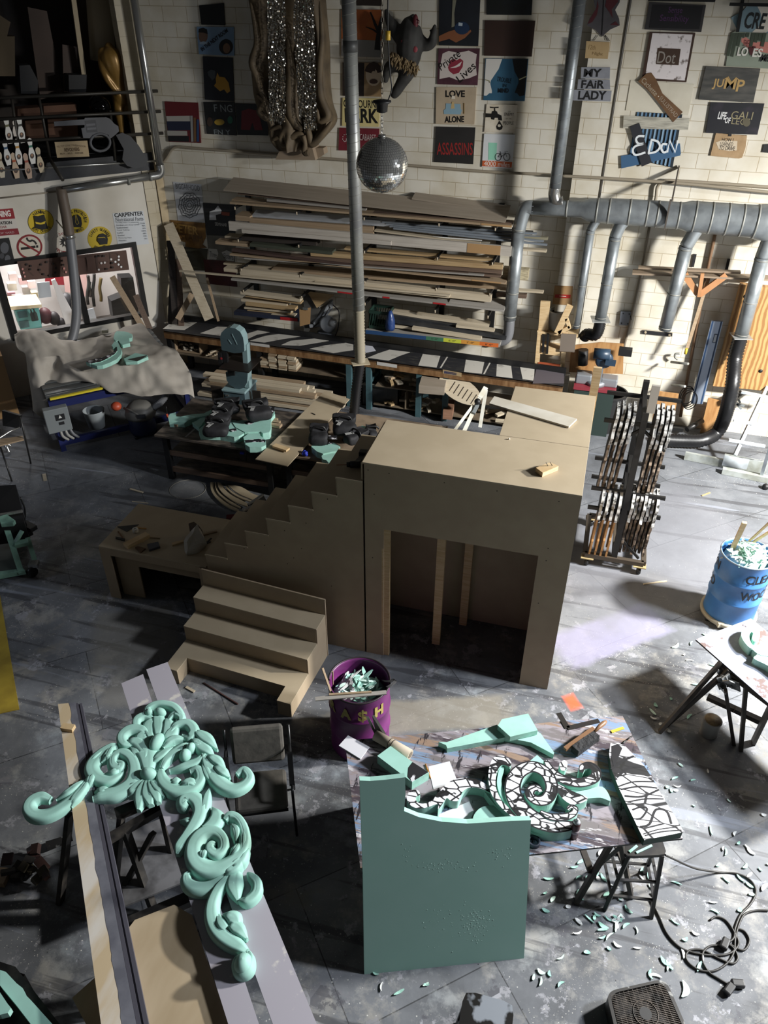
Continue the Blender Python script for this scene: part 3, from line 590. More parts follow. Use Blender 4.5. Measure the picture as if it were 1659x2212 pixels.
mb=MB();mb.beam(wallB(1576,9,.06),wallB(1720,12,.06),.03,.035);o=mb.build('crossbar',BLK)
t=thing('wall_bracket','black T shaped wall bar over the CRE sign','bracket',V((wallB(1606,5,.06).x,YW-.06,wallB(1600,69,.06).z)))
bpy.data.objects.remove(o);mb.build('crossbar',BLK,t)
mb=MB();mb.beam(wallB(1609,-30,.05),wallB(1593,69,.05),.04,.03);mb.build('upright',BLK,t)
# ---- lower left of the back wall
s=Sign(K(360,380,.12055),'paper_poster','pale paper poster with a big inked maze disc',[(110,105),(620,150),(690,835),(205,800)],WASHED('poster_paper','#c3c5c9','#b6b8bc'),th=.006,cat='poster',bname='sheet')
s.txt('BIGGARHOOD',(160,180),(590,225),95,'#56585c')
for r_ in (1,.78,.56,.36,.18): s.line('ink_ring',[(410+190*r_*math.cos(t)*(1+.05*math.sin(9*t)),525+220*r_*math.sin(t)*(1+.05*math.sin(9*t))) for t in [2*PI*i/40 for i in range(40)]],.012,'#4b4d51',True)
for i in range(16):
    a=2*PI*i/16;s.line('ink_stroke',[(410+190*q*math.cos(a+w_),525+220*q*math.sin(a+w_)) for q,w_ in ((.3,0),(.45,.15),(.6,-.1),(.78,.12),(.97,0))],.009,'#4b4d51')
s=Sign(K(360,380,.12055),'painted_sign','tan ragged PETER sign under the maze poster',[(60,790),(690,850),(700,1100),(640,1230),(720,1290),(560,1300),(330,1270),(340,1190),(240,1160),(130,980)],mat('stained_tan','#8a6532',.75,col2='#5e421f',scale=5),th=.012)
s.txt('PETER',(130,920),(560,990),150,'#b08843',bold=.02);s.txt('STARM',(250,1085),(640,1130),110,'#5a3d1c')
s=Sign(K(360,380,.12055),'painted_sign','black SEMINAR sign with a white spade shape',[(645,485),(1225,520),(1230,1080),(715,1060)],pm('#111113'),th=.01)
s.shape('painted_spade',[(770,640),(860,610),(920,530),(985,620),(970,680),(880,700),(890,790),(765,790)],'#cfd2d6');s.shape('painted_flame',[(980,640),(1130,655),(1125,720),(985,700)],'#8c3d22');s.txt('SEMINAR',(865,860),(1080,880),60,'#c9c9c6')
s=Sign(K(360,380,.12055),'painted_sign','grey Three Sisters sign half hidden by the lumber rack',[(715,1062),(1240,1085),(1215,1535),(760,1495)],WASHED('sage_drab','#6d6b62','#4f4d46'),th=.01)
s.shape('painted_panel',[(750,1300),(900,1310),(925,1390),(890,1500),(760,1490)],'#b3b2ad');s.shape('painted_panel',[(985,1370),(1075,1330),(1220,1400),(1205,1530),(1080,1520)],'#b3b2ad');s.txt('Three',(770,1395),(895,1420),95,'#1a1a1b');s.txt('Sisters',(1020,1425),(1195,1460),95,'#1a1a1b')
s=Sign(K(360,380,.12055),'painted_sign','dark red picture below the Three Sisters sign',[(655,1495),(1215,1535),(1265,1990),(720,1930)],WASHED('dried_red','#4e161c','#37100f',5),th=.01)
s=Sign(K(360,380,.12055),'olive_sheet','dark olive panel under the tan PETER sign',[(260,1270),(735,1310),(700,1700),(300,1690)],WASHED('olive_drab','#3d3a28','#302e20'),th=.008,cat='panel')

# ---- signs on the angled left wall
def arc_text(s,tx,cx,cy,r,a0,a1,h,col,inward=False):
    n=len(tx)
    for i,ch in enumerate(tx):
        if ch == ' ': continue
        a=math.radians(a0+(a1-a0)*(i+.5)/n);d=math.radians((a1-a0)/n)*.38
        A=(cx+r*math.cos(a-d),cy-r*math.sin(a-d));B=(cx+r*math.cos(a+d),cy-r*math.sin(a+d));s.txt(ch,A,B,h,col,bold=.02)
kq=K(0,430,.20494)
def disc(k,label,cx,cy,rx,ry,col,rot=0):
    q=[(cx+rx*math.cos(t),cy+ry*math.sin(t)) for t in [2*PI*i/40 for i in range(40)]]
    return Sign(kq,'warning_disc',label,q,pm(col),wall=wallL,th=.006,cat='sign',bname='disc')
s=disc(kq,'round yellow WARNING disc about butt cracks',430,237,137,132,'#c9ac22')
s.line('disc_rim',[(430+134*math.cos(t),237+129*math.sin(t)) for t in [2*PI*i/40 for i in range(40)]],.006,'#3a3519',True)
arc_text(s,'WARNING',430,240,105,140,62,34,'#17150c');arc_text(s,'BUTT CRACKS',430,235,108,218,330,32,'#17150c')
s.shape('painted_figure',[(358,178),(410,182),(468,162),(485,235),(508,308),(450,325),(372,305),(370,245)],'#0f0e0a');s.shape('painted_gap',[(372,240),(430,250),(482,232),(470,262),(430,268),(380,262)],'#c9ac22')
s=disc(kq,'round yellow HEARING PROTECTION disc behind the grey hose',800,230,138,130,'#c9ac22')
arc_text(s,'HEARING PROTECTION',800,232,106,185,-8,32,'#17150c');arc_text(s,'REQUIRED',800,230,106,228,318,32,'#17150c')
s.shape('painted_head',[(760,195),(785,168),(820,162),(855,195),(865,260),(855,298),(775,295),(752,240)],'#0f0e0a');s.line('painted_muff',[(795,165),(800,220),(795,245),(812,268),(832,255),(825,235),(815,215),(805,170)],.006,'#c9ac22')
s=disc(kq,'round red ringed no smoking disc',312,502,136,130,'#c9bfae')
s.line('ring',[(312+125*math.cos(t),502+119*math.sin(t)) for t in [2*PI*i/40 for i in range(40)]],.03,'#7e1f22',True)
s.shape('painted_cigarette',[(220,512),(372,490),(376,515),(222,538)],'#151210');s.line('painted_smoke',crom([(285,405),(290,430),(320,445),(335,435),(365,448),(385,478)],4),.028,'#151210');s.line('slash',[(205,440),(420,568)],.03,'#7e1f22')
s.shape('painted_stub',[(382,488),(402,486),(404,512),(384,514)],'#151210')
s=disc(kq,'round white DANGER welding disc behind the grey hose',678,458,130,126,'#cdc6ba')
arc_text(s,'DANGER',678,460,100,125,55,28,'#8e3a38');arc_text(s,'WELDING',678,458,104,215,300,30,'#8e3a38')
s.shape('painted_burst',[(688+(62 if i % 2 else 32)*math.cos(i*PI/11),450+(62 if i % 2 else 32)*math.sin(i*PI/11)) for i in range(22)],'#151210');s.oval('painted_spark',692,462,18,20,'#d8d2c6')
s=disc(kq,'round yellow SAFETY GLASSES disc',1052,417,128,128,'#bfa423')
arc_text(s,'SAFETY GLASSES',1052,420,100,168,12,30,'#17150c');arc_text(s,'REQUIRED',1052,412,104,238,312,28,'#17150c')
s.shape('painted_head',[(1030,400),(1050,372),(1085,360),(1122,380),(1138,420),(1132,475),(1060,482),(1042,455),(1026,440)],'#0f0e0a');s.line('painted_glasses',[(1028,408),(1100,402),(1110,412)],.008,'#bfa423')
s=Sign(kq,'paper_poster','white CARPENTER nutritional facts poster',[(1185,150),(1510,122),(1572,472),(1245,503)],pm('#c7cacd'),wall=wallL,th=.005,cat='poster',bname='sheet')
s.txt('CARPENTER',(1205,172),(1508,150),44,'#1b1c20',bold=.03);s.txt('Nutritional Facts',(1220,218),(1510,206),40,'#3c4046')
for i,(tl,tr) in enumerate((('Serving Size 1 Carpenter',''),('Servings per shop varies','% Daily'),('Stubbornness','90%'),('Total Talking','40%'),('Coffee','100%'),('Sawdust','65%'),('Measuring Tape','22%'),('Vitamins','0%'))):
    y=250+i*27;dx=i*4.5
    s.txt(tl,(1222+dx,y),(1222+dx+10*len(tl),y-4-.07*len(tl)),15,'#555a61')
    if tr: s.txt(tr,(1520+dx*.9-10*len(tr),y-22),(1525+dx*.9,y-23),14,'#555a61')
for y in (236,285): s.line('rule',[(1215,y),(1525,y-24)],.003,'#777c83')
s=Sign(kq,'safety_sign','red and white warning sign cut by the left edge',[(-150,118),(135,95),(205,375),(-130,410)],pm('#c9c2b9'),wall=wallL,th=.006,bname='plate')
s.shape('red_band',[(-150,120),(135,97),(160,205),(-140,225)],'#8c1d24');s.txt('WARNING',(-150,172),(112,150),66,'#e0d8d0',bold=.04);s.txt('OBSERVATION',(-140,262),(125,247),34,'#1b1a1a',bold=.03);s.txt('CLEAR',(-40,298),(72,292),26,'#8c3034')
s.shape('red_band',[(-138,335),(188,308),(205,372),(-130,398)],'#7e2028');s.txt('OUT OF YARD',(-100,366),(150,350),20,'#b9a5a3')
s=Sign(kq,'dark_picture','black picture with a grey double blob at the left edge',[(-60,425),(95,408),(160,680),(-30,705)],pm('#121212'),wall=wallL,th=.012,cat='picture')
s.oval('painted_blob',48,515,45,60,'#55565a');s.oval('painted_blob',80,630,30,42,'#55565a');s.oval('painted_blob',20,600,25,30,'#3e3f42')
s=Sign(kq,'letter_template','brown hardboard ROUTER letter template over the office window',[(180,660),(1330,540),(1362,745),(235,862)],mat('hardboard_brown','#5b4137',.6,col2='#543b31',scale=5),wall=wallL,th=.09,back=.078,cat='template')
for ch,a,b,hh in (('R',(215,745),(350,735),150),('O',(395,738),(610,728),170),('U',(640,715),(760,706),150),('T',(835,690),(985,678),160),('E',(1010,668),(1145,660),160),('R',(1160,650),(1300,640),165)):
    n0=s.txt(ch,a,b,hh,'#4a342b',name='routed_letter',bold=-.02)
for x,y,c in ((1253,607,1),(1252,640,1),(1217,662,1),(1250,690,1),(1278,715,1),(1172,635,0),(1105,670,0),(1068,675,0),(1042,745,0),(238,738,2),(250,775,2),(262,815,2),(675,732,2),(696,770,2),(280,690,3),(325,705,3),(320,740,3),(435,690,3),(492,665,3),(562,682,3),(588,728,3),(582,775,3),(525,805,3),(460,790,3),(420,745,3),(655,650,3),(668,692,3),(1020,605,3),(1050,598,3),(1095,600,3),(1125,735,3),(1185,672,3),(1188,720,3)):
    s.oval('drilled_hole',x,y,11,12,('#d8d0cc','#f0eeee','#c88a82','#1d1310')[c],n=10)
# ================================================================== DUCTS, PIPES, CONDUIT
GALV=mat('galvanised_steel','#9aa0a3',.42,.55,col2='#7f8487',scale=5,detail=5)
GALV2=mat('dusty_galvanised_steel','#8f8f89',.55,.3,col2='#7c7c77',scale=4,detail=5)
HOSEG=mat('grey_hose','#6c6d70',.5,.1)
HOSEB=mat('black_ribbed_hose','#161618',.4)
CHROME=mat('bright_pipe','#b5b5b2',.25,.85)
IRON=mat('dark_iron_pipe','#35322d',.45,.3)
CONDM=mat('painted_conduit','#8f8574',.5)
def helix(mb,a,b,r,pitch,tr,n=10):
    a=V(a);b=V(b);d=b-a;L=d.length;d.normalize();ref=V((0,0,1)) if abs(d.z) < .9 else V((1,0,0));u=d.cross(ref).normalized();w=d.cross(u)
    N_=max(2,int(L/pitch*n));mb.tube([a+d*(L*i/N_)+(u*math.cos(2*PI*i/n)+w*math.sin(2*PI*i/n))*r for i in range(N_+1)],tr,4,cap=False)
def ribbed(pts,r,pitch=.022,amp=.10,n=14):
    """a corrugated hose along world points"""
    P=[V(p) for p in crom([tuple(p) for p in pts],12)];out=[];rs=[]
    L=0;acc=[0]
    for i in range(1,len(P)): L += (P[i]-P[i-1]).length;acc.append(L)
    k=int(L/(pitch/2));j=0
    for i in range(k+1):
        q=L*i/k
        while j < len(acc)-2 and acc[j+1] < q: j += 1
        f=(q-acc[j])/max(1e-6,acc[j+1]-acc[j]);out.append(P[j].lerp(P[j+1],min(1,max(0,f))));rs.append(r*(1+(amp if i % 2 else -amp)))
    return MB().tube(out,rs,n)
def bend(pts,r,n=8,k=16): return MB().tube([V(p) for p in crom([tuple(p) for p in pts],n)],r,k)

# trunk along the back wall: stepped, with seam bands
YD=12.2
t=thing('trunk_duct','long galvanised trunk duct along the back wall growing fatter to the right','duct',V(py(1400,460,YD)))
cen=[(1150,448,.10),(1205,450,.105),(1258,452,.12),(1272,453,.16),(1320,456,.175),(1385,460,.178),(1440,464,.18),(1472,466,.18),(1488,467,.205),(1560,473,.212),(1625,478,.215),(1645,480,.24),(1720,486,.245)]
C0=[py(x,y,YD) for x,y,_ in cen]
za=C0[0].z;C0=[V((p.x,YD,p.z)) for p in C0]
m=MB();m.tube(C0,[c[2] for c in cen],24);m.build('trunk',GALV,t)
for x in (1225,1290,1316,1360,1398,1420,1466,1500,1535,1570,1602,1632):
    for i in range(len(cen)-1):
        if cen[i][0] <= x <= cen[i+1][0]:
            f=(x-cen[i][0])/(cen[i+1][0]-cen[i][0]);p=C0[i].lerp(C0[i+1],f);r=cen[i][2]+(cen[i+1][2]-cen[i][2])*f
            d=(C0[i+1]-C0[i]).normalized()
            m=MB();m.cyl(p-d*.012,p+d*.012,r+.005,n=24);m.build('seam_band',GALV2,t)
m=MB();p=py(1440,464,YD);m.beam(p+V((0,-.2,-.15)),p+V((0,-.2,.25)),.05,.02,(1,0,0));m.beam(p+V((.02,-.2,.25)),V((p.x+.06,YW-.02,p.z+.55)),.05,.02,(1,0,0));m.build('hanger',mat('steel_hanger','#5b544d',.5,.4),t)
# left end drop of the trunk, down beside the lumber rack
t=thing('duct_drop','galvanised drop pipe elbowing off the left end of the trunk beside the lumber rack','duct',V(py(1090,745,YD)))
a=C0[0];lo_=py(1098,690,YD);x0=py(1120,500,YD)
m=bend([a+V((.02,0,0)),a+V((-.08,0,-.01)),V((x0.x+.04,YD,a.z-.1)),V((x0.x,YD,x0.z))],.1);m.build('elbow',GALV,t)
m=MB();m.cyl((x0.x,YD,x0.z),(x0.x,YD,lo_.z),.098);m.build('pipe',GALV,t)
for y in (494,632,683):
    m=MB();z=py(1110,y,YD).z;m.cyl((x0.x,YD,z-.012),(x0.x,YD,z+.012),.104);m.build('seam_band',GALV2,t)
m=bend([(x0.x,YD,lo_.z),(x0.x,YD,lo_.z-.25),(x0.x-.06,YD,lo_.z-.36),(x0.x-.25,YD+.02,lo_.z-.42)],.085);m.build('lower_elbow',HOSEG,t)
# vertical riser
t=thing('duct_riser','tall galvanised riser pipe elbowing down into the trunk duct','duct',V(py(1198,405,YD)))
p=py(1199,405,YD);q=py(1242,-40,YD)
m=MB();m.cyl((p.x,YD,p.z),(p.x+.02,YD,q.z),.083);m.build('pipe',GALV,t)
m=MB();helix(m,(p.x,YD,p.z),(p.x+.02,YD,q.z),.084,.12,.003);m.build('spiral_seam',GALV2,t)
e=py(1216,436,YD);m=bend([(p.x,YD,p.z),(p.x,YD,p.z-.10),(p.x+.05,YD,p.z-.20),(e.x,YD,e.z)],.085);m.build('elbow',CHROME,t)
# four drops
def drop(label,pts,r,Y,hose=None,collar=None,m_=GALV):
    P=[py(x,y,Y) for x,y in pts];t=thing('duct_drop',label,'duct',V(P[-1]))
    e=MB().tube([V(p) for p in crom([tuple(p) for p in P[:3]],5)],r*1.02,16);e.build('elbow',GALV,t)
    m=MB();m.cyl(P[2],P[3],r);m.build('pipe',m_,t)
    for f in (.03,.55,.97):
        q=P[2].lerp(P[3],f);d=(P[3]-P[2]).normalized();m=MB();m.cyl(q-d*.008,q+d*.008,r+.004);m.build('seam_band',GALV2,t)
    if collar:
        m=MB();m.box(P[3],(.27,.27,.012),.2);m.build('blast_gate',mat('gate_metal','#a9aaa8',.4,.5),t)
    return t,P
drop('thin galvanised drop pipe in front of the pilaster',[(1302,470),(1288,478),(1276,497),(1243,708)],.062,YD)
t,P=drop('galvanised drop pipe with gate and short black hose by the pilaster',[(1355,472),(1340,488),(1329,512),(1297,690)],.085,YD,collar=True)
h=py(1262,728,YD+.15);ribbed([P[3],P[3]+V((.0,0,-.15)),P[3]+V((-.04,.02,-.27)),P[3]+V((-.16,.1,-.30)),h],.085,.03).build('hose',HOSEB,t)
drop('galvanised drop pipe ending open in mid air',[(1520,480),(1502,500),(1482,532),(1436,712)],.095,YD)
t,P=drop('galvanised drop pipe feeding the long black hose at the right',[(1672,490),(1660,522),(1647,556),(1601,726)],.10,YD,collar=True)
g=V(pz(1432,950,.13));ribbed([P[3],P[3]+V((0,-.02,-.35)),py(1580,845,11.9),V(pz(1555,925,.3)),V(pz(1520,950,.16)),V(pz(1475,952,.13)),g],.105,.05,.07).build('hose',HOSEB,t)

# spiral pipe in the middle of the shop
YC=10.25
t=thing('duct_drop','tall spiral pipe with ribbed hose hanging in the middle of the shop','duct',V(py(766,890,YC)))
a=py(752,-40,YC);b=py(775,668,YC)
m=MB();m.cyl(a,b,.085,n=22);m.build('pipe',mat('spiral_pipe_steel','#a3a49f',.45,.5,col2='#88898a',scale=3),t)
m=MB();helix(m,a,b,.086,.105,.0035,14);m.build('spiral_seam',GALV2,t)
c=py(778,782,YC);d=py(765,893,YC-.1)
m=MB();q=a.lerp(b,.18);m.cyl(q,q+V((0,0,.12)),.09);m.build('joint_band',mat('duct_tape','#4c4d4c',.5,.2),t)
ribbed([b,b.lerp(c,.5),c],.078,.045,.06).build('upper_hose',mat('tan_ribbed_hose','#8f8775',.55),t)
ribbed([c,c.lerp(d,.5)+V((-.01,0,0)),d],.075,.045,.09).build('lower_hose',HOSEB,t)
m=MB();m.box(c,(.26,.22,.012),.5);m.build('blast_gate',mat('gate_tan','#b0a58d',.5),t)
# bright pipe of the left wall and its grey hose down to the router table
t=thing('duct_run','bright pipe running down the corner and along the angled wall to a grey hose','duct',V(pl(140,840,1.0)))
co=pl(348,372,.22);top=V((co.x-.02,co.y,py(293,-30,co.y).z+.4))
m=MB();m.cyl(V((co.x,co.y,co.z+.1)),top,.062);m.build('riser',CHROME,t)
en=pl(136,410,.22)
m=bend([V((co.x,co.y,co.z+.12)),V((co.x,co.y,co.z+.02)),co+WD*.06+V((0,0,-.04)),co+WD*.2+V((0,0,-.05))],.068);m.build('elbow',CHROME,t)
m=MB();m.cyl(co+WD*.18+V((0,0,-.05)),en,.06);m.build('cross_pipe',CHROME,t)
for f in (.12,.35):
    q=co.lerp(en,f);m=MB();m.cyl(q-WD*.02+V((0,0,-.04)),q+WD*.02+V((0,0,-.04)),.068);m.build('seam_band',GALV2,t)
hp=[en+WD*.02+V((0,0,.03)),en+WD*.03+V((0,0,-.1)),pl(143,465,.30),pl(150,510,.38),pl(160,600,.5),pl(165,680,.62),pl(155,735,.75),pl(133,780,.9),pl(130,812,.95)]
bend([tuple(p) for p in hp[:4]],.085).build('upper_hose',mat('dusty_brown_hose','#5c5045',.6),t)
bend([tuple(p) for p in hp[3:]],.078).build('hose',HOSEG,t)
q=hp[-1];q2=pl(148,862,.95)
bend([q,q.lerp(q2,.4)+V((-.03,0,0)),q2],.068).build('boot',mat('grey_brown_hose','#6b645b',.5),t)
m=MB();m.cyl(hp[3]-V((0,0,.03)),hp[3]+V((0,0,.03)),.09);m.tube([hp[3]+V((0,0,0)),pl(122,476,.05)],.012,6);m.build('hanger_clamp',CHROME,t)
# conduits on the wall
def conduit(label,pts,r=.02,Y=YW-.04,m=CONDM,clips=()):
    P=[tuple(py(x,y,Y)) for x,y in pts];o=MB().tube([V(p) for p in crom(P,5)],r,8).build('conduit',m);tag(o,label,'conduit');return o
conduit('long horizontal conduit across the whole back wall, curving down at its left end',[(353,350),(362,338),(372,322),(386,317),(420,320),(602,334),(882,357),(1041,370),(1180,377),(1300,385)],.022)
conduit('horizontal conduit across the right part of the back wall',[(1212,380),(1290,384),(1469,396),(1659,415),(1750,422)],.022,YW-.24)
conduit('bent upper conduit arching over the trunk duct at the right',[(1412,445),(1417,427),(1420,404),(1431,393),(1448,390),(1550,396),(1659,404),(1750,410)],.022,YW-.06)
conduit('dark vertical conduit running up the pilaster edge',[(1368,-40),(1328,210),(1292,440)],.02,YW-.04,IRON)
conduit('black vertical conduit below the trunk beside the pilaster',[(1283,492),(1262,640),(1248,730)],.018,YW-.04,IRON)
conduit('thin vertical conduit on the wall behind the open ended drop pipe',[(1403,489),(1378,620),(1345,762)],.02,YW-.04,mat('brown_conduit','#6f6658',.5))
conduit('brown vertical pipe rising behind the fan shaped wooden bracket',[(1546,500),(1521,620),(1470,900)],.025,YW-.05,mat('rust_pipe','#6b5038',.6))
o=MB().tube([pl(0,428,.03),pl(70,420,.03),pl(130,413,.03)],.012,6).build('conduit',CONDM);tag(o,'thin conduit at the top of the white angled wall left of the hose','conduit')
# ================================================================== LUMBER RACK
def grey_(h,f=.26): c=srgb(h);l=.3*c[0]+.59*c[1]+.11*c[2];return tuple((x+(l-x)*f)*.92 for x in c)
def wood(n,a,b,sc=3,st=(.6,14,14)): return mat(n,grey_(a),.65,col2=grey_(b),scale=sc,stretch=st,detail=5,lo=.35,hi=.7)
W_PALE=wood('pale_plank','#c6b595','#b5a280');W_TAN=wood('tan_plank','#a88c66','#957852');W_BROWN=wood('brown_plank','#6f5540','#5c4534');W_GREY=wood('grey_plank','#9b958c','#8b857b');W_YEL=wood('yellow_plank','#bb9a5e','#a07c43')
W_WHITE=wood('whitewashed_plank','#bfb5a6','#aa9f90');W_DARK=wood('dark_plank','#3a3029','#2c2520');W_GREEN=wood('green_stained_plank','#434936','#363b2d');METG=mat('grey_channel','#80878f',.45,.3);W_BLACK=mat('black_plank','#232426',.5,col2='#303133',scale=6)
W_TAUPE=wood('taupe_panel','#9a8b76','#8d7e69',1.5);KRAFT=mat('cardboard','#9b7a52',.8);REDT=mat('red_tape','#9c1f22',.5)
t=thing('lumber_rack','black steel lumber rack uprights and arms bolted to the back wall','rack',V(py(800,700,YW-.02)))
tiers=[(1085,482),(1085,560),(1085,656),(1080,712)]
ZT_=[3.18,2.66,2.17,1.80]
for (x,y) in ((540,470),(672,560),(808,650),(953,690),(1062,700)):
    p=py(x,y,YW-.03);m=MB();m.lo((p.x-.04,YW-.06,1.05),(p.x+.04,YW-.002,3.4));m.build('upright',BLK,t)
    for z in ZT_:
        m=MB();m.beam((p.x,YW-.06,z-.03),(p.x,YW-.56,z-.02),.035,.04);m.build('arm',BLK,t)
        m=MB();m.cyl((p.x,YW-.57,z-.05),(p.x,YW-.57,z-.005),.012,n=8);plabel(m.build('peg',mat('pale_peg','#a79a84',.6),t),'pale end peg')
def board(label,x0,y0,x1,y1,Y,depth,h,m,cat='board',name='plank',tilt=0.0,tape=None):
    """front top edge given by two points of the photograph on the plane Y; the board runs back by depth and down by h"""
    A=py(x0,y0,Y);B=py(x1,y1,Y);up=V((0,0,1));d=(B-A).normalized();bk=V((0,1,0))*math.cos(tilt)+up*math.sin(tilt);bk -= d*bk.dot(d);bk.normalize();dn=-bk.cross(d).normalized()
    if dn.z > 0: dn=-dn
    mb=MB();P=[A,B,B+bk*depth,A+bk*depth];mb.prism([p+dn*h for p in P],-dn*h)
    if tape is None: o=mb.build(name,m);tag(o,label,cat,'boards on the lumber rack');return o
    t=thing(name,label,cat,(A+B)/2+dn*h,'boards on the lumber rack');mb.build('body',m,t)
    for f0,f1,tm,lb in tape:
        mb=MB();a=A.lerp(B,f0);b=A.lerp(B,f1);q=[a-bk*.002+dn*.002,b-bk*.002+dn*.002,b-bk*.002+dn*(h-.002),a-bk*.002+dn*(h-.002)];mb.prism(q,-bk*.002);plabel(mb.build('tape' if 'tape' in lb else 'tag',tm,t),lb)
    return t
c6=lambda x,y: (340+x*.27125,370+y*.27125);c7=lambda x,y: (760+x*.27125,370+y*.27125)
def bd(label,a,b,Y,depth,h,m,**k): return board(label,*a,*b,Y,depth,h,m,**k)
# top tier
bd('widest taupe panel lying on top of the lumber rack',c6(525,145),c7(1222,400),12.12,.42,.022,W_TAUPE,tilt=.25)
bd('second taupe panel on the top tier, peeking out behind the widest one',c7(478,215),c7(1245,322),12.42,.22,.02,W_TAUPE,tilt=.2)
bd('short brown strip under the widest taupe panel, left end',c6(640,172),c7(318,300),12.2,.12,.025,W_BROWN)
bd('pale board on the top tier left of the spiral pipe',c6(870,225),c6(1660,300),12.18,.26,.03,W_GREY,tilt=.15)
bd('tan board end sticking out at the left of the top tier',c6(590,225),c6(855,250),12.2,.2,.03,W_TAN)
bd('long brown board above the shelf edge of the top tier',c7(60,322),c7(1272,412),12.15,.14,.03,W_BROWN)
bd('front edge board of the top tier with a cardboard tag',c6(575,245),c7(1272,432),12.08,.3,.03,W_TAN,tape=[(.90,1.0,KRAFT,'brown cardboard tag')])
# second tier
bd('grey white board at the back of the second tier',c6(752,350),c7(325,430),12.3,.22,.03,mat('grey_white_board','#a5a8ac',.6,col2='#94979b',scale=2),tilt=.2)
bd('black channel at the back of the second tier',c7(90,380),c7(1440,486),12.42,.1,.04,W_BLACK)
for i in range(4): bd(('topmost','second','third','lowest')[i]+' of the blue grey metal channels on the second tier',c7(240+30*i,402+16*i),c7(1472+28*i,492+30*i),12.36-.05*i,.045,.025,METG)
bd('olive channel end jutting out behind the drop pipe, second tier',c7(1150,508),c7(1560,528),12.3,.08,.04,mat('olive_channel','#807b68',.5))
bd('thin pale batten on the second tier',c7(178,470),c7(1020,576),12.2,.1,.02,W_PALE)
bd('white strip on the second tier',c7(450,505),c7(1035,548),12.26,.02,.012,pm('#d5d5d2'))
bd('squared tan block at the left of the second tier',c6(620,350),c6(735,362),12.2,.3,.08,W_TAN)
bd('tan wide plank behind the front plank of the second tier',c6(730,372),c7(170,445),12.2,.06,.12,W_TAN)
bd('long whitewashed front plank of the second tier with a cardboard tag',c6(565,400),c7(1272,602),12.08,.05,.145,W_WHITE,tape=[(.855,.965,KRAFT,'brown cardboard tag')])
bd('narrow whitewashed piece leaning on the front plank of the second tier',c6(670,462),c7(312,560),12.04,.03,.06,W_WHITE)
bd('pale board end past the drop pipe, second tier',c7(1100,600),c7(1550,632),12.3,.1,.03,W_PALE)
# third tier
bd('short pale offcut at the left of the third tier',c6(535,516),c6(665,528),12.3,.2,.03,W_PALE)
bd('dark board at the top of the third tier',c6(660,520),c6(1262,565),12.22,.2,.06,W_DARK)
bd('pale board sticking out left on the third tier',c6(460,556),c6(722,580),12.12,.2,.05,W_TAN)
bd('green stained board on the third tier',c6(735,575),c6(1392,640),12.1,.2,.05,W_GREEN)
bd('top pine batten of the third tier',c7(-60,612),c7(1120,706),12.22,.12,.03,W_YEL)
bd('thick yellow grained beam of the third tier',c7(-330,640),c7(1200,748),12.12,.12,.07,W_YEL)
bd('brown stack board under the yellow beam, third tier',c7(-500,672),c7(1192,792),12.08,.14,.05,W_BROWN)
bd('lower brown batten of the third tier',c7(-900,672),c7(1185,832),12.06,.12,.03,W_BROWN)
bd('grey brown batten of the third tier ending short at the right',c7(-860,690),c7(1050,826),12.03,.06,.02,W_GREY)
bd('dark red brown board at the bottom left of the third tier',c6(590,620),c6(1560,740),12.05,.1,.04,wood('reddish_plank','#4f362c','#3f2a22'))
bd('shelf edge board of the third tier with a cardboard tag',c6(575,658),c7(1225,888),12.03,.35,.025,W_TAN,tape=[(.885,.985,KRAFT,'brown cardboard tag')])
bd('shadowed tan board under the shelf edge of the third tier',c7(-640,778),c7(1225,925),12.25,.3,.045,W_TAN)
bd('fluted pale trim ends jutting out past the drop pipe, third tier',c7(1205,772),c7(1408,788),12.25,.14,.16,mat('fluted_trim','#b3a78a',.6,col2='#8d8268',scale=12,stretch=(1,1,6)))
# fourth tier
bd('very long thin pine strip reaching far left past the leaning plank',c6(172,790),c7(780,985),12.0,.04,.025,W_PALE)
bd('thin pine strip on the back of the fourth tier',c6(525,730),c6(1250,800),12.35,.1,.03,W_PALE)
bd('second thin pine strip on the fourth tier',c6(678,762),c7(1105,985),12.25,.06,.04,W_PALE)
bd('short squared pine end at the left of the fourth tier',c6(527,770),c6(640,782),12.12,.16,.06,W_PALE)
bd('broad pine board of the fourth tier',c6(655,775),c7(1110,990),12.1,.1,.11,W_PALE)
bd('pine board with broken end on the fourth tier',c7(-300,880),c7(775,992),12.04,.08,.04,W_PALE)
bd('shelf edge board of the fourth tier with red tape',c6(585,855),c7(1212,1106),12.0,.32,.03,W_GREY,tape=[(.41,.47,REDT,'red tape'),(.575,.60,REDT,'red tape'),(.755,.80,REDT,'red tape')])
bd('plywood offcut wedge at the right end of the fourth tier',c7(775,1040),c7(1215,1095),12.06,.3,.012,W_GREY,tilt=.15)
bd('pale board end past the drop pipe, fourth tier',c7(1180,935),c7(1525,962),12.3,.1,.025,W_PALE)
bd('dark board end past the drop pipe, fourth tier',c7(1150,970),c7(1390,985),12.3,.1,.06,W_BROWN)
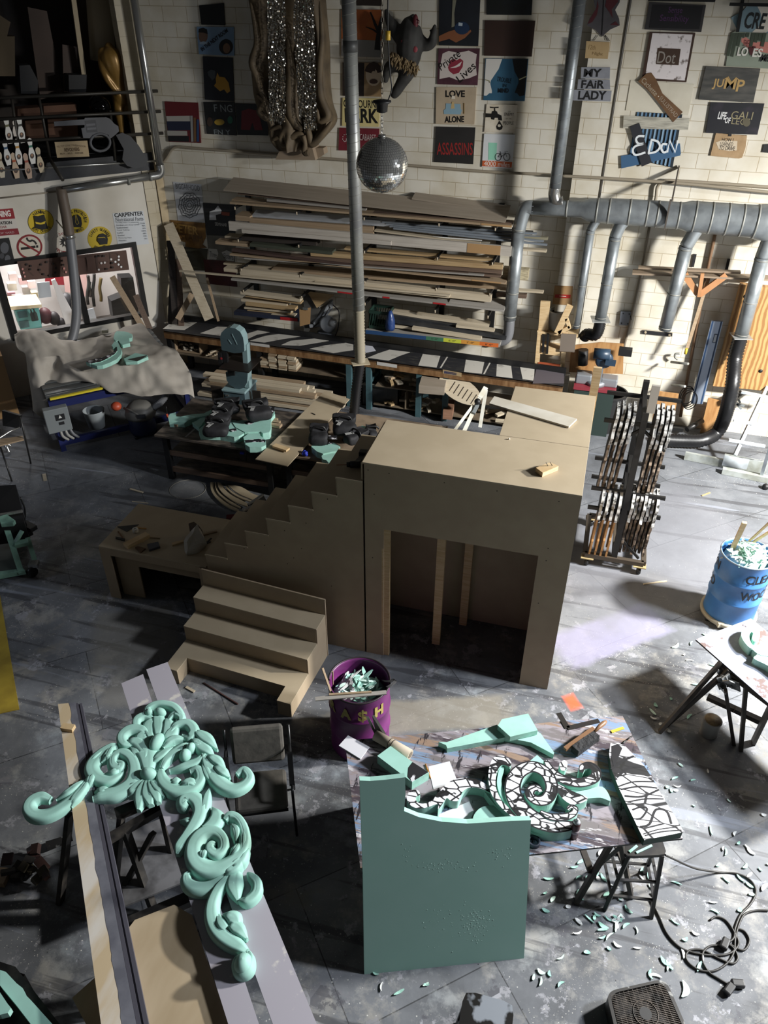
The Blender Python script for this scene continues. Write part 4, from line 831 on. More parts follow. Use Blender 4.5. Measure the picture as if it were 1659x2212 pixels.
# short shelf of offcuts above the bench
bd('dark blue shelf board with red end holding the short offcuts',c6(608,1118),c6(1125,1172),12.05,.42,.06,mat('dark_blue_paint','#23293b',.55,col2='#1b2030',scale=5),cat='shelf',name='shelf_board',tape=[(.72,.98,REDT,'red taped end')])
for i,(a,b,h) in enumerate((((660,957),(1135,1020),.05),((700,985),(1140,1046),.03),((665,1018),(1030,1058),.04),((700,1046),(1095,1092),.05),((690,1082),(1060,1118),.03),((715,1106),(1058,1132),.05),((905,1138),(1090,1152),.04))):
    bd(('topmost','second','third','fourth','fifth','sixth','lowest')[i]+' pale offcut stacked on the dark blue shelf',c6(*a),c6(*b),12.1+.03*(i % 3),.14,h,W_PALE if i % 2 == 0 else W_YEL)
# low right shelf with coloured edge
A=py(*c7(110,1262),11.98);B=py(*c7(1180,1372),11.98)
t=thing('shelf_board','low shelf board with blue, green, yellow and orange length marks on its edge','shelf',(A+B)/2,'boards on the lumber rack')
m=MB();m.prism([A,B,B+V((0,.4,0)),A+V((0,.4,0))],V((0,0,-.06)));m.build('body',W_GREY,t)
f=0
for f1,c in ((.46,'#24436b'),(.59,'#3c6b51'),(.72,'#b6bb3c'),(.855,'#c2883a'),(.99,'#c0612a')):
    a=A.lerp(B,f);b=A.lerp(B,f1);m=MB();m.prism([a+V((0,-.003,-.001)),b+V((0,-.003,-.001)),b+V((0,-.003,-.068)),a+V((0,-.003,-.068))],V((0,-.002,0)));plabel(m.build('edge_mark',pm(c),t),'painted edge mark')
    if f1 > .5: fit_text(t,{.59: "5'-0\"",.72: "6'-0\"",.855: "7'-0\"",.99: "8'-0\""}[f1],a.lerp(b,.3)+V((0,-.006,-.035)),a.lerp(b,.7)+V((0,-.006,-.035)),.03,NB,pm('#2a2a24'))
    f=f1
bd('upper black plank lying along the low shelf',c7(305,1140),c7(1195,1290),12.2,.16,.06,W_BLACK)
bd('lower black plank lying along the low shelf',c7(320,1180),c7(1232,1315),12.1,.1,.06,W_BLACK)
bd('pine board on top of the black planks',c7(320,1118),c7(1092,1222),12.25,.16,.05,W_PALE)
bd('pine strip ending past the black planks',c7(830,1225),c7(1135,1262),12.12,.08,.04,W_PALE)
bd('front pine stack on the low shelf',c7(480,1242),c7(1030,1326),12.02,.12,.05,W_PALE)
bd('short pine piece behind the front pine stack',c7(340,1228),c7(640,1262),12.1,.14,.04,W_PALE)
# milk crate and blue bag on the low shelf
p=py(*c7(215,1258),12.05);t=thing('milk_crate','dark green slatted milk crate on the low shelf','crate',p)
MG=mat('dark_green_plastic','#1d332b',.45);w_,d_,h_=.34,.3,.33
for i,(x0,y0,x1,y1) in enumerate(((-.17,0,.17,0),(-.17,.3,.17,.3),(-.17,0,-.17,.3),(.17,0,.17,.3))):
    m=MB()
    for z in (.01,h_-.06): m.beam(p+V((x0,y0,z+.02)),p+V((x1,y1,z+.02)),.015,.05)
    for k in range(9):
        fa=k/8;fb=max(0,min(1,fa+.12));a=V((x0+(x1-x0)*fa,y0+(y1-y0)*fa,.05));b=V((x0+(x1-x0)*fb,y0+(y1-y0)*fb,h_-.05));m.beam(p+a,p+b,.012,.014,(0,1,0) if i < 2 else (1,0,0))
    m.build('side',MG,t)
m=MB();m.lo(p+V((-.17,0,0)),p+V((.17,.3,.012)));m.build('base',MG,t)
p=py(*c7(305,1262),12.0);m=MB()
m.lathe(p,[(.07,0),(.085,.05),(.08,.16),(.05,.27),(.025,.33)],12);o=m.build('blue_bag',mat('blue_plastic','#243a6a',.35,bump=.6,scale=14),sub=0);tag(o,'crumpled blue bag beside the green milk crate','bag')
# ================================================================== STRIPED WORKBENCH AND WHAT IS STORED UNDER IT
ZB=.95
bFL,bFR,bBL,bBR=V(pz(353,716,ZB)),V(pz(1216,836,ZB)),V(pz(394,690,ZB)),V(pz(1222,806,ZB))
t=thing('workbench','long workbench against the back wall with black and white striped top','workbench',V(((bFL.x+bFR.x)/2,11.9,0)))
BTOP=mat('worn_black_paint','#27272a',.5,col2='#47453f',scale=7,lo=.55,hi=.75,stretch=(1,3,1));BW=mat('worn_white_paint','#bdb9b0',.55,col2='#8e8a82',scale=5,lo=.58,hi=.72)
m=MB();m.prism([bFL+V((0,0,-.03)),bFR+V((0,0,-.03)),bBR+V((0,0,-.03)),bBL+V((0,0,-.03))],(0,0,.03));m.build('top',BTOP,t)
m=MB();d=(bFR-bFL).normalized();nrm=V((d.y,-d.x,0));m.prism([bFL,bFR,bFR+V((0,0,-.13)),bFL+V((0,0,-.13))],nrm*-.03);m.build('apron',mat('varnished_edge','#6a4a2c',.5,col2='#8a6a48',scale=4,stretch=(3,1,1)),t)
m=MB();m.beam(bBL+V((0,0,.04)),bBR+V((0,0,.04)),.04,.1);m.build('back_rail',BLK,t)
def on_bench(k,poly,mm,name,z=.0015):
    mb=MB();mb.prism([V(pz(*k(*q),ZB+z)) for q in poly],(0,0,.001));return mb.build(name,mm,t)
for k,q in ((c6,[(42,1256),(112,1202),(315,1203),(215,1264)]),(c6,[(340,1290),(480,1237),(640,1245),(500,1310)]),(c6,[(640,1330),(700,1298),(800,1266),(895,1282),(790,1302),(720,1335)]),(c6,[(735,1350),(860,1310),(965,1296),(1140,1316),(1000,1336),(850,1364)]),(c6,[(985,1384),(1060,1350),(1250,1332),(1365,1350),(1240,1372),(1130,1390)]),(c6,[(1210,1414),(1340,1385),(1500,1366),(1560,1380),(1560,1424),(1400,1448)]),
             (c7,[(125,1485),(210,1450),(300,1421),(465,1441),(380,1470),(290,1508)]),(c7,[(565,1455),(705,1471),(675,1563),(530,1546)]),(c7,[(908,1500),(1055,1520),(1035,1612),(893,1598)]),(c7,[(1155,1536),(1268,1546),(1280,1648),(1150,1632)]),(c7,[(1340,1558),(1455,1571),(1450,1668),(1360,1655)])):
    on_bench(k,q,BW,'painted_band')
for a,b in (((760,1470),(700,1565)),((1105,1505),(1045,1615))): on_bench(c7,[a,(a[0]+10,a[1]+2),(b[0]+14,b[1]),b],BW,'painted_line')
plabel(on_bench(c7,[(1470,1575),(1690,1612),(1690,1690),(1440,1690)],mat('grey_brown_board','#565055',.6),'end_board',.004),'grey brown end board')
def on_apron(k,a,b,hh,mm,name,label):
    A=ppl(*k(*a),bFL,nrm)+nrm*.002;B=ppl(*k(*b),bFL,nrm)+nrm*.002;mb=MB();mb.prism([A,B,B+V((0,0,-hh)),A+V((0,0,-hh))],nrm*.002);o=mb.build(name,mm,t);plabel(o,label);return A,B
A,B=on_apron(c6,(740,1362),(892,1382),.05,pm('#c3c0ba'),'paper_strip','white paper strip')
A,B=on_apron(c7,(200,1515),(360,1540),.06,pm('#c3c0ba'),'paper_strip','white paper strip')
A,B=on_apron(c7,(725,1578),(875,1605),.07,pm('#a08a68'),'tape_patch','tan tape patch');A,B=on_apron(c7,(735,1588),(835,1605),.045,pm('#1f3a78'),'label','blue label')
TEAL=mat('teal_painted_wood','#3a565c',.6,col2='#2f464b',scale=5)
L_=(bFR-bFL).length
for f in (.01,.26,.495,.545,.67,.735,.985):
    p=bFL.lerp(bFR,f);q=bBL.lerp(bBR,f)
    for r in (p+V((0,.06,0)),q+V((0,-.02,0))):
        m=MB();m.lo((r.x-.045,r.y-.045,0),(r.x+.045,r.y+.045,ZB-.03));m.build('leg',TEAL if f > .4 else BLK,t)
    m=MB();m.beam(p+V((0,.06,-ZB+.5)),q+V((0,-.02,-ZB+.5)),.05,.06);m.build('rail',TEAL if f > .4 else BLK,t)
def under(f0,f1,z,name,mm,y0=.08,y1=.02):
    a,b=bFL.lerp(bFR,f0),bFL.lerp(bFR,f1);c,d=bBL.lerp(bBR,f1),bBL.lerp(bBR,f0)
    mb=MB();mb.prism([V((a.x,a.y+y0,z-.02)),V((b.x,b.y+y0,z-.02)),V((c.x,c.y-y1,z-.02)),V((d.x,d.y-y1,z-.02))],(0,0,.02));return mb.build(name,mm,t)
SHELFW=mat('dusty_shelf_wood','#6f6250',.7,col2='#5a4e40',scale=5)
under(.02,.48,.52,'shelf',SHELFW);under(.56,.72,.46,'shelf',SHELFW);under(.74,.97,.42,'shelf',SHELFW);under(.555,.97,.10,'shelf',SHELFW)
def upos(f,w,z):                          # a spot under the bench: f along it, w from front to back
    a=bFL.lerp(bFR,f);b=bBL.lerp(bBR,f);p=a.lerp(b,w);return V((p.x,p.y,z))
for f in (.635,.80,.90):
    m=MB();a=upos(f,.12,.1);b=upos(f,.95,.1);m.prism([a,b,b+V((0,0,.32)),a+V((0,0,.32))],(.018,0,0));m.build('divider',SHELFW,t)
# scraps
rn=random.Random(3)
SCRAPS=[W_PALE,W_TAN,W_YEL,W_TAUPE]
def scrap(p,l,w,h,R,group,label): o=MB().box(p,(l,w,h),R,0).build('wood_offcut',SCRAPS[rn.randrange(4)]);tag(o,label,'offcut',group)
from mathutils import Euler
def heap(f0,f1,z,n,group,label,lmax=.3):
    for i in range(n):
        lay=i*3//n;p=upos(rn.uniform(f0,f1),rn.uniform(.15,.75),z+.03+.055*lay+rn.uniform(0,.015));R=Euler((rn.uniform(-.2,.2),rn.uniform(-.25,.25),rn.uniform(-1.2,1.2))).to_matrix()
        scrap(p,rn.uniform(.12,lmax),rn.uniform(.05,.1),rn.uniform(.025,.05),R,group,label)
heap(.575,.63,.46,12,'offcuts on the upper bench shelf','short wood offcut heaped on the upper shelf just right of the black hose')
heap(.65,.71,.46,12,'offcuts on the upper bench shelf right','short wood offcut heaped on the upper shelf left of the louvred oval',.3)
heap(.57,.63,.10,14,'offcuts on the lower bench shelf','short wood offcut heaped on the lower shelf just right of the black hose',.26)
heap(.645,.71,.10,14,'offcuts on the lower bench shelf right','short wood offcut heaped in the middle lower bay under the bench',.24)
heap(.82,.89,.10,6,'offcuts in the right lower bay','short wood offcut in the right lower bay under the bench',.28)
# neat stack of short blocks behind the band saw
for c in range(4):
    for r_ in range(6-(c == 0)*2):
        p=upos(.275+.025*c,.2,.53+.035+.045*r_);o=MB().box(p+V((rn.uniform(-.01,.01),rn.uniform(-.02,.02),0)),(.15,.3,.042),rn.uniform(-.06,.06)).build('wood_block',W_PALE if (r_+c) % 3 else W_TAN);tag(o,'short block in the neat stack under the bench right of the band saw','wood block','stacked blocks under the bench')
# long planks on the floor below
k_=0
for r_ in range(6):
    for c in range(3):
        z=.06+.062*r_;y0=11.35+.13*c+.02*(r_ % 2);xr=-4.05+rn.uniform(-.25,.12)-(.1*r_ if r_ > 3 else 0);xl=-6.55+rn.uniform(-.15,.2)
        o=MB().lo((xl,y0,z-.03),(xr,y0+.115,z+.027)).build('plank',(W_PALE,W_TAN,W_PALE)[(r_+c) % 3]);k_ += 1
        tag(o,'long sawn plank in the floor stack behind the band saw','plank','plank stack on the floor')
# loose sticks and a parts bin at the left
for i in range(6):
    a=upos(.105+.006*i,.15,.56+.03*(i % 3));b=a+V((.42,.12+.1*i % .3,.08+.03*(i % 4)))
    o=MB().beam(a,b,.05,.022).build('stick',(W_PALE,W_TAN)[i % 2]);tag(o,'pale stick splayed on the shelf at the left end of the bench','stick','sticks splayed under the bench')
p=upos(.05,.2,.53);t=thing('parts_bin','open bin of small fittings under the left end of the bench','bin',p)
m=MB();m.lo(p+V((-.24,0,0)),p+V((.24,.3,.02)));m.lo(p+V((-.24,.28,0)),p+V((.24,.3,.26)));m.lo(p+V((-.26,0,0)),p+V((-.24,.3,.3)));m.lo(p+V((.24,0,0)),p+V((.26,.3,.3)));m.build('box',W_TAN,t)
m=MB()
for i in range(60): m.box(p+V((rn.uniform(-.21,.21),rn.uniform(.03,.2),rn.uniform(.03,.22))),(rn.uniform(.03,.07),.03,rn.uniform(.02,.05)),Euler((rn.random(),rn.random(),rn.random())).to_matrix())
o=m.build('fittings',mat('dull_fittings','#8d8578',.5,col2='#5f594f',scale=14),t);o['kind']='stuff'
p=upos(.515,.25,.0);t=thing('storage_bin','dark grey storage bin on the floor under the middle of the bench','bin',p+V((.38,0,0)))
q=p+V((.38,0,0));m=MB()
for a,b in (((-.34,0,0),(.34,.02,.42)),((-.34,.4,0),(.34,.42,.42)),((-.34,0,0),(-.32,.42,.42)),((.32,0,0),(.34,.42,.42)),((-.34,0,0),(.34,.42,.02))): m.lo(q+V(a),q+V(b))
m.build('tub',mat('dark_grey_bin','#2a2b2c',.6,col2='#3a3936',scale=6),t)
m=MB();m.lo(q+V((-.36,-.02,.40)),q+V((.36,.0,.44)));m.lo(q+V((-.36,.42,.40)),q+V((.36,.44,.44)));plabel(m.build('rim',mat('grey_bin_rim','#6e6a62',.6),t),'paler rim')
# louvred oval, crate panel
p=V(py(*(K(760,740,.33755)(690,345)),11.62));t=thing('louvred_oval','oval wooden panel with cut slots leaning under the right of the bench','panel',p)
m=MB();nn=V((0,-.75,.66)).normalized();ux=V((1,0,0));uy=nn.cross(ux)
dirx=(ux*.92-uy*.40).normalized();diry=nn.cross(dirx)
m.prism([p+V((0,0,.12))+dirx*.40*math.cos(a)+diry*.19*math.sin(a) for a in [2*PI*i/28 for i in range(28)]],nn*.025);m.build('panel',W_PALE,t)
for i in range(6):
    c_=p+V((0,0,.12))+dirx*(-.14+.085*i)+nn*.026-diry*.02;m=MB();m.beam(c_-diry*.09,c_+diry*.09,.014,.003,nn);m.build('slot',pm('#2b2218'),t)
p=V(py(*(K(760,740,.33755)(520,270)),11.6));o=MB().box(p,(.42,.42,.14),.1).build('wood_crate',W_TAUPE);tag(o,'taupe wooden box under the bench left of the louvred oval','box')
o=MB().box(upos(.742,.3,.18),(.16,.5,.16),.1).build('wood_block',wood('reddish_beam','#9a6a48','#855838'));tag(o,'thick reddish beam end in the bay below the taupe box','wood block')
# things standing on the bench
p=pz(800,752,ZB+.003);t0=MB();q=[V(pz(*kp(x,y),ZB+.004)) for x,y in ((772,742),(800,741),(812,758),(790,762))];t0.prism(q,(0,0,.0015));o=t0.build('paper_sheet',pm('#c9cad2'));tag(o,'loose white paper on the bench behind the spiral pipe','paper')
# chop saw under its cover
t=thing('mitre_saw','grey mitre saw folded on the bench left of the spiral pipe','saw',V(pz(705,722,ZB)))
SAWG=mat('cast_grey_metal','#8b8f94',.4,.4);p=V(pz(705,722,ZB))
m=MB();m.lathe(p+V((0,0,.0)),[(.16,0),(.17,.04),(.14,.06)],20);m.build('turntable',SAWG,t)
m=MB();m.beam(p+V((-.22,.0,.16)),p+V((.12,.2,.62)),.17,.13);m.build('head',SAWG,t,bevel=.03)
m=MB();m.lathe(p+V((.05,-.02,.22)),[(.13,0),(.15,.02),(.15,.07),(.12,.09)],20,ax=(.25,-1,.1));m.build('blade_guard',SAWG,t)
m=MB();m.lathe(p+V((.13,-.02,.26)),[(.07,0),(.075,.06),(.05,.12)],14,ax=(.6,-1,.1));m.build('motor',mat('pale_motor','#a5a7a8',.4,.3),t)
m=MB();m.tube([p+V((-.24,-.05,.12)),p+V((-.05,-.08,.28)),p+V((.1,-.02,.52))],.012,6);m.build('rail',BLK,t)
m=MB();m.tube(crom([tuple(p+V(v)) for v in ((.14,.02,.55),(.26,-.02,.45),(.25,-.05,.2),(.2,-.08,.03))],5),.01,6);m.build('cord',BLK,t)
m=MB();m.beam(p+V((-.3,-.03,.15)),p+V((-.12,.02,.17)),.1,.06);m.build('handle',SAWG,t)
# clipboard and plywood triangle behind the saw
a=c6(1130,1100);b=c6(1220,1085);cc=c6(1215,1215);dd=c6(1135,1235)
t=thing('clipboard','brown clipboard hanging from the shelf left of the mitre saw','clipboard',V(py(*c6(1175,1235),11.97)))
m=MB();m.prism([py(*q,11.97) for q in (a,b,cc,dd)],(0,.006,0));m.build('board',KRAFT,t)
m=MB();m.box(py(*c6(1178,1095),11.96),(.09,.015,.04));m.build('clip',CHROME,t)
m=MB();m.prism([py(*c6(*q),12.5) for q in ((1190,955),(1410,985),(1270,1090))],(0,.015,0));tag(m.build('plywood_triangle',W_YEL),'yellow plywood triangle against the wall above the mitre saw','panel')
m=MB();m.prism([py(*c6(*q),12.55) for q in ((1165,950),(1215,1000),(1300,1100),(1200,1290),(1165,1290))],(0,.01,0));tag(m.build('metal_sheet',mat('grey_metal_panel','#4b4a47',.5)),'dark grey panel standing on the bench left of the mitre saw','panel')
# red brown batten at the back of the bench
m=MB();m.beam(V(pz(*c6(1145,1302),ZB))+V((0,0,.03)),V(pz(*c6(1560,1355),ZB))+V((0,0,.03)),.04,.06);tag(m.build('batten',wood('red_brown_batten','#7a4f32','#694227')),'red brown batten lying along the back of the bench left of the spiral pipe','batten')
# leaning planks in the corner
def lean(label,a,b,Y0,Y1,w,th,m,za=None):
    A=py(*a,Y0);B=py(*b,Y1);mb=MB();mb.beam(A,B,w,th,(.3,-1,.2));o=mb.build('plank',m);tag(o,label,'plank');return o
lean('long pale plank leaning in the corner across the lumber ends',(364,484),(452,690),12.5,12.05,.17,.03,W_PALE)
lean('dark board leaning in the corner behind the long pale plank',(368,520),(380,700),12.5,12.2,.12,.03,W_DARK)
lean('second dark board leaning in the corner',(385,560),(392,705),12.5,12.2,.1,.03,W_BROWN)
lean('third narrow dark board leaning in the corner by the white wall',(372,600),(366,708),12.45,12.2,.08,.03,W_DARK)
lean('short slanting tan board leaning low in the corner',(415,635),(384,690),12.4,12.1,.1,.02,W_TAN)
lean('thin stick leaning beside the dark red picture',(447,600),(472,694),12.4,12.1,.04,.02,W_TAN)
# ================================================================== MIRROR BALL, DRAPED FIGURE, APE, LOFT, OFFICE
MIRROR=mat('mirror_tile','#cfcfcb',.1,.85)
bc=CAMP+pray(825,357)*7.45;BR=.246
t=thing('mirror_ball','big silver mirror ball hanging on a chain in front of the signs','mirror ball',bc)
m=MB();m.sphere(bc,BR-.004,32,18);m.build('core',mat('ball_core','#3a3a3c',.6),t)
m=MB();rn=random.Random(5);rows=34
for i in range(rows):
    a0=PI*(i+.06)/rows;a1=PI*(i+.94)/rows;n=max(4,int(2*PI*math.sin((a0+a1)/2)*rows/PI))
    for k in range(n):
        p0=2*PI*(k+.05)/n;p1=2*PI*(k+.95)/n
        q=[V((math.sin(a)*math.cos(p),math.sin(a)*math.sin(p),math.cos(a)))*BR for a,p in ((a0,p0),(a1,p0),(a1,p1),(a0,p1))]
        c=sum(q,V((0,0,0)))/4;ax=V((rn.gauss(0,1),rn.gauss(0,1),rn.gauss(0,1))).normalized();R=Matrix.Rotation(rn.gauss(0,.05),3,ax)
        m.add([bc+c+R @ (v-c) for v in q],[(0,1,2,3)])
m.build('mirror_tiles',MIRROR,t)
m=MB();m.cyl(bc+V((0,0,BR-.005)),bc+V((0,0,BR+.02)),.035);m.build('cap',CHROME,t)
tp=bc+V((0,0,1.75));mo=bc+V((0,0,.50))
def chain(mb,a,b,l=.045,r=.0035):
    a=V(a);b=V(b);n=int((b-a).length/l)
    for i in range(n):
        c=a.lerp(b,(i+.5)/n);k=i % 2;e=V((1,0,0)) if k else V((0,1,0))
        mb.tube([c+e*.010*math.cos(q)+V((0,0,1))*l*.66*math.sin(q) for q in [2*PI*j/10 for j in range(10)]],r,5,closed=True)
m=MB();chain(m,bc+V((0,0,BR+.02)),mo-V((0,0,.05)),.03,.0025);o=m.build('short_chain',CHROME,t)
m=MB();chain(m,mo+V((0,0,.06)),tp+V((0,0,.4)));m.build('chain',mat('steel_chain','#8c867a',.4,.8),t)
m=MB();m.lathe(mo,[(.028,-.05),(.05,-.04),(.055,.02),(.085,.035),(.085,.05),(.03,.06)],18);plabel(m.build('motor',BLK,t),'black hanging motor')
m=MB();m.tube(crom([tuple(v) for v in (tp+V((.02,0,.4)),mo+V((.05,0,1.0)),mo+V((.05,0,.62)),mo+V((.07,0,.3)),mo+V((.09,0,.15)),mo+V((.05,0,.04)))],6),.006,6);m.build('cable',BLK,t)
p=mo+V((.055,-.01,.56));m=MB();m.cyl(p-V((0,0,.035)),p+V((0,0,.035)),.022);plabel(m.build('plug',mat('yellow_plug','#d0a83a',.45),t),'yellow plug')

# draped figure with silver sequin streamers
YS=YW-.22
def outl(pts):
    P=crom([(y,x) for x,y in pts],6)
    def f(y):
        for a,b in zip(P,P[1:]):
            if a[0] <= y <= b[0]: return a[1]+(b[1]-a[1])*(y-a[0])/max(1e-6,b[0]-a[0])
        return P[0][1] if y < P[0][0] else P[-1][1]
    return f
lf=outl([(500,-120),(530,0),(560,150),(592,330),(580,420),(550,520),(562,700),(575,800),(600,880),(640,960),(690,1020),(700,1110),(730,1180),(800,1235)])
rf=outl([(1120,-120),(1132,0),(1150,200),(1168,400),(1176,700),(1195,870),(1232,990),(1215,1060),(1150,1140),(1060,1238)])
t=thing('draped_figure','large brown draped wall figure with silver sequin streamers and a small plinth','sculpture',V(py(*k2(930,1335),YS)))
DRAPE=mat('brown_drape','#675842',.7,col2='#4a3e2e',scale=4,detail=5)
m=MB();nu,nv=56,60;vs=[]
for j in range(nv+1):
    y=-120+(1238+120)*j/nv;a=lf(y);b=rf(y)
    for i in range(nu+1):
        u=i/nu;x=a+(b-a)*u;P=py(*k2(x,y),YS);bul=math.sqrt(max(0,1-(2*u-1)**2))
        fold=.045*math.sin(u*17+math.sin(y*.006)*2.2+y*.0022)+.03*math.sin(u*31+y*.009+1.3)+.02*math.sin(u*9-y*.013)
        side=.16*math.exp(-((u-.09)/.10)**2)+.14*math.exp(-((u-.93)/.09)**2)+.13*math.exp(-((u-.46-.04*math.sin(y*.004))/.07)**2)*(1 if y > 230 else max(0,(y-60)/170))
        flare=.12*max(0,(y-850)/400)
        dep=bul*(.10+flare)+side*bul+fold*bul*(.5+.6*max(0,y/1200))
        P=P+V((0,-dep,0));vs.append(P)
m.add(vs,[(j*(nu+1)+i,j*(nu+1)+i+1,(j+1)*(nu+1)+i+1,(j+1)*(nu+1)+i) for j in range(nv) for i in range(nu)],0,True)
nb=len(vs);vs2=[]
for j in range(nv+1):
    y=-120+(1238+120)*j/nv
    for x in (lf(y),rf(y)): P=py(*k2(x,y),YS);vs2.append(V((P.x,YW-.01,P.z)))
o0_=len(m.v);m.v += [tuple(v) for v in vs2]
for j in range(nv):
    m.f += [[j*(nu+1),(j+1)*(nu+1),o0_+2*(j+1),o0_+2*j],[j*(nu+1)+nu,o0_+2*j+1,o0_+2*(j+1)+1,(j+1)*(nu+1)+nu]];m.mi += [0,0];m.sm += [False,False]
m.build('drape',DRAPE,t)
# big rolled folds
for pts,r in (([(545,20),(585,220),(600,370),(560,520),(600,640),(640,780),(700,880)],.05),([(1120,10),(1140,300),(1120,600),(1130,800),(1190,960),(1120,1010),(1100,900)],.05),([(850,300),(880,600),(870,850),(900,1000),(980,1090)],.075),([(590,790),(660,850),(620,930),(690,990),(640,900)],.045),([(700,1090),(800,1060),(850,1150),(960,1120),(1000,1180),(1060,1230)],.045),([(1000,1000),(1030,1110),(1060,1200),(1150,1110),(1225,1010)],.05),([(720,1170),(790,1150),(820,1215),(900,1200)],.04)):
    P=[py(*k2(x,y),YS-.20) for x,y in pts];n=len(crom(pts,5));m=MB();m.tube([V(p) for p in crom([tuple(p) for p in P],5)],[r*1.15*(.1+.9*math.sin(PI*i/(n-1))**.6) for i in range(n)],10);m.build('fold',DRAPE,t)
SEQ=mat('silver_sequin','#cfcac0',.13,1.0)
for (xa,xb,ya,yb,sk) in ((682,838,-60,1040,20),(890,1070,-60,1010,28),(985,1090,1000,1115,10)):
    m=MB();nx=max(5,int((xb-xa)/8));ny=int((yb-ya)/11)
    for i in range(nx):
        end=ny-rn.randrange(0,5)
        for j in range(end):
            x=xa+(xb-xa)*(i+.5)/nx+sk*j/ny+2.5*math.sin(j*.4+i*2);y=ya+(yb-ya)*j/ny+5*(i % 2)
            if x > 835 and x < 905+(0 if y < 250 else (y-250)*.06): continue
            c=py(*k2(x,y),YS-.30-.03*math.sin(i*1.7));a=rn.uniform(-.8,.8);b=rn.uniform(-.7,.7)
            u=V((math.cos(a),math.sin(a),0))*.0085;w=V((0,math.sin(b),math.cos(b)))*.010
            m.add([c-u-w,c+u-w,c+u+w,c-u+w],[(0,1,2,3)])
    o=m.build('sequin_streamers',SEQ,t);o['kind']='stuff'
m=MB();P=[py(*k2(x,y),YS-.14) for x,y in ((800,1225),(1060,1235),(1085,1335),(752,1330))];m.prism(P,(0,.30,0));m.build('plinth',mat('plinth_tan','#8d7c68',.65),t)
m=MB();P=[py(*k2(x,y),YS-.02) for x,y in ((1060,1235),(1150,1235),(1158,1285),(1085,1335))];m.prism(P,(0,.18,0));m.build('plinth_side',mat('plinth_tan','#8d7c68'),t)
m=MB();P=[py(*k2(x,y),YS-.25) for x,y in ((985,1130),(1000,1200),(990,1270),(1030,1275))];m.tube([V(p) for p in crom([tuple(p) for p in P],4)],[.035]*5+[.04]*4+[.045]*4,10);m.build('foot',DRAPE,t)

# ape shaped prop
def blob(parent,name,m_,parts,k,Y,pxm,vox=.018):
    mb=MB()
    for pts in parts:
        P=crom([(x,y,r,d) for x,y,r,d in pts],4)
        W_=[py(*k(x,y),Y-d) if not callable(Y) else Y(*k(x,y),d) for x,y,r,d in P];R_=[max(.01,r*pxm) for x,y,r,d in P]
        mb.tube(W_,R_,14)
        for q,r_ in ((W_[0],R_[0]),(W_[-1],R_[-1])): mb.sphere(q,r_*.98,14,8)
    o=mb.build(name,m_,parent);r=o.modifiers.new('remesh','REMESH');r.mode='VOXEL';r.voxel_size=vox;r.use_smooth_shade=True
    s_=o.modifiers.new('smooth','SMOOTH');s_.iterations=4;s_.factor=.5;return o
ka=K(820,10,.0949);ya=YW-.22;PXM=.0949/133
t=thing('ape_prop','headless dark grey ape shaped prop with a fur skirt hung on the wall','prop',V(py(*ka(600,2100),ya)))
blob(t,'body',mat('charcoal_foam','#2d2c2a',.75,col2='#3b3a37',scale=7,bump=.3),[
    [(760,330,90,0),(710,450,190,.02),(700,700,250,.05),(680,1000,265,.06),(660,1230,230,.05),(600,1350,200,.0)],
    [(150,150,45,0),(190,300,75,.02),(300,480,120,.02),(440,700,135,.02),(560,850,140,0)],
    [(900,820,130,.02),(1050,920,115,.04),(1190,860,100,.06),(1220,700,75,.08),(1245,580,55,.08),(1250,500,45,.08)],
    [(430,1350,150,0),(240,1420,120,.05),(160,1560,90,.05),(140,1720,60,.03)],
    [(690,1400,170,0),(600,1600,150,.02),(500,1780,120,.02),(400,1950,105,.03),(340,2030,95,.03)],
    [(1200,620,30,.08),(1140,575,22,.08)]],ka,ya,PXM)
m=MB()
for i in range(150):
    f=rn.random();x=270+590*f+rn.uniform(-40,40);y=1170+260*f+rn.uniform(-90,110);c=py(*ka(x,y),ya-.17-rn.uniform(0,.05));e=c+V((rn.uniform(-.05,.05),rn.uniform(-.06,.0),rn.uniform(-.09,-.03)));m.tube([c,c.lerp(e,.5)+V((0,-.015,0)),e],[.018,.014,.003],6)
o=m.build('fur_skirt',mat('tan_fur','#8d7856',.9,col2='#5f5039',scale=15),t);o['kind']='stuff'
for x,y,r in ((560,855,.05),(810,1020,.035)):
    m=MB();m.sphere(py(*ka(x,y),ya-.21),r,12,8,sc=(1,.4,1.1));plabel(m.build('red_patch',mat('raw_pink','#8e3f45',.6),t),'pink red patch')
m=MB();m.sphere(py(*ka(815,390),ya-.12),.06,12,8,sc=(.7,.6,1.5));m.tube([py(*ka(x,y),ya-.15) for x,y in ((850,330),(900,370),(895,420),(860,420))],.006,6);plabel(m.build('torn_neck',mat('dark_red_rubber','#5e1f26',.55),t),'dark red torn neck')

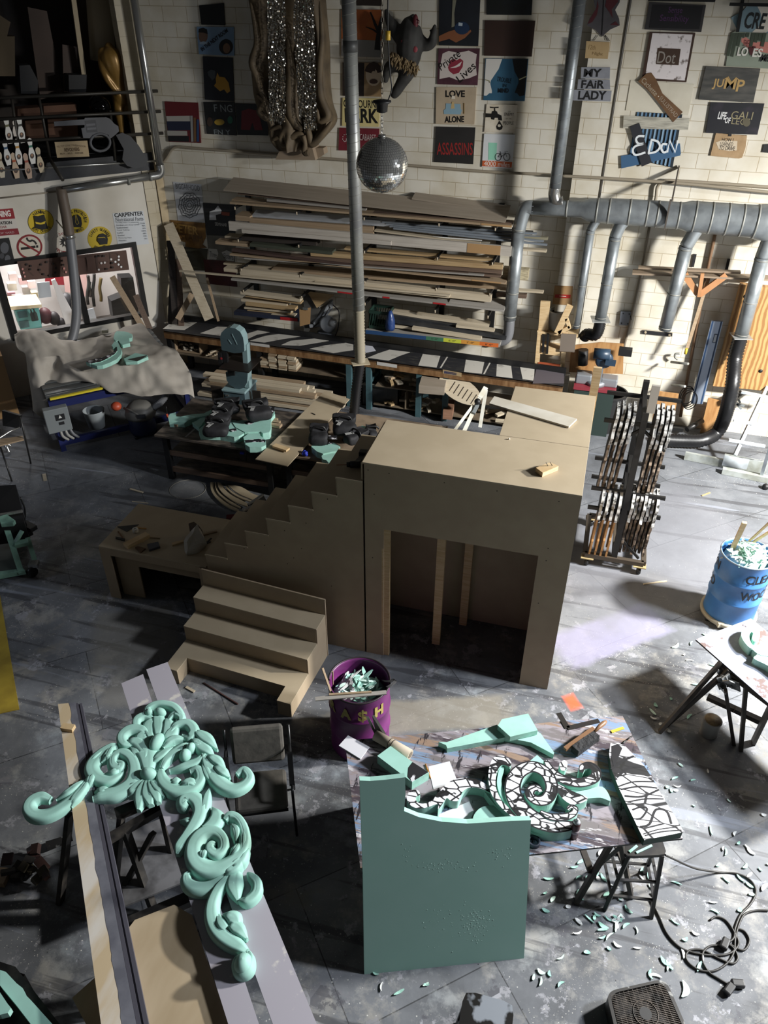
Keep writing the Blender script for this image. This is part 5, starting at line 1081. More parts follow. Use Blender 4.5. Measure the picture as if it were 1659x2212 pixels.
# ---------------- loft above the white wall
def lprism(k,poly,off,dep,name,mm,label=None,cat=None,parent=None):
    mb=MB();mb.prism([pl(*k(*q),off) for q in poly],WN*-dep);o=mb.build(name,mm,parent)
    if label: tag(o,label,cat)
    return o
LBR=mat('dark_brown_panel','#3d2c21',.65,col2='#33251c',scale=2)
lprism(k1,[(235,60),(400,95),(540,800),(345,850)],-1.0,.04,'panel',LBR,'tall dark brown panel leaning in the loft','panel')
lprism(k1,[(532,380),(655,400),(690,810),(545,800)],-.8,.04,'panel',LBR,'shorter dark brown panel beside the tall one in the loft','panel')
lprism(k1,[(640,-40),(790,-40),(870,780),(745,780)],-1.6,.05,'panel',mat('dusk_brown_panel','#46382b',.65),'brown panel behind the pale pole in the loft','panel')
o=MB().beam(pl(*k1(622,-40),-.6),pl(*k1(715,640),-.6),.07,.05,WN).build('pole',mat('pale_pole','#a39376',.6));tag(o,'pale square pole standing in the loft','pole')
o=MB().cyl(pl(*k1(845,-40),-.9),pl(*k1(880,520),-.9),.2).build('cardboard_tube',mat('beige_tube','#a89a80',.6));tag(o,'fat beige tube standing in the loft left of the gold mannequin','tube')
o=MB().beam(pl(*k1(1010,-40),-1.2),pl(*k1(1130,900),-1.2),.5,.03,WN).build('panel',mat('deep_brown_panel','#3f3226',.6));tag(o,'brown panel behind the gold mannequin','panel')
for q,lb in (([(585,640),(740,640),(735,790),(590,790)],'black speckled box on the loft'),([(165,560),(255,555),(325,690),(320,800),(180,800)],'dark grey bin bag on the loft'),([(0,310),(125,310),(130,650),(0,650)],'tan carton standing on end at the left edge of the loft'),([(0,130),(90,190),(60,310),(0,320)],'tilted tan carton above the upright one at the left edge')):
    lprism(k1,q,-.5,.3,'box',mat('loft_box_'+lb[:4],'#54462f' if 'tan' in lb else '#222223',.7),lb,'box')
for i,q in enumerate(([(150,930),(345,915),(345,1000),(150,1010)],[(372,905),(650,890),(655,985),(375,1000)],[(215,1030),(370,1018),(385,1180),(225,1190)],[(405,1015),(660,1000),(665,1165),(420,1175)])):
    lprism(k1,q,-.35,.3,'carton',mat('brown_carton','#5b3c28',.75),('left upper','right upper','left lower','right lower')[i]+' brown carton behind the loft rails','carton')
t=thing('loft_railing','three dark pipe rails along the loft edge','railing',pl(*k1(700,1200),.05))
for a,b in (((-60,838),(1345,776)),((-60,1018),(1372,950)),((-60,1214),(1392,1136))):
    m=MB();m.cyl(pl(*k1(*a),.12),pl(*k1(*b),.12),.025,n=10);m.build('rail',IRON,t)
for x0,y0,x1,y1 in ((330,815,425,1340),(100,830,180,1440),(940,940,985,1370)):
    m=MB();m.cyl(pl(*k1(x0,y0),.11),pl(*k1(x1,y1),.07),.022,n=10);m.build('rail_post',IRON,t)
o=MB().cyl(pl(*k1(-40,1458),.1),pl(*k1(1355,1372),.1),.016,n=10).build('conduit',CHROME);tag(o,'bright thin conduit along the black edge of the loft','conduit')
o=MB().cyl(pl(*k1(405,1325),.05),pl(*k1(535,1535),.55),.028,n=12).build('pipe_stub',IRON);tag(o,'dark pipe stub pointing out from the loft edge','pipe')
t=thing('gold_mannequin','headless gold mannequin leaning behind the loft rails','mannequin',pl(*k1(1200,1300),-.3))
LY=lambda x,y,d: pl(x,y,-.3+d)
blob(t,'body',mat('dull_gold','#8a6a35',.35,.3),[
    [(930,400,30,0),(945,470,80,.03),(970,560,78,.05),(1000,680,55,.03),(1020,790,62,.0),(1035,850,60,0)],
    [(880,450,36,0),(880,560,32,.04),(915,670,26,.08),(985,770,22,.1),(1030,830,18,.1)],
    [(1010,860,42,0),(1015,960,34,.02),(1035,1080,26,.0),(1040,1140,22,0)],
    [(1075,860,45,0),(1125,990,38,.02),(1175,1130,30,.02),(1215,1300,22,0)]],k1,LY,.25316/112,.016)
m=MB();m.lathe(LY(*k1(1020,740),.0),[(.115,-.05),(.12,0),(.11,.05)],16);m.build('belt',BLK,t)
t=thing('dark_globe','dark glossy globe with bright glints on the loft','globe',pl(*k1(850,975),-.1))
m=MB();m.sphere(pl(*k1(850,905),-.1),.17,24,14);m.build('ball',mat('black_glass','#0d0d0e',.08,.6),t)
m=MB();m.cyl(pl(*k1(850,975),-.1),pl(*k1(850,990),-.1),.08);m.build('base',BLK,t)
s=Sign(k1,'revolver_cutout','grey revolver cutout with a darker grip hung on the loft rails',[(460,1038),(720,1018),(725,1006),(905,1000),(940,1015),(975,1055),(1010,1078),(1016,1120),(985,1150),(940,1185),(925,1150),(860,1140),(790,1150),(765,1180),(710,1177),(694,1095),(722,1088),(722,1066),(465,1077)],mat('matte_grey_paint','#55565a',.6),wall=wallL,th=.2,back=.18,cat='cutout',bname='body',N=WN)
mb=MB();mb.tube([s.P(855+84*math.cos(a),1215+74*math.sin(a),-8) for a in [2*PI*i/24 for i in range(24)]],.022,8,closed=True);mb.build('trigger_guard',MATS['matte_grey_paint'],s.t)
s.shape('cylinder',[(722,1030),(815,1022),(832,1125),(742,1132)],'#3a3b3f');s.shape('flute',[(735,1058),(812,1052),(815,1070),(738,1078)],'#5c5d62');s.shape('flute',[(742,1092),(820,1086),(822,1104),(745,1110)],'#5c5d62')
mb=MB();mb.prism([pl(*k1(*q),.19) for q in ((985,1150),(1040,1130),(1110,1160),(1180,1240),(1255,1365),(1235,1415),(1150,1436),(1080,1412),(1040,1360),(1052,1270))],WN*.03);plabel(mb.build('grip',mat('dark_grip','#333436',.6),s.t),'darker grip')
s=Sign(k1,'painted_sign','tan REVOLVERS sign under the revolver cutout',[(465,1212),(745,1200),(763,1335),(488,1347)],WASHED('old_tan','#b09b78','#a08a66'),wall=wallL,th=.18,back=.165)
s.txt('HILLTOP LOYAL',(485,1252),(600,1240),16,'#5a4526');s.txt('CONSERVATION',(605,1238),(730,1250),16,'#5a4526');s.txt('REVOLVERS',(550,1280),(678,1272),30,'#5d4322',bold=.03);s.txt('BUY - SELL - REPAIR',(515,1312),(712,1305),14,'#5a4526')
kb=K(0,240,.1326)
for i,(a,b,c,d,col,body,face,where) in enumerate(((90,95,172,528,'#5c5a38','#cfccc4',1,'top left of the group'),(303,88,375,518,'#3a3935','#d4d2cc',1,'top right of the group, grey banded'),(225,150,250,412,'#3a3935','#c8bfb4',0,'faceless, behind the grey banded one'),(65,465,150,882,'#33506a','#cdcbc6',1,'blue banded'),(258,450,330,870,'#b0813a','#d2d0ca',1,'yellow banded'),(475,435,545,858,'#2e6a58','#d6d4ce',1,'green banded'),(203,672,285,1096,'#a2502f','#b7a189',1,'tan, orange banded'),(402,682,490,1100,'#8e4433','#ac9380',1,'tan, red banded, lowest right'),(605,585,690,1002,'#332a20','#b5a68c',1,'dark banded, farthest right'),(-20,660,45,1086,'#6a5a44','#bfb49f',1,'cut by the left edge'))):
    ux=V((b*0+c-a,d-b)) ;H_=math.hypot(c-a,d-b);dx,dy=(c-a)/H_,(d-b)/H_;nx,ny=dy,-dx
    prof=[(0,.0),(.05,.07),(.12,.092),(.22,.085),(.30,.062),(.38,.066),(.5,.10),(.62,.125),(.75,.122),(.88,.10),(1.0,.082)]
    R_=[(a+dx*H_*f+nx*H_*w_,b+dy*H_*f+ny*H_*w_) for f,w_ in prof];L_=[(a+dx*H_*f-nx*H_*w_,b+dy*H_*f-ny*H_*w_) for f,w_ in prof]
    off_=.10+.02*(i % 3)+(-.03 if not face else 0)
    s=Sign(kb,'bowling_pin_cutout','flat bowling pin cutout on the loft edge, '+where,R_+L_[1:][::-1],pm(body),wall=wallL,th=off_,back=off_-.012,bname='body',cat='cutout',group='bowling pin cutouts')
    w_=.07*H_
    s.shape('neck_band',[(a+dx*H_*.29+nx*w_,b+dy*H_*.29+ny*w_),(a+dx*H_*.37+nx*w_,b+dy*H_*.37+ny*w_),(a+dx*H_*.37-nx*w_,b+dy*H_*.37-ny*w_),(a+dx*H_*.29-nx*w_,b+dy*H_*.29-ny*w_)],col)
    if face: s.oval('portrait',a+dx*H_*.70,b+dy*H_*.70,.075*H_,.10*H_,'#4a3a30');s.oval('portrait_face',a+dx*H_*.67,b+dy*H_*.67,.035*H_,.05*H_,'#a07a5e')

# ---------------- the office behind the glass
def oprism(poly,off,dep,name,mm,label,cat): return lprism(k5,poly,off,dep,name,mm,label,cat)
oprism([(360,700),(700,690),(690,905),(360,905)],-2.6,.02,'red_sheet',pm('#7d1d26'),'dark red panel on the office wall','panel')
oprism([(505,830),(690,810),(700,1000),(520,960)],-2.5,.02,'banner',pm('#c9a7a2'),'pale pink banner on the office wall','banner')
oprism([(295,888),(395,880),(410,1000),(310,1012)],-.5,.02,'notice_board',pm('#b6bcc2'),'grey clipped sheet hanging inside the office window','sheet')
oprism([(410,870),(440,860),(580,1120),(575,1240),(530,1235)],-.8,.05,'white_sheet',pm('#e4e3e4'),'slanting white panel inside the office','panel')
oprism([(652,1112),(745,1090),(778,1205),(680,1220)],-.4,.02,'grey_sheet',pm('#a9adb3'),'grey sheet standing on the office window sill','sheet')
oprism([(885,1035),(1010,985),(1015,1150),(905,1175)],-.9,.3,'black_monitor',pm('#151517'),'black box shaped monitor inside the office','monitor')
oprism([(962,850),(1060,845),(1110,1150),(985,1165)],-1.2,.3,'black_cabinet',pm('#1a1a1c'),'tall black cabinet at the right of the office window','cabinet')
t=thing('office_desk','teal fronted desk with pale top at the left of the office window','desk',pl(*k5(230,1240),-.6))
m=MB();m.prism([pl(*k5(*q),-.6) for q in ((30,1082),(330,1060),(335,1085),(40,1110))],WN*-.6);m.build('top',pm('#d9c9a8'),t)
m=MB();m.prism([pl(*k5(*q),-.62) for q in ((120,1110),(310,1090),(335,1245),(165,1262))],WN*-.5);m.build('cabinet',pm('#5f9c9a'),t)
for q in ([(135,1118),(210,1110),(222,1160),(150,1170)],[(150,1195),(225,1185),(235,1240),(165,1250)]):
    m=MB();m.prism([pl(*k5(*a),-.61) for a in q],WN*.008);m.build('drawer',pm('#3d5d60'),t)
for i,(x,y,w_,c) in enumerate(((70,820,60,'#e8d7dc'),(60,900,70,'#f0ece4'),(150,850,60,'#d9b7bb'),(180,930,60,'#f2efe8'),(250,970,50,'#d4c5a0'),(100,1000,80,'#eee9ee'),(220,880,60,'#e6d1d3'),(60,970,60,'#c98f97'),(270,1040,40,'#6d7f9c'))):
    oprism([(x,y),(x+w_,y-6),(x+w_+8,y+48),(x+8,y+54)],-1.3-.1*(i % 4),.15,'office_clutter',pm(c),('pink','cream','rose','white','straw','lilac','pale rose','dusty red','blue')[i]+' bundle piled at the bright left side of the office','bundle')
for i,(x,y0,y1) in enumerate(((700,830,1060),(745,815,1075),(800,850,1035),(715,880,1000))):
    o=MB().tube([V(p) for p in crom([tuple(pl(*k5(x+6*math.sin(j*1.3+i),y0+(y1-y0)*j/5),-1.4)) for j in range(6)],4)],.03,8).build('hanging_strap',pm(('#2b2826','#232121','#6b5a2e','#3a3230')[i]));tag(o,('leftmost dark','longest dark','olive yellow','short dark')[i]+' strap hanging in the office','strap')
for i,(x,y,r,c) in enumerate(((290,1190,.1,'#3b1f22'),(360,1150,.13,'#4b2328'),(430,1170,.11,'#2a2526'),(490,1210,.09,'#242124'),(610,1040,.16,'#26262a'),(530,1030,.12,'#2b2b2f'))):
    o=MB().sphere(pl(*k5(x,y),-1.0),r,10,7,sc=(1,1,1.2)).build('office_bundle',pm(c));tag(o,('maroon lump beside the teal desk','bigger maroon lump in the office','dark lump at the foot of the white panel','small dark lump by the mullion','dark chair back right of the white panel','dark rounded lump behind the grey hose')[i]+' inside the window','bundle')
for q in ((268,1130),(292,1125)):
    o=MB().lathe(pl(*k5(q[0],q[1]+60),-.45),[(.035,0),(.035,.12),(.012,.17),(.012,.22)],10).build('bottle',pm('#2b3330'));tag(o,'dark bottle on the office sill, '+('left' if q[0] < 280 else 'right')+' one of two','bottle')
# boards leaning on the window from the shop side
o=MB().beam(pl(*k5(893,838),.12),pl(*k5(1150,1265),.5),.1,.025,WN).build('plank',W_TAN);tag(o,'long narrow tan board leaning across the office window','plank')
o=MB().beam(pl(*k5(1080,985),.1),pl(*k5(1195,1260),.35),.1,.025,WN).build('plank',W_BROWN);tag(o,'shorter brown board leaning right of the office window','plank')
# ================================================================== COVERED ROUTER TABLE, BAND SAW, MIDDLE TABLES, FLOOR PIECES
from mathutils import noise as MN
FOAM=mat('mint_foam','#9ccabe',.75,col2='#92c0b3',scale=5,detail=5,bump=.06)
FOAM2=mat('mint_foam_cut','#8fbbad',.8,col2='#9ac6b9',scale=14,bump=.15)
def ink_mat(name,sc,st,th,thick):
    m=bpy.data.materials.new(name);m.use_nodes=True;nt=m.node_tree;N=nt.nodes;L=nt.links;b=N['Principled BSDF'];b.inputs['Roughness'].default_value=.6
    g=N.new('ShaderNodeNewGeometry');q=N.new('ShaderNodeMapping');q.inputs['Scale'].default_value=st;q.inputs['Rotation'].default_value=(0,0,.5);L.new(g.outputs['Position'],q.inputs[0])
    v=N.new('ShaderNodeTexVoronoi');v.feature='DISTANCE_TO_EDGE';v.inputs['Scale'].default_value=sc;L.new(q.outputs[0],v.inputs['Vector'])
    r=N.new('ShaderNodeValToRGB');r.color_ramp.elements[0].position=th;r.color_ramp.elements[1].position=th+.03;r.color_ramp.elements[0].color=(.008,.008,.010,1);r.color_ramp.elements[1].color=(.72,.72,.76,1);L.new(v.outputs['Distance'],r.inputs[0])
    n=N.new('ShaderNodeTexNoise');n.inputs['Scale'].default_value=sc*.55;n.inputs['Detail'].default_value=3;L.new(q.outputs[0],n.inputs['Vector'])
    r2=N.new('ShaderNodeValToRGB');r2.color_ramp.elements[0].position=thick;r2.color_ramp.elements[1].position=thick+.02;r2.color_ramp.elements[0].color=(1,1,1,1);r2.color_ramp.elements[1].color=(.012,.012,.014,1);L.new(n.outputs[0],r2.inputs[0])
    x=N.new('ShaderNodeMix');x.data_type='RGBA';x.blend_type='MULTIPLY';x.inputs[0].default_value=1;L.new(r.outputs[0],x.inputs[6]);L.new(r2.outputs[0],x.inputs[7]);L.new(x.outputs[2],b.inputs['Base Color']);return m
INKP=ink_mat('inked_paper',10,(1,1.6,1),.055,.55)
INKB=ink_mat('inked_paper_board',5,(.7,1.9,1),.025,.63)
INKD=mat('inked_paper_dark','#1a1a1e',.6,col2='#cfcfd4',scale=14,detail=2,lo=.56,hi=.60)
CLOTH=mat('dropcloth','#a39c92',.85,col2='#968f85',scale=3,detail=6)
NAVY=mat('navy_steel','#1c2350',.4)
GREYBOX=mat('grey_enamel','#74797a',.45)
kA=K(0,700,.27125)
OA=V(pz(139,975));UA=V((1,1,0)).normalized();NA=V((-1,1,0)).normalized()
def QA(u,n,z): p=OA+UA*u+NA*n;return V((p.x,p.y,z))
def qbox(mb,u0,u1,n0,n1,z0,z1,mi=0):
    R=Matrix((UA,NA,V((0,0,1)))).transposed();return mb.box((QA(u0,n0,z0)+QA(u1,n1,z1))/2,(u1-u0,n1-n0,z1-z0),R,mi)
t=thing('router_table','big machine table on a navy steel frame under a dropcloth by the office window','machine',QA(1.1,1.0,0))
for u,n in ((0,0),(2.1,0),(0,1.9),(2.1,1.9)):
    m=MB();qbox(m,u-.04,u+.04,n,n+.08,0,.88);m.build('leg',NAVY,t)
for a in ((.04,2.06,0,.06,.10,.2),(.04,2.06,1.9,1.96,.1,.2),(-.04,.04,.08,1.9,.1,.2),(2.06,2.14,.08,1.9,.1,.2),(.04,2.06,0,.06,.76,.88)):
    m=MB();qbox(m,*a);m.build('beam',NAVY,t)
m=MB();qbox(m,-.05,2.1,.08,2.05,.88,.96);plabel(m.build('bed',mat('slotted_bed','#4d4f50',.4,.4),t),'grey slotted bed')
for i in range(9):
    m=MB();qbox(m,-.05,2.1,.12+.2*i,.20+.2*i,.961,.972);m.build('bed_rail',mat('bed_rail','#5f6263',.4,.4),t)
m=MB();qbox(m,.0,2.0,.03,.075,.895,.925);plabel(m.build('guide_strip',mat('yellow_strip','#c8b62a',.5),t),'yellow guide strip')
m=MB();qbox(m,.0,.35,1.1,2.0,.97,1.2);m.build('gantry',GREYBOX,t)
t=thing('control_box','grey electrical control box with black labels on the front leg of the router table','control box',QA(.05,-.1,.48))
m=MB();qbox(m,-.16,.2,-.14,-.01,.42,.82);m.build('case',GREYBOX,t,bevel=.01)
m=MB();qbox(m,-.01,.13,-.144,-.14,.62,.72);plabel(m.build('warning_label',pm('#17171a'),t),'black label');m=MB();qbox(m,.02,.1,-.144,-.14,.54,.59);m.build('screen',pm('#17171a'),t)
m=MB();m.prism([QA(.06+.03*math.cos(a),-.146,.675+.035*math.sin(a)) for a in (PI/2,PI/2+2.1,PI/2+4.2)],NA*-.002);m.build('warning_mark',pm('#c2c2bd'),t)
for i in range(3):
    m=MB();m.tube(crom([tuple(QA(.02+.07*i,-.08,.42)),tuple(QA(.03+.08*i,-.1,.32)),tuple(QA(.1+.08*i,-.06,.22))],5),.022,8);m.build('cable',mat('cable_grey','#8e8d88',.4) if i < 2 else HOSEG,t)
# dropcloth from a control grid
rows=[
 [(115,95,1.22),(230,45,1.3),(370,60,1.26),(500,130,1.08),(750,112,1.02),(900,62,1.02),(1100,-8,1.06),(1195,80,1.0)],
 [(135,190,1.15),(260,130,1.24),(400,150,1.18),(540,220,1.04),(760,190,1.0),(950,150,1.0),(1180,110,1.02),(1290,170,.98)],
 [(205,260,1.06),(300,220,1.14),(430,240,1.10),(560,262,1.03),(780,255,1.0),(1000,228,1.0),(1230,200,1.0),(1400,215,.98)],
 [(220,390,.9),(300,350,1.0),(440,258,1.06),(530,318,.99),(850,330,1.0),(1050,310,1.0),(1250,285,1.0),(1440,260,.95)],
 [(250,560,.6),(330,560,.65),(425,400,.84),(600,395,.9),(850,440,.83),(1100,440,.82),(1300,425,.82),(1515,400,.76)],
 [(262,690,.38),(390,765,.26),(440,520,.66),(700,462,.78),(880,545,.66),(1150,572,.62),(1450,568,.60),(1545,590,.50)]]
G=[[V(pz(*kA(x,y),z+.2)) for x,y,z in r] for r in rows]
up1=[[V(p) for p in crom([tuple(p) for p in r],12)] for r in G]
cols=[[V(p) for p in crom([tuple(up1[i][j]) for i in range(6)],12)] for j in range(len(up1[0]))]
nx,ny=len(cols),len(cols[0]);vs=[]
for j in range(ny):
    for i in range(nx):
        p=cols[i][j];w_=MN.noise(p*3.2)*.05+MN.noise(p*7+V((5,0,0)))*.022+abs(MN.noise(V((p.x*5+p.y*4,p.z*2,1))))*.03
        hem=j/(ny-1);sw=.03*math.sin(i*.55)*max(0,hem-.6)*2.5
        vs.append(p+V((0,0,w_))+NA*-(sw+w_*.5*(hem > .5)))
m=MB();m.add(vs,[(j*nx+i,(j+1)*nx+i,(j+1)*nx+i+1,j*nx+i+1) for j in range(ny-1) for i in range(nx-1)],0,True)
o=m.build('dropcloth',CLOTH);tag(o,'rumpled grey beige dropcloth thrown over the router table','dropcloth')
sd=o.modifiers.new('solid','SOLIDIFY');sd.thickness=.006
# foam pieces on the cloth
kF=K(160,700,.10247)
def foam_cut(label,k,poly,z,h,top=FOAM,side=FOAM2,name='foam_piece',cat='foam',group=None,sm=0):
    q=crom([(x,y) for x,y in poly],sm,True) if sm else poly
    mb=MB();mb.prism([V(pz(*k(x,y),z+h))+V((0,0,-h)) for x,y in q],(0,0,h),mi=0,mis=1);o=mb.build(name,[top,side]);tag(o,label,cat,group);return o
t=thing('foam_scroll','curved mint foam scroll with a fan end lying on the dropcloth','foam',V(pz(*kF(900,500),1.24)))
for nm,poly,z,mm in (('scroll_head',[(830,300),(860,190),(900,150),(1060,155),(1140,175),(1225,215),(1215,290),(1160,300),(1175,400),(1020,440),(970,400),(935,345),(880,360)],1.06,FOAM),('scroll_neck',[(850,370),(920,350),(950,440),(1005,540),(985,640),(900,740),(760,810),(600,870),(480,880),(370,850),(380,830),(560,800),(740,720),(860,640),(915,560),(900,470),(830,520),(820,480),(790,450)],1.05,FOAM),('inked_edge',[(250,795),(420,740),(600,700),(760,640),(860,560),(910,470),(915,560),(860,630),(720,720),(560,795),(380,830),(330,830)],1.06,INKD)):
    m=MB();m.prism([V(pz(*kF(x,y),z+.27))-V((0,0,.06)) for x,y in poly],(0,0,.06),mi=0,mis=1);m.build(nm,[mm,FOAM2],t)
t=thing('foam_wedge','small mint foam wedge with an inked strip on the dropcloth','foam',V(pz(*kF(1300,700),1.24)))
m=MB();m.prism([V(pz(*kF(x,y),1.29))-V((0,0,.05)) for x,y in ((1050,730),(1290,610),(1550,655),(1560,690),(1330,790),(1090,800))],(0,0,.05),mi=0,mis=1);m.build('body',[FOAM,FOAM2],t)
m=MB();m.prism([V(pz(*kF(x,y),1.291)) for x,y in ((1130,745),(1540,658),(1510,690),(1330,785))],(0,0,.002));m.build('inked_strip',pm('#1c2621'),t)
o=MB().box(pz(*kF(660,180),1.25)+V((0,0,.03)),(.1,.07,.05),.5).build('olive_block',pm('#4d4b3f'));tag(o,'small olive block at the back of the dropcloth below the window','block')
# under the table
p=QA(.62,.35,.12);t=thing('bucket','pale grey bucket on the lower beam of the router table','bucket',p)
m=MB();m.lathe(p,[(.13,0),(.17,.3),(.175,.31),(.165,.31),(.125,.02)],22,capt=False);m.build('body',mat('pale_plastic','#9aa0a2',.45),t)
m=MB();m.tube([p+V((.17*math.cos(a),.17*math.sin(a)*.3,.3-.16*math.sin(a))) for a in [PI*i/12 for i in range(13)]],.005,5);m.build('handle',CHROME,t)
p=V(pz(*kA(1150,870),0));t=thing('shop_vacuum','grey headed shop vacuum on the floor under the right end of the router table','vacuum',p)
m=MB();m.lathe(p,[(.2,.04),(.22,.1),(.21,.32),(.2,.34)],26);m.build('tank',mat('navy_plastic','#1b2342',.4),t)
m=MB();m.lathe(p,[(.24,.34),(.25,.38),(.22,.48),(.15,.56),(.08,.58)],26);m.build('head',mat('vac_grey','#66645f',.5),t)
m=MB();m.tube([p+V((-.22,-.02,.40)),p+V((-.2,-.12,.5)),p+V((-.02,-.2,.52)),p+V((.1,-.2,.46))],.018,8);m.build('handle',mat('vac_grey','#66645f'),t)
m=MB();m.box(p+V((.15,-.2,.44)),(.13,.02,.07),.4);plabel(m.build('label',pm('#2b2c30'),t),'dark label')
ribbed([p+V((.2,.1,.45)),p+V((.35,.2,.6)),p+V((.4,.3,.75)),p+V((.35,.5,.75))],.06,.03).build('hose',HOSEG,t)
for i in range(3):
    a=i*2.1+.4;m=MB();m.cyl(p+V((.2*math.cos(a),.2*math.sin(a),0)),p+V((.2*math.cos(a),.2*math.sin(a),.05)),.03);m.build('caster',BLK,t)
p=V(pz(*kA(925,655),.55));o=MB().sphere(p,.085,16,10,sc=(1,1,.85)).build('orange_cap',mat('orange_plastic','#a6452b',.5));tag(o,'round orange cap hanging under the router table','cap')
# kraft covered box and chair at the left edge
t=thing('carton','large plain brown carton at the left edge beside the router table','box',V(pz(0,900)))
m=MB();c=V(pz(12,905));R=Matrix.Rotation(math.radians(45),3,'Z');m.box(c+V((-.28,.12,.55)),(.7,.5,1.1),R);m.build('box',KRAFT,t)
kC=K(0,840,.19915)
t=thing('metal_chair','dark metal armchair with a slatted tan seat at the left edge','chair',V(pz(*kC(120,900))))
q=lambda x,y,z: V(pz(*kC(x,y),z))
DM=mat('dark_metal','#2b2a29',.4,.4)
m=MB();P=[q(20,235,.86),q(215,290,.86),q(205,430,.52),q(30,400,.52)];m.prism(P,(.02,.03,0));m.build('backrest',DM,t)
m=MB();m.prism([q(-120,580,.44),q(0,555,.44),q(250,520,.44),q(262,560,.44),q(0,625,.44),q(-120,640,.44)],(0,0,.02));plabel(m.build('seat',W_TAN,t),'tan slatted seat')
m=MB();m.tube([q(-60,570,.66),q(0,530,.68),q(110,460,.70),q(215,420,.70)],.013,8);plabel(m.build('armrest',CHROME,t),'bright armrest')
for a,b in (((220,300,.84),(335,810,0)),((5,630,.44),(130,1005,0)),((-140,500,.6),(-60,830,0)),((-150,640,.44),(-60,1060,0))):
    m=MB();m.cyl(q(*a),q(*b),.013,n=8);m.build('leg',DM,t)
p=q(100,700,0);o=MB().tube(crom([tuple(p+V(v)) for v in ((0,0,.02),(-.03,.02,.1),(-.06,.05,.14),(-.02,.1,.08))],5),.03,10).build('chrome_elbow',CHROME);tag(o,'bright bent pipe end on the floor under the dark metal chair','pipe')
# machine on wheels at the left edge
t=thing('wheeled_machine','black and mint green machine on a wheeled base at the left edge','machine',q(200,1950,0))
MINTP=mat('mint_enamel','#7fa693',.5,col2='#5e7d70',scale=6)
m=MB();P=[q(-180,1060,.86),q(170,1040,.86),q(240,1320,.62),q(-160,1380,.62)];m.prism(P,(0,0,-.3));m.build('hood',mat('black_hood','#131314',.35),t)
m=MB();P=[q(-180,1370,.58),q(240,1325,.58),q(262,1450,.5),q(-180,1500,.5)];m.prism(P,(0,0,-.3));m.build('panel',BLK,t)
m=MB();m.beam(q(-60,1380,.64),q(245,1325,.64),.03,.03);m.build('trim',CHROME,t)
m=MB();m.prism([q(85,1395,.6),q(175,1460,.56),q(150,1490,.56),q(20,1500,.56),q(0,1420,.6)],(0,0,.05));m.build('motor_cover',MINTP,t)
m=MB();m.beam(q(65,1490,.42),q(235,2005,.1),.07,.05);m.build('long_rail',MINTP,t)
m=MB();m.beam(q(300,1620,.3),q(390,1900,.12),.06,.05);m.build('side_rail',MINTP,t)
m=MB();m.beam(q(165,1690,.3),q(310,1660,.3),.1,.05);m.build('cross_plate',MINTP,t)
m=MB();m.beam(q(160,1680,.3),q(240,1540,.4),.05,.03);m.build('brace',MINTP,t)
m=MB();m.prism([q(-160,1560,.08),q(100,1560,.08),q(240,1990,.08),q(-160,2050,.08)],(0,0,.03));m.build('base_plate',mat('grey_green_plate','#3f4642',.55),t)
m=MB();m.prism([q(-160,2040,.08),q(270,1985,.08),q(285,2010,.08),q(-160,2095,.08)],(0,0,.06));m.build('front_channel',MINTP,t)
for x,y in ((345,1985),(230,1640)):
    c=q(x,y,.07);m=MB();m.cyl(c+V((-.02,.01,0)),c+V((.03,-.01,0)),.068,n=18);m.build('wheel',BLK,t)
m=MB();m.box(q(365,1900,.16),(.12,.1,.05),.4);m.build('caster_plate',CHROME,t)
m=MB();m.tube(crom([tuple(q(*a)) for a in ((220,1180,.6),(265,1290,.4),(270,1400,.2),(255,1450,.1))],6),.012,6);m.build('cord',BLK,t)
m=MB();m.box(q(290,1480,.35),(.3,.1,.06),-.3);m.build('bracket',BLK,t)
for i in range(5):
    m=MB();m.box(q(170+30*i,1560+22*(i % 2),.25),(.12,.08,.1),.3*i);m.build('motor_part',DM if i % 2 else BLK,t)

# band saw
YSAW=10.45;kS=K(430,690,.15069)
t=thing('band_saw','grey green band saw standing behind the sandbag table','band saw',V((-5.25,10.6,0)))
SAWP=mat('grey_green_enamel','#4b5d62',.45,col2='#435459',scale=4);SAWL=mat('light_grey_green_enamel','#80989a',.45)
def sp(x,y,d=0): return py(*kS(x,y),YSAW+d)
hous=[(300,250),(320,190),(370,140),(440,115),(520,130),(590,180),(630,260),(645,360),(650,460),(590,480),(500,485),(410,460),(325,440),(310,340)]
m=MB();m.prism([sp(*q_) for q_ in hous],(0,.16,0),mi=1,mib=0,mis=1);m.build('upper_housing',[SAWP,SAWL],t)
low=[(380,760),(700,740),(690,900),(650,975),(590,1000),(520,990),(440,940),(395,870)]
m=MB();m.prism([sp(*q_) for q_ in low],(0,.16,0),mi=1,mib=0,mis=1);m.build('lower_housing',[SAWP,SAWL],t)
for a,b in (((470,205),(545,360)),((420,290),(465,355))):
    m=MB();m.beam(sp(*a,-.004),sp(*b,-.004),.012,.004,(0,-1,0));m.build('emblem_stroke',SAWL,t)
m=MB();m.beam(sp(670,340,.12),sp(710,960,.12),.08,.12,(0,-1,0));m.build('column',SAWL,t)
m=MB();m.beam(sp(370,450,.03),sp(385,660,.03),.09,.06,(0,-1,0));m.build('switch_post',BLK,t)
m=MB();m.box(sp(315,560,.02),(.06,.08,.22));m.build('switch_box',BLK,t);m=MB();m.box(sp(318,560,-.035),(.025,.02,.03));plabel(m.build('switch_button',pm('#7d1b22'),t),'red button')
zt=sp(560,640).z;m=MB();m.lo((sp(370,640).x,YSAW-.22,zt-.02),(sp(790,640).x,YSAW+.3,zt));plabel(m.build('table',mat('dark_iron_table','#2b2522',.4,.3),t),'dark tilted iron table')
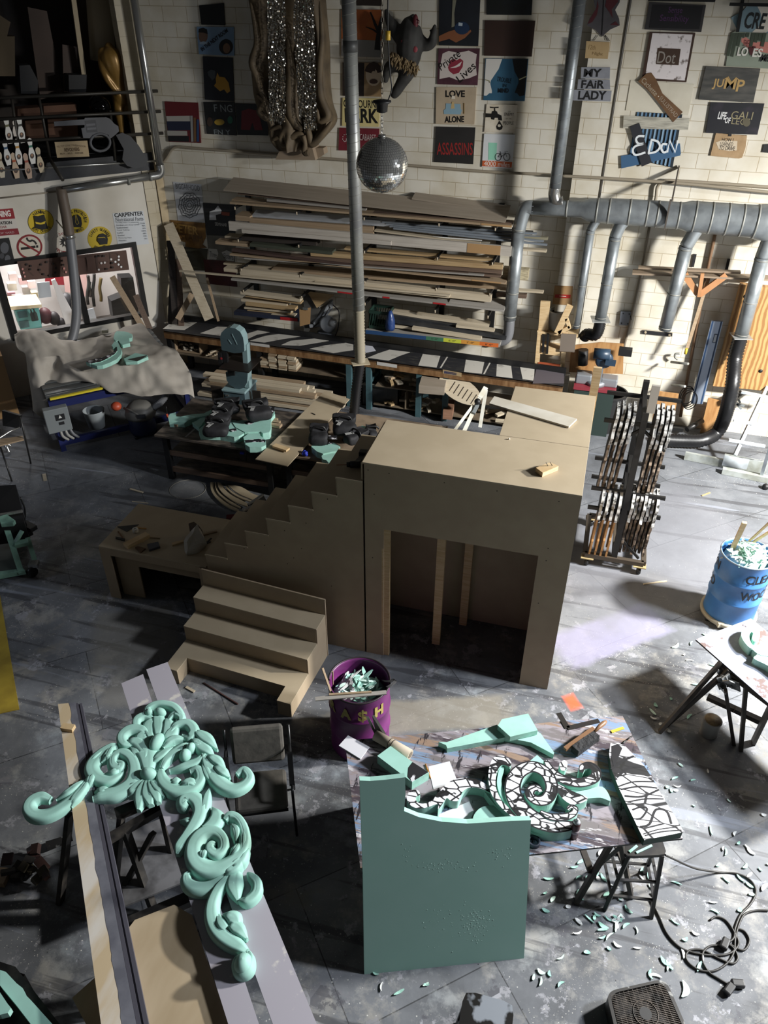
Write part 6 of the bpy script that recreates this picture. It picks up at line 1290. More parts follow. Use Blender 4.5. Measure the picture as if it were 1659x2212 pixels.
m=MB();m.lo((sp(430,800).x,YSAW-.03,zt-.2),(sp(520,800).x,YSAW-.001,zt-.05));m.build('trunnion',BLK,t)
x0,x1=sp(368,1010).x,sp(668,1010).x;zc=sp(400,1000,-.05).z
m=MB();m.lo((x0-.02,YSAW-.08,zc-.04),(x1+.02,YSAW+.42,zc));m.build('base_top',SAWL,t,bevel=.01)
m=MB();m.lo((x0,YSAW-.06,0),(x1,YSAW+.40,zc-.04));m.build('base_cabinet',SAWP,t)
m=MB();m.lo((x0+.03,YSAW-.066,.1),(x1-.05,YSAW-.061,zc-.12));m.build('door',SAWP,t)
m=MB();m.box((x0+.07,YSAW-.075,zc-.10),(.06,.02,.025));m.build('latch',CHROME,t)
m=MB();m.lo((x0-.24,YSAW-.02,0),(x0-.04,YSAW+.01,zc-.0));plabel(m.build('side_panel',mat('brown_side_board','#2b231c',.6),t),'dark board');m=MB();m.lo((x1+.06,YSAW+.1,0),(x1+.2,YSAW+.13,zc-.05));plabel(m.build('side_panel',mat('brown_side_board','#2b231c'),t),'dark board')

# middle tables
TTOP=mat('grimy_table_top','#5a5148',.6,col2='#2f2a27',scale=5,detail=7,lo=.42,hi=.6,stretch=(1,2.5,1))
def shop_table(name,label,x0,x1,y0,y1,z,top=TTOP,shelves=(.45,.16)):
    t=thing(name,label,'table',V(((x0+x1)/2,(y0+y1)/2,0)))
    m=MB();m.lo((x0,y0,z-.03),(x1,y1,z));m.build('tabletop',top,t)
    for x in (x0+.1,x1-.1):
        for y in (y0+.12,y1-.1): m=MB();m.lo((x-.04,y-.04,0),(x+.04,y+.04,z-.03));m.build('leg',BLK,t)
    for s_ in shelves: m=MB();m.lo((x0+.15,y0+.14,s_),(x1-.15,y1-.12,s_+.03));m.build('shelf',TTOP,t)
    for s_ in shelves: m=MB();m.lo((x0+.14,y0+.1,s_-.03),(x1-.14,y0+.135,s_+.05));m.build('front_rail',W_BROWN,t)
    return t
tA=shop_table('work_table','grimy work table loaded with foam and black sandbags left of the MDF sheet',-5.92,-4.08,8.68,9.9,.80)
m=MB();m.beam((-5.45,8.75,.8015),(-5.38,9.85,.8015),.03,.001);plabel(m.build('painted_line',pm('#7d7c7a'),tA),'pale stripe')
tB=shop_table('work_table','second work table with sandbags behind the staircase',-3.98,-1.85,8.68,10.12,.80,mat('pale_grimy_top','#8a7965',.6,col2='#5e5142',scale=4,detail=7))
m=MB();q=[V(pz(x,y,.845)) for x,y in ((551.5,991.7),(620.9,1006.7),(755,862),(702,844))];m.prism([v+V((0,0,-.012)) for v in q],(0,0,.012));tag(m.build('mdf_sheet',MDF),'long raw MDF sheet lying across the gap between the two work tables','sheet')
kT=K(340,840,.16878)
for i,(poly,z,h,lb) in enumerate((([(135,360),(160,320),(235,300),(235,350),(300,355),(440,325),(590,315),(660,280),(720,255),(740,280),(640,340),(480,370),(340,425),(150,420)],.80,.09,'long leafy mint foam piece at the left end of the sandbag table'),
  ([(445,430),(500,410),(600,330),(640,350),(560,470),(530,495)],.80,.07,'small rounded mint foam piece below the leafy one on the sandbag table'),
  ([(525,520),(700,380),(1000,400),(1110,520),(1110,570),(1040,610),(980,615),(800,580),(600,575),(545,575)],.80,.10,'broad mint foam piece under the two front sandbags'),
  ([(960,430),(1080,400),(1250,410),(1440,370),(1500,280),(1505,320),(1455,380),(1450,520),(1430,555),(1350,570),(1320,545),(1120,555),(1000,490)],.80,.11,'carved mint foam mass under the rear sandbags'),
  ([(1100,620),(1180,560),(1310,550),(1320,600),(1385,650),(1390,720),(1330,745),(1180,745),(1125,710)],.80,.09,'rounded mint foam scroll end overhanging the front edge of the sandbag table'))):
    foam_cut(lb,kT,poly,z,h)
for i,poly in enumerate(([(1110,430),(1180,405),(1255,420),(1200,455),(1140,455)],[(1415,300),(1470,230),(1500,235),(1490,290),(1430,315)],[(915,520),(1000,505),(1020,535),(960,550)],[(1120,660),(1300,640),(1385,655),(1380,685),(1260,680),(1140,690)])):
    mb=MB();z=.912 if i < 3 else .892;mb.prism([V(pz(*kT(*q_),z)) for q_ in poly],(0,0,.003));o=mb.build('inked_patch',INKD);tag(o,('round inked drawing on the carved foam mass','inked drawing at the far right tip of the carved foam mass','inked drawing beside the front sandbags','inked band on the rounded foam scroll end')[i],'drawing')
BAGM=mat('black_canvas','#131316',.75,col2='#1d1d21',scale=9,bump=.4)
WMARK=pm('#9a9a98')
def sandbag(label,k,a,b,z,r,tilt=0,mark=True,rz=None):
    A=V(pz(*k(*a),z));B=V(pz(*k(*b),z));c=(A+B)/2;d=B-A;L=d.length/2;d.normalize();n=V((-d.y,d.x,0))
    t=thing('sandbag',label,'sandbag',c-V((0,0,r*.45)),'black sandbags')
    for s_ in (-1,1):
        mb=MB();cc=c+n*s_*r*.72;N1,M1=14,20;vs=[]
        for i in range(N1+1):
            th=-PI/2+PI*i/N1
            for j in range(M1):
                ph=2*PI*j/M1;f=lambda v,e: math.copysign(abs(v)**e,v)
                x=L*f(math.cos(th),.45)*f(math.cos(ph),.5);y=r*.70*f(math.cos(th),.45)*f(math.sin(ph),.5);zz=r*.48*f(math.sin(th),.8)
                p=cc+d*x+n*y+V((0,0,zz));p += V((0,0,1))*(MN.noise(p*9)*.02+.06*abs(x/L)**6*(s_ > 0));vs.append(p)
        mb.add(vs,[(i*M1+j,i*M1+(j+1) % M1,(i+1)*M1+(j+1) % M1,(i+1)*M1+j) for i in range(N1) for j in range(M1)],0,True);mb.build('pouch',BAGM,t)
    mb=MB();mb.tube(crom([tuple(c-d*.1+V((0,0,r*.4))),tuple(c-d*.06+V((0,0,r*.75))),tuple(c+d*.06+V((0,0,r*.75))),tuple(c+d*.1+V((0,0,r*.4)))],5),.014,6);mb.build('handle',BLK,t)
    if mark:
        mb=MB();q=c-d*L*.45-n*r*.72+V((0,0,r*.49+.004));mb.box(q,(.05,.11,.004),math.atan2(d.y,d.x)-.4);mb.box(q+d*.0+n*.06,(.10,.03,.004),math.atan2(d.y,d.x)-.4);plabel(mb.build('mark',WMARK,t),'pale printed mark')
    return t
kU=K(600,840,.16878)
sandbag('black sandbag at the front of the sandbag table',kT,(600,480),(930,480),.98,.16)
sandbag('black sandbag in the middle of the pile behind the front one',kT,(680,330),(960,340),1.03,.15)
sandbag('black sandbag at the back left of the pile in front of the band saw',kT,(720,230),(1060,210),1.03,.14)
sandbag('black sandbag at the right of the pile with a peaked corner',kT,(1110,290),(1440,240),1.05,.18)
t=sandbag('black sandbag with red and white print overlapping the MDF sheet',kU,(400,580),(650,580),.98,.16,mark=False)
sandbag('black two eared sandbag standing behind the printed one',kU,(700,460),(1010,450),1.03,.17)
sandbag('black sandbag against the upper stairs',kU,(950,580),(1060,640),.98,.14)
sandbag('small black sandbag half hidden by the platform corner',kU,(1140,560),(1270,550),.95,.12,mark=False)
foam_cut('fluted mint foam piece under the sandbags on the second table',kU,[(430,740),(450,700),(720,690),(800,740),(760,790),(580,830),(500,800)],.80,.10)
foam_cut('rounded mint foam claw on the second table near the stairs',kU,[(560,860),(590,825),(740,825),(740,870),(690,900),(680,945),(650,945),(620,910),(575,900)],.80,.08)
foam_cut('mint foam tip poking out behind the sandbags on the second table',kU,[(1030,490),(1080,470),(1130,480),(1150,515),(1100,520)],.80,.12)
for i,poly in enumerate(([(650,600),(760,600),(760,645),(650,645)],[(455,690),(700,685),(700,705),(455,710)],[(820,650),(920,600),(930,660),(840,690)])):
    mb=MB();mb.prism([V(pz(*kU(*q_),1.01 if i == 0 else .93)) for q_ in poly],(0,0,.004));tag(mb.build('inked_card',INKD),('inked card tucked between the sandbags on the second table','inked strip along the fluted foam','dark inked card right of the printed sandbag')[i],'drawing')
mb=MB();
for i in range(7): mb.sphere(V(pz(*kU(350,835),.83))+V((rn.uniform(-.03,.03),rn.uniform(-.03,.03),rn.uniform(0,.03))),.028,8,6)
tag(mb.build('blue_rag',mat('blue_rag','#1d2fa0',.6)),'small bright blue rag on the second table','rag')
o=MB().box(V(pz(607,967,.88)),(.24,.085,.03),-.25).build('wood_block',PINE);tag(o,'pale wood block on the MDF sheet between the tables','wood block')
o=MB().beam(V(pz(673,892,.85)),V(pz(681,896,.85)),.012,.008).build('screw',BLK);tag(o,'small dark screw on the MDF sheet','screw')
t=thing('brush','upright brush with orange bristle band at the left tip of the leafy foam','brush',V(pz(*kT(120,350),.9)))
m=MB();m.cyl(V(pz(*kT(125,350),.9)),V(pz(*kT(112,225),1.12)),.008,n=8);m.build('handle',BLK,t);m=MB();m.cyl(V(pz(*kT(128,365),.88)),V(pz(*kT(125,330),.95)),.016,n=8);m.build('ferrule',mat('orange_plastic','#a6452b'),t)
for i,(x,y) in enumerate(((220,445),(1520,465),(1500,430),(1470,400))):
    o=MB().box(V(pz(*kT(x,y),.83)),(.16,.09,.04),-.2+.1*i).build('wood_block',W_TAN);tag(o,('pale block propping the leafy foam','pale block at the right side of the sandbag table','second pale block at the right side of the sandbag table','farthest pale block by the carved foam')[i],'wood block')
t=thing('clamp','thin clamp hanging on the rounded foam scroll end','clamp',V(pz(*kT(1140,960),.3)))
m=MB();m.cyl(V(pz(*kT(1125,690),.9)),V(pz(*kT(1140,985),.35)),.008,n=6);m.build('bar',BLK,t);m=MB();m.box(V(pz(*kT(1085,820),.62)),(.06,.03,.03));plabel(m.build('grip',mat('blue_rag','#1d2fa0'),t),'blue grip')

# floor pieces behind the bench
kR=K(440,1040,.12055)
arcs=[([(125,30),(130,150),(190,270),(320,400),(460,490),(590,545)],[(185,30),(195,130),(250,240),(370,360),(500,450),(630,515)]),
        ([(200,30),(210,120),(260,230),(380,340),(510,430),(650,490)],[(225,30),(240,110),(290,210),(400,310),(540,400),(665,472)]),
        ([(250,30),(265,110),(330,210),(450,310),(600,400),(800,470)],[(300,40),(370,120),(460,220),(600,310),(730,380),(835,430)]),
        ([(390,110),(480,205),(600,285),(740,345),(860,382),(900,395)],[(420,85),(520,190),(650,265),(780,325),(880,352),(930,362)]),
        ([(440,85),(560,190),(700,270),(800,310),(870,340),(920,350)],[(560,90),(660,110),(760,160),(850,220),(930,255),(985,275)])]
for i,(a,b) in enumerate(arcs):
    P=crom(a,5)+crom(b,5)[::-1];mb=MB();z=.018+.018*i;mb.prism([V(pz(*kR(x,y),z)) for x,y in P],(0,0,.018));o=mb.build('plywood_rib',mat('pale_plywood','#a3967f',.6,col2='#948770',scale=3));tag(o,'curved plywood rib on the floor behind the bench, '+('outermost','second from outside, narrowest','middle, broad','fourth, narrow','innermost, broadest')[i]+' of the nest','plywood rib','curved plywood ribs')
def lean_panel(label,a,b,z,depth,mface,edge):
    A=V(pz(*kR(*a),z));B=V(pz(*kR(*b),z));d=(B-A).normalized();n=V((d.y,-d.x,0));
    t=thing('picture_panel',label,'picture',(A+B)/2-V((0,0,z-.02))+n*depth)
    m=MB();m.prism([A,B,B+n*depth+V((0,0,.02-z)),A+n*depth+V((0,0,.02-z))],n*-.02+V((0,0,-.01)));m.build('panel',mface,t)
    m=MB();m.beam(A,B,.035,.02);m.build('edge',edge,t)
lean_panel('dark picture panel with a pale edge leaning behind the lower stairs',(700,530),(1040,350),.45,.35,mat('dark_red_picture','#1d1415',.6,col2='#4e1e22',scale=8),pm('#8f8a84'))
lean_panel('second dark panel with a white edge leaning farther behind the stairs',(800,412),(1065,235),.45,.3,pm('#1b1c1a'),pm('#a9a7a2'))
o=MB().box(V(pz(*kR(490,680),.05)),(.12,.1,.1),.4).build('red_block',pm('#5c1216'));tag(o,'small dark red block on the floor behind the bench','block')
c=V(pz(*K(330,740,.3014)(250,1050),.004));o=MB().tube([c+V((.27*math.cos(a),.25*math.sin(a),0)) for a in [2*PI*i/36 for i in range(36)]],.004,5,closed=True).build('wire_ring',mat('pale_wire','#8e8c84',.5));tag(o,'thin pale wire ring lying on the dark floor','ring')

# trestle, plank and block on the platforms
kV=K(940,820,.11453);WM=mat('white_painted_metal','#d7d6cd',.4,col2='#bfb9a6',scale=5)
t=thing('folding_trestle','white metal folding trestle leaning behind the platform','trestle',V(py(*kV(700,700),10.2)-V((0,0,.2))))
def kvp(x,y,Y): return py(*kV(x,y),Y)
for a,b,w_ in (((955,150,10.75),(840,345,10.6),.07),((840,345,10.6),(530,1010,10.1),.055),((960,190,10.78),(845,900,10.5),.05),((715,490,10.5),(365,960,9.9),.04)):
    m=MB();m.beam(kvp(*a),kvp(*b),w_,w_*.6,(0,-1,.4));m.build('bar',WM,t)
m=MB();m.sphere(kvp(800,415,10.5),.05,12,8);m.build('knob',BLK,t)
m=MB();m.beam(kvp(800,480,10.5),kvp(720,640,10.35),.05,.05,(0,-1,.4));m.build('sleeve',GREYBOX,t)
kk3=K(760,740,.33755)
m=MB();z=ZT+.004;q=[V(pz(*kk3(*a),z+.02)) for a in ((880,388),(912,343),(1441,487),(1389,537))];m.prism([v-V((0,0,.02)) for v in q],(0,0,.02));tag(m.build('plank',mat('whitewashed_board','#c9c4b8',.6,col2='#bcb5a6',scale=3)),'whitewashed plank lying across the rear platform','plank')
t=thing('nailed_block','pale wood block with two bent nails on the platform deck','wood block',V(pz(*kk3(1250,830),ZT)))
m=MB();z=ZT+.05;q=[V(pz(*kk3(*a),z)) for a in ((1178,800),(1270,766),(1323,790),(1222,833))];m.prism([v-V((0,0,.048)) for v in q],(0,0,.048));m.build('block',PINE,t)
for a,b in (((1255,790),(1243,768)),((1283,788),(1268,765))):
    m=MB();m.cyl(V(pz(*kk3(*a),z)),V(pz(*kk3(*b),z+.05)),.003,n=6);m.build('nail',BLK,t)
m=MB();m.sphere(V(pz(*kk3(1007,616),ZT+.008)),.01,8,5);tag(m.build('chalk_crumb',pm('#d9d0bd')),'tiny pale crumb at the back of the platform deck','crumb')
z=ZT-RIS+.002;p0=V(pz(*kU(880,970),z+.045));p1=V(pz(*kU(1030,965),z+.045));d=(p1-p0).normalized()
t=thing('cordless_drill','black cordless drill lying on the top stair tread','drill',V(((p0.x+p1.x)/2,p0.y,z)))
m=MB();m.cyl(p0,p0.lerp(p1,.3),.024,.03,n=14);m.build('chuck',BLK,t);m=MB();m.cyl(p0.lerp(p1,.3),p1+d*.03,.036,n=14);m.build('body',BLK,t)
m=MB();m.cyl(p0-d*.10,p0,.004,n=6);plabel(m.build('bit',mat('copper_bit','#8a5a40',.35,.6),t),'copper coloured bit')
hb=p1-d*.02;m=MB();m.beam(hb,hb+V((.02,.17,-.01)),.05,.045);m.build('handle',BLK,t);m=MB();m.box(hb+V((.03,.22,-.005)),(.13,.08,.075),.1);m.build('battery',BLK,t,bevel=.01)

# tools on the landing bench
kB5=K(190,1020,.3315);zb=.801
def onb(poly,z0,h,name,mm,label=None,cat=None,parent=None):
    mb=MB();mb.prism([V(pz(*kB5(x,y),z0+h))-V((0,0,h)) for x,y in poly],(0,0,h));o=mb.build(name,mm,parent)
    if label: tag(o,label,cat)
    return o
onb([(190,354),(332,340),(252,386)],zb,.006,'speed_square',pm('#232526'),'dark triangular square on the landing bench','square')
p=V(pz(*kB5(312,390),zb));t=thing('tape_roll','small white tape roll on the landing bench','tape',p);m=MB();m.lathe(p,[(.012,0),(.035,0),(.035,.05),(.012,.05),(.012,0)],18,capb=False,capt=False);m.build('roll',pm('#cfcabf'),t)
m=MB();m.cyl(p+V((0,0,.001)),p+V((0,0,.03)),.011);m.build('core',BLK,t)
onb([(228,462),(375,388),(402,406),(255,482)],zb,.05,'wood_block',PINE,'pale wood block at the left of the landing bench','wood block')
onb([(180,418),(240,432),(238,445),(180,430)],zb,.015,'clamp_jaw',BLK,'small black clamp jaw at the left of the landing bench','clamp')
onb([(192,385),(200,383),(240,438),(232,440)],zb,.01,'pencil',mat('rust_stick','#6f4a2a',.6),'short brown stick beside the black clamp jaw','stick')
onb([(320,357),(382,363),(380,369),(318,363)],zb,.008,'pencil',pm('#b07f3a'),'orange pencil by the triangular square','pencil')
onb([(308,488),(325,482),(375,495),(340,522)],zb,.02,'brown_block',mat('brown_scrap','#5e4630',.6),'brown scrap beside the grey sanding block','offcut')
onb([(385,468),(458,452),(468,482),(398,505)],zb,.03,'sanding_block',pm('#45464e'),'grey sanding block on the landing bench','sanding block')
onb([(378,418),(470,428),(468,433),(376,424)],zb,.006,'pencil',pm('#7f6b4e'),'thin pencil lying in the middle of the landing bench','pencil')
onb([(545,460),(618,440),(622,452),(548,474)],zb,.02,'stick',PINE,'short pale stick pointing at the crumpled bag','stick')
onb([(735,404),(838,378),(842,386),(738,412)],zb,.015,'stick',W_TAN,'tan stick between the crumpled bag and the stairs','stick')
m=MB();
for a,b in (((740,470),(762,445)),((762,470),(803,430)),((745,478),(800,452))): m.beam(V(pz(*kB5(*a),zb+.006)),V(pz(*kB5(*b),zb+.006)),.016,.008)
tag(m.build('hex_keys',BLK),'black hex keys at the right of the landing bench','keys')
t=thing('crumpled_bag','crumpled white bag with a small dark mark on the landing bench','bag',V(pz(*kB5(680,500),zb)))
ctr=[[(625,450,.97),(665,385,1.03),(708,350,1.05)],[(628,490,.90),(680,420,.95),(740,385,1.0)],[(632,520,.83),(690,480,.88),(762,442,.9)],[(650,520,.805),(700,515,.805),(745,470,.81)]]
G=[[V(pz(*kB5(x,y),z)) for x,y,z in r] for r in ctr];up1=[[V(p) for p in crom([tuple(p) for p in r],5)] for r in G];cols=[[V(p) for p in crom([tuple(up1[i][j]) for i in range(4)],5)] for j in range(len(up1[0]))]
nx,ny=len(cols),len(cols[0]);m=MB();m.add([cols[i][j]+V((0,0,1))*MN.noise(cols[i][j]*14)*.02 for j in range(ny) for i in range(nx)],[(j*nx+i,(j+1)*nx+i,(j+1)*nx+i+1,j*nx+i+1) for j in range(ny-1) for i in range(nx-1)])
o=m.build('sheet',mat('white_bag','#b9b3a8',.5,bump=.3,scale=20),t);sd=o.modifiers.new('solid','SOLIDIFY');sd.thickness=.05;sd.offset=1
m=MB();cc=cols[nx//2+2][ny//3];m.sphere(cc+V((0,-.012,.012)),.022,10,7,sc=(.6,.5,1));m.build('mark',BLK,t)
m=MB();m.prism([V(pz(*kB5(x,y),.95)) for x,y in ((655,335),(690,322),(720,345),(745,380),(740,400),(690,372))],(0,0,-.12));plabel(m.build('flap',mat('brown_leather','#3a2a1e',.6),t),'dark brown flap')
# ================================================================== RIGHT WALL AND RIGHT FLOOR
kW=K(1150,640,.2626);kX=K(1360,540,.31513);kY=K(1440,780,.23004);kZ=K(1240,720,.2521);kZ2=K(1240,960,.2521)
PLY=mat('grained_plywood','#b08a58',.6,col2='#8a6236',scale=2.2,kind='wave',stretch=(2.0,1,.8),lo=.3,hi=.75,detail=4)
PLY2=mat('plain_plywood','#a87f50',.65,col2='#94693c',scale=3,stretch=(6,6,1))
YR=12.25
def rp(x,y,Y=YR): return py(*kW(x,y),Y)
t=thing('shelf_stand','pine framed shelf stand between the workbench end and the drop pipes','shelf',V((rp(150,580).x,YR,ZB)))
for x0,y0,x1,y1 in ((62,290,35,590),(272,290,245,600)):
    m=MB();m.beam(rp(x0,y0),rp(x1,y1),.07,.05,(0,1,0));m.build('upright',PINE,t)
a,b=rp(40,285),rp(380,290);m=MB();m.lo((a.x,YR-.02,a.z-.03),(b.x,YR+.32,a.z));m.build('top_shelf',PINE,t)
a,b=rp(45,460),rp(270,480);m=MB();m.lo((a.x,YR-.01,a.z-.02),(b.x,YR+.25,a.z+.1));m.build('lower_shelf',PINE,t)
a,b=rp(45,560),rp(230,560);m=MB();m.lo((a.x,YR-.03,a.z-.04),(b.x,YR,a.z+.05));plabel(m.build('front_board',mat('orange_red_paint','#9a4a2c',.6),t),'orange red board')
m=MB();m.beam(rp(300,310,YR-.04),rp(285,455,YR-.04),.24,.02,(0,1,0));plabel(m.build('side_panel',mat('grey_brown_panel','#70665c',.6),t),'grey brown side panel')
for x0,y0,x1,y1 in ((95,315,85,460),(130,310,120,472)):
    m=MB();m.beam(rp(x0,y0,YR-.03),rp(x1,y1,YR-.03),.035,.03);m.build('bracket',BLK,t)
o=MB().beam(rp(108,40,YR+.05),rp(88,278,YR+.05),.15,.04,(0,1,0)).build('offcut_board',PINE);tag(o,'pine board end standing on the shelf stand left of the white bucket','board')
t=thing('wood_bracket','triangular pine bracket standing on the shelf stand in front of the white bucket','bracket',rp(250,290,YR-.06))
for q in ((310,75,205,300,.1),(280,180,308,258,.05),(215,298,310,250,.06)): m=MB();m.beam(rp(q[0],q[1],YR-.08),rp(q[2],q[3],YR-.08),q[4],.06,(0,1,0));m.build('leg',PINE,t)
p=rp(205,240,YR+.16);p.z=rp(40,285).z+.002;t=thing('bucket','white bucket of bits on the shelf stand','bucket',p)
m=MB();m.lathe(p,[(.13,0),(.16,.30),(.165,.30),(.165,.32),(.15,.32),(.12,.05)],22,capt=False);m.build('body',mat('white_plastic','#b9b7b0',.5),t);m=MB();m.lathe(p,[(.14,.24),(.145,.27)],18);m.build('fill',mat('dark_fill','#3d3932',.7),t)
s=Sign(k8,'cardboard_notice','brown cardboard notice with a red band on the pilaster',[(157,708),(286,712),(278,846),(140,838)],KRAFT,wall=wallP,th=.01,cat='notice')
s.shape('red_band',[(160,768),(270,772),(267,796),(156,792)],'#9c2420');s.shape('white_line',[(190,778),(238,780),(238,785),(190,783)],'#d8cfc4')
s=Sign(k8,'junction_box','flat grey electrical box cover with four bolts on the wall',[(622,890),(700,895),(690,990),(611,985)],pm('#70747a'),th=.05,cat='electrical box',bname='cover')
for x,y in ((640,903),(682,907),(628,972),(672,976)): s.oval('bolt',x,y,5,6,'#1c1c1e',n=8)
mb=MB();mb.cyl(s.P(690,920),s.P(697,948),.008,n=6);mb.build('lever',DM,s.t)
s=Sign(k8,'magnet_bar','black bar with two pale bolts on the wall above the cart',[(776,1024),(985,1044),(984,1066),(775,1046)],pm('#17171a'),th=.03,cat='bar',bname='bar')
for x,y in ((797,1036),(965,1055)): s.oval('bolt',x,y,9,9,'#a5967c',n=8)
for i,q in enumerate(([(440,30),(460,32),(440,118),(423,115)],[(672,62),(690,64),(673,138),(655,135)])):
    Sign(kX,'black_strip',('left','right')[i]+' black vertical strip above the long thin wall shelf',q,pm('#17171a'),th=.03,cat='strip')
for i,(a,b) in enumerate((((20,150),(960,192)),((60,118),(760,152)))):
    o=MB().beam(py(*kX(*a),12.45),py(*kX(*b),12.45),.2-.1*i,.025).build('wall_shelf',mat('taupe_shelf','#8a7966',.6));tag(o,('long thin wall shelf carried by the wooden Y bracket','shorter strip lying on the back of the long thin wall shelf')[i],'shelf')
t=thing('y_bracket','wooden Y shaped bracket under the long thin wall shelf','bracket',py(*kX(475,300),12.4))
ORW=mat('orange_pine','#b07f56',.6,col2='#a3734b',scale=4)
for a,b,Y in (((375,165),(468,300),12.4),((662,172),(480,305),12.38),((500,160),(475,320),12.35)): m=MB();m.beam(py(*kX(*a),Y),py(*kX(*b),Y),.09 if Y > 12.36 else .05,.05,(0,1,0));m.build('arm',ORW,t)
o=MB().beam(py(*kX(550,165),12.5),py(*kX(395,672),12.3),.05,.02,(0,1,0)).build('stick',W_TAN);tag(o,'long brown stick leaning on the wall behind the Y bracket','stick')
o=MB().cyl(py(*kX(392,675),12.28),py(*kX(382,712),12.28),.022,n=8).build('yellow_clip',mat('yellow_clip','#c8b23a',.5));tag(o,'small yellow clip at the foot of the long brown stick','clip')
# guide rail
t=thing('guide_rail','tall grey metal guide rail with blue stripes hung on the wall','rail',py(1504,872,12.5))
P=[py(*q,12.45) for q in ((1537,694),(1562,695),(1518,873),(1492,872))];m=MB();m.prism(P,(0,.05,0));m.build('body',mat('rail_grey','#8d97a6',.35,.4),t)
for f in (.12,.86):
    A=P[0].lerp(P[1],f)+V((0,-.002,0));B=P[3].lerp(P[2],f)+V((0,-.002,0));m=MB();m.beam(A,B,.022,.003,(0,-1,0));plabel(m.build('stripe',pm('#1f3a5c'),t),'dark blue stripe')
m=MB();A=py(1547,722,12.445);m.lo(A+V((-.025,-.003,-.14)),A+V((.025,0,0)));plabel(m.build('label',pm('#2b3a50'),t),'dark label');m=MB();m.lo(A+V((-.017,-.005,-.13)),A+V((.017,-.003,-.01)));plabel(m.build('label_face',pm('#b9c0c8'),t),'pale label face')
# plywood
P=[py(*q,12.42) for q in ((1600,615),(1760,632),(1720,850),(1540,834))]
t=thing('plywood_cover','large grained plywood panel on the wall at the right edge','panel',V(P[3]));m=MB();m.prism(P,(0,.12,0));m.build('panel',PLY,t)
for x,y in ((795,318),(898,830)):
    c=py(*kX(x,y),12.418);m=MB();m.lathe(c,[(.03,0),(.03,.003)],12,ax=(0,-1,0));m.build('hole',pm('#0e0d0c'),t)
P=[py(*kY(*q),12.5) for q in ((392,350),(595,395),(528,715),(312,682))];m=MB();m.prism(P,(0,.03,0));tag(m.build('plywood_offcut',PLY2),'dark plywood offcut standing on the floor behind the black hose','panel')
P=[py(*kY(*q),12.3) for q in ((-90,285),(115,312),(40,648),(-150,640))];m=MB();m.prism(P,(0,.03,0));tag(m.build('plywood_offcut',PLY2),'plywood offcut standing on the floor behind the ornament cart','panel')
m=MB();cc=py(*kY(190,320),12.5)
for i in range(4): m.tube([cc+V((.11*math.cos(a)+.02*i,-.02*i,.16*math.sin(a)-.02*i)) for a in [2*PI*j/20 for j in range(20)]],.008,5,closed=True)
tag(m.build('cable_coil',BLK),'coil of black cable hung beside the guide rail','cable')
for a,b,Y0,Y1,lb in (((190,642),(335,560),12.2,12.45,'black wand lying at the foot of the wall below the guide rail'),((592,378),(705,300),12.35,12.5,'dark tube stuck on the wall behind the black hose')):
    o=MB().cyl(py(*kY(*a),Y0),py(*kY(*b),Y1),.045,n=12).build('tube',DM);tag(o,lb,'tube')
t=thing('wall_clamp','small metal clamp on the wall right of the black hose','clamp',py(*kY(670,420),12.55))
for a,b in (((600,400),(660,405)),((640,380),(700,450)),((660,400),(730,420)),((675,360),(690,390))): m=MB();m.beam(py(*kY(*a),12.55),py(*kY(*b),12.55),.03,.03);m.build('arm',GREYBOX,t)
t=thing('pipe_bracket','pipe arms jutting from the wall behind the ornament cart','bracket',py(*kX(350,775),12.4))
for a,b in (((285,768),(402,780)),((290,925),(380,935))): m=MB();m.cyl(py(*kX(*a),12.5),py(*kX(*b),12.2),.02,n=8);m.build('arm',GALV2,t)
m=MB();m.tube(crom([tuple(py(*kX(x,y),12.55)) for x,y in ((345,710),(315,712),(312,735),(330,750))],4),.018,8);m.build('elbow',GALV2,t)
# mitre saw bench behind the platform
YM=11.9
t=thing('saw_station','red topped station with blue mitre saw in front of a plywood back','saw',V((rp(560,760,YM).x,YM,0)))
a,b=rp(340,742,YM),rp(690,780,YM);m=MB();m.lo((a.x,YM,a.z-.05),(b.x,YM+.5,a.z));plabel(m.build('table',mat('dark_red_top','#7d2b35',.5),t),'dark red table');zt=a.z
m=MB();m.lo((a.x+.02,YM+.02,0),(b.x-.02,YM+.48,zt-.05));m.build('base',mat('dark_green_base','#24322e',.6),t)
for x0,x1,dz in ((350,480,.16),(560,700,.14)):
    A=rp(x0,720,YM+.1);B=rp(x1,720,YM+.1);m=MB();m.lo((A.x,YM+.12,zt),(B.x,YM+.34,zt+dz));m.build('fence',SAWG,t,bevel=.02)
m=MB();m.lathe(V(((a.x+b.x)/2,YM+.2,zt)),[(.16,0),(.16,.06),(.1,.08)],20);m.build('turntable',SAWG,t)
A=rp(575,560,YM+.15);m=MB();m.lo((A.x-.03,YM+.12,zt),(A.x+.03,YM+.2,A.z));m.build('post',SAWG,t)
SB=mat('saw_blue','#26384a',.4);A=rp(505,470,YM);B=rp(640,480,YM);m=MB();m.cyl(A,B,.085,n=16);m.build('motor',SB,t);A=rp(600,540,YM-.05);B=rp(685,552,YM-.05);m=MB();m.beam(A,B,.07,.08);m.build('handle',SB,t)
m=MB();m.lathe(rp(590,520,YM+.04),[(.13,0),(.14,.03),(.12,.06)],20,ax=(.2,-1,0));m.build('blade_guard',SB,t)
P=[py(*kW(*q),12.35) for q in ((320,405),(560,380),(752,392),(745,640),(300,625))];m=MB();m.prism(P,(0,.02,0));tag(m.build('plywood_sheet',PLY2),'plywood back board behind the blue mitre saw','panel')
o=MB().box(rp(765,455,12.1),(.2,.12,.11)).build('motor_box',BLK);tag(o,'black motor housing on the wall right of the blue mitre saw','motor')
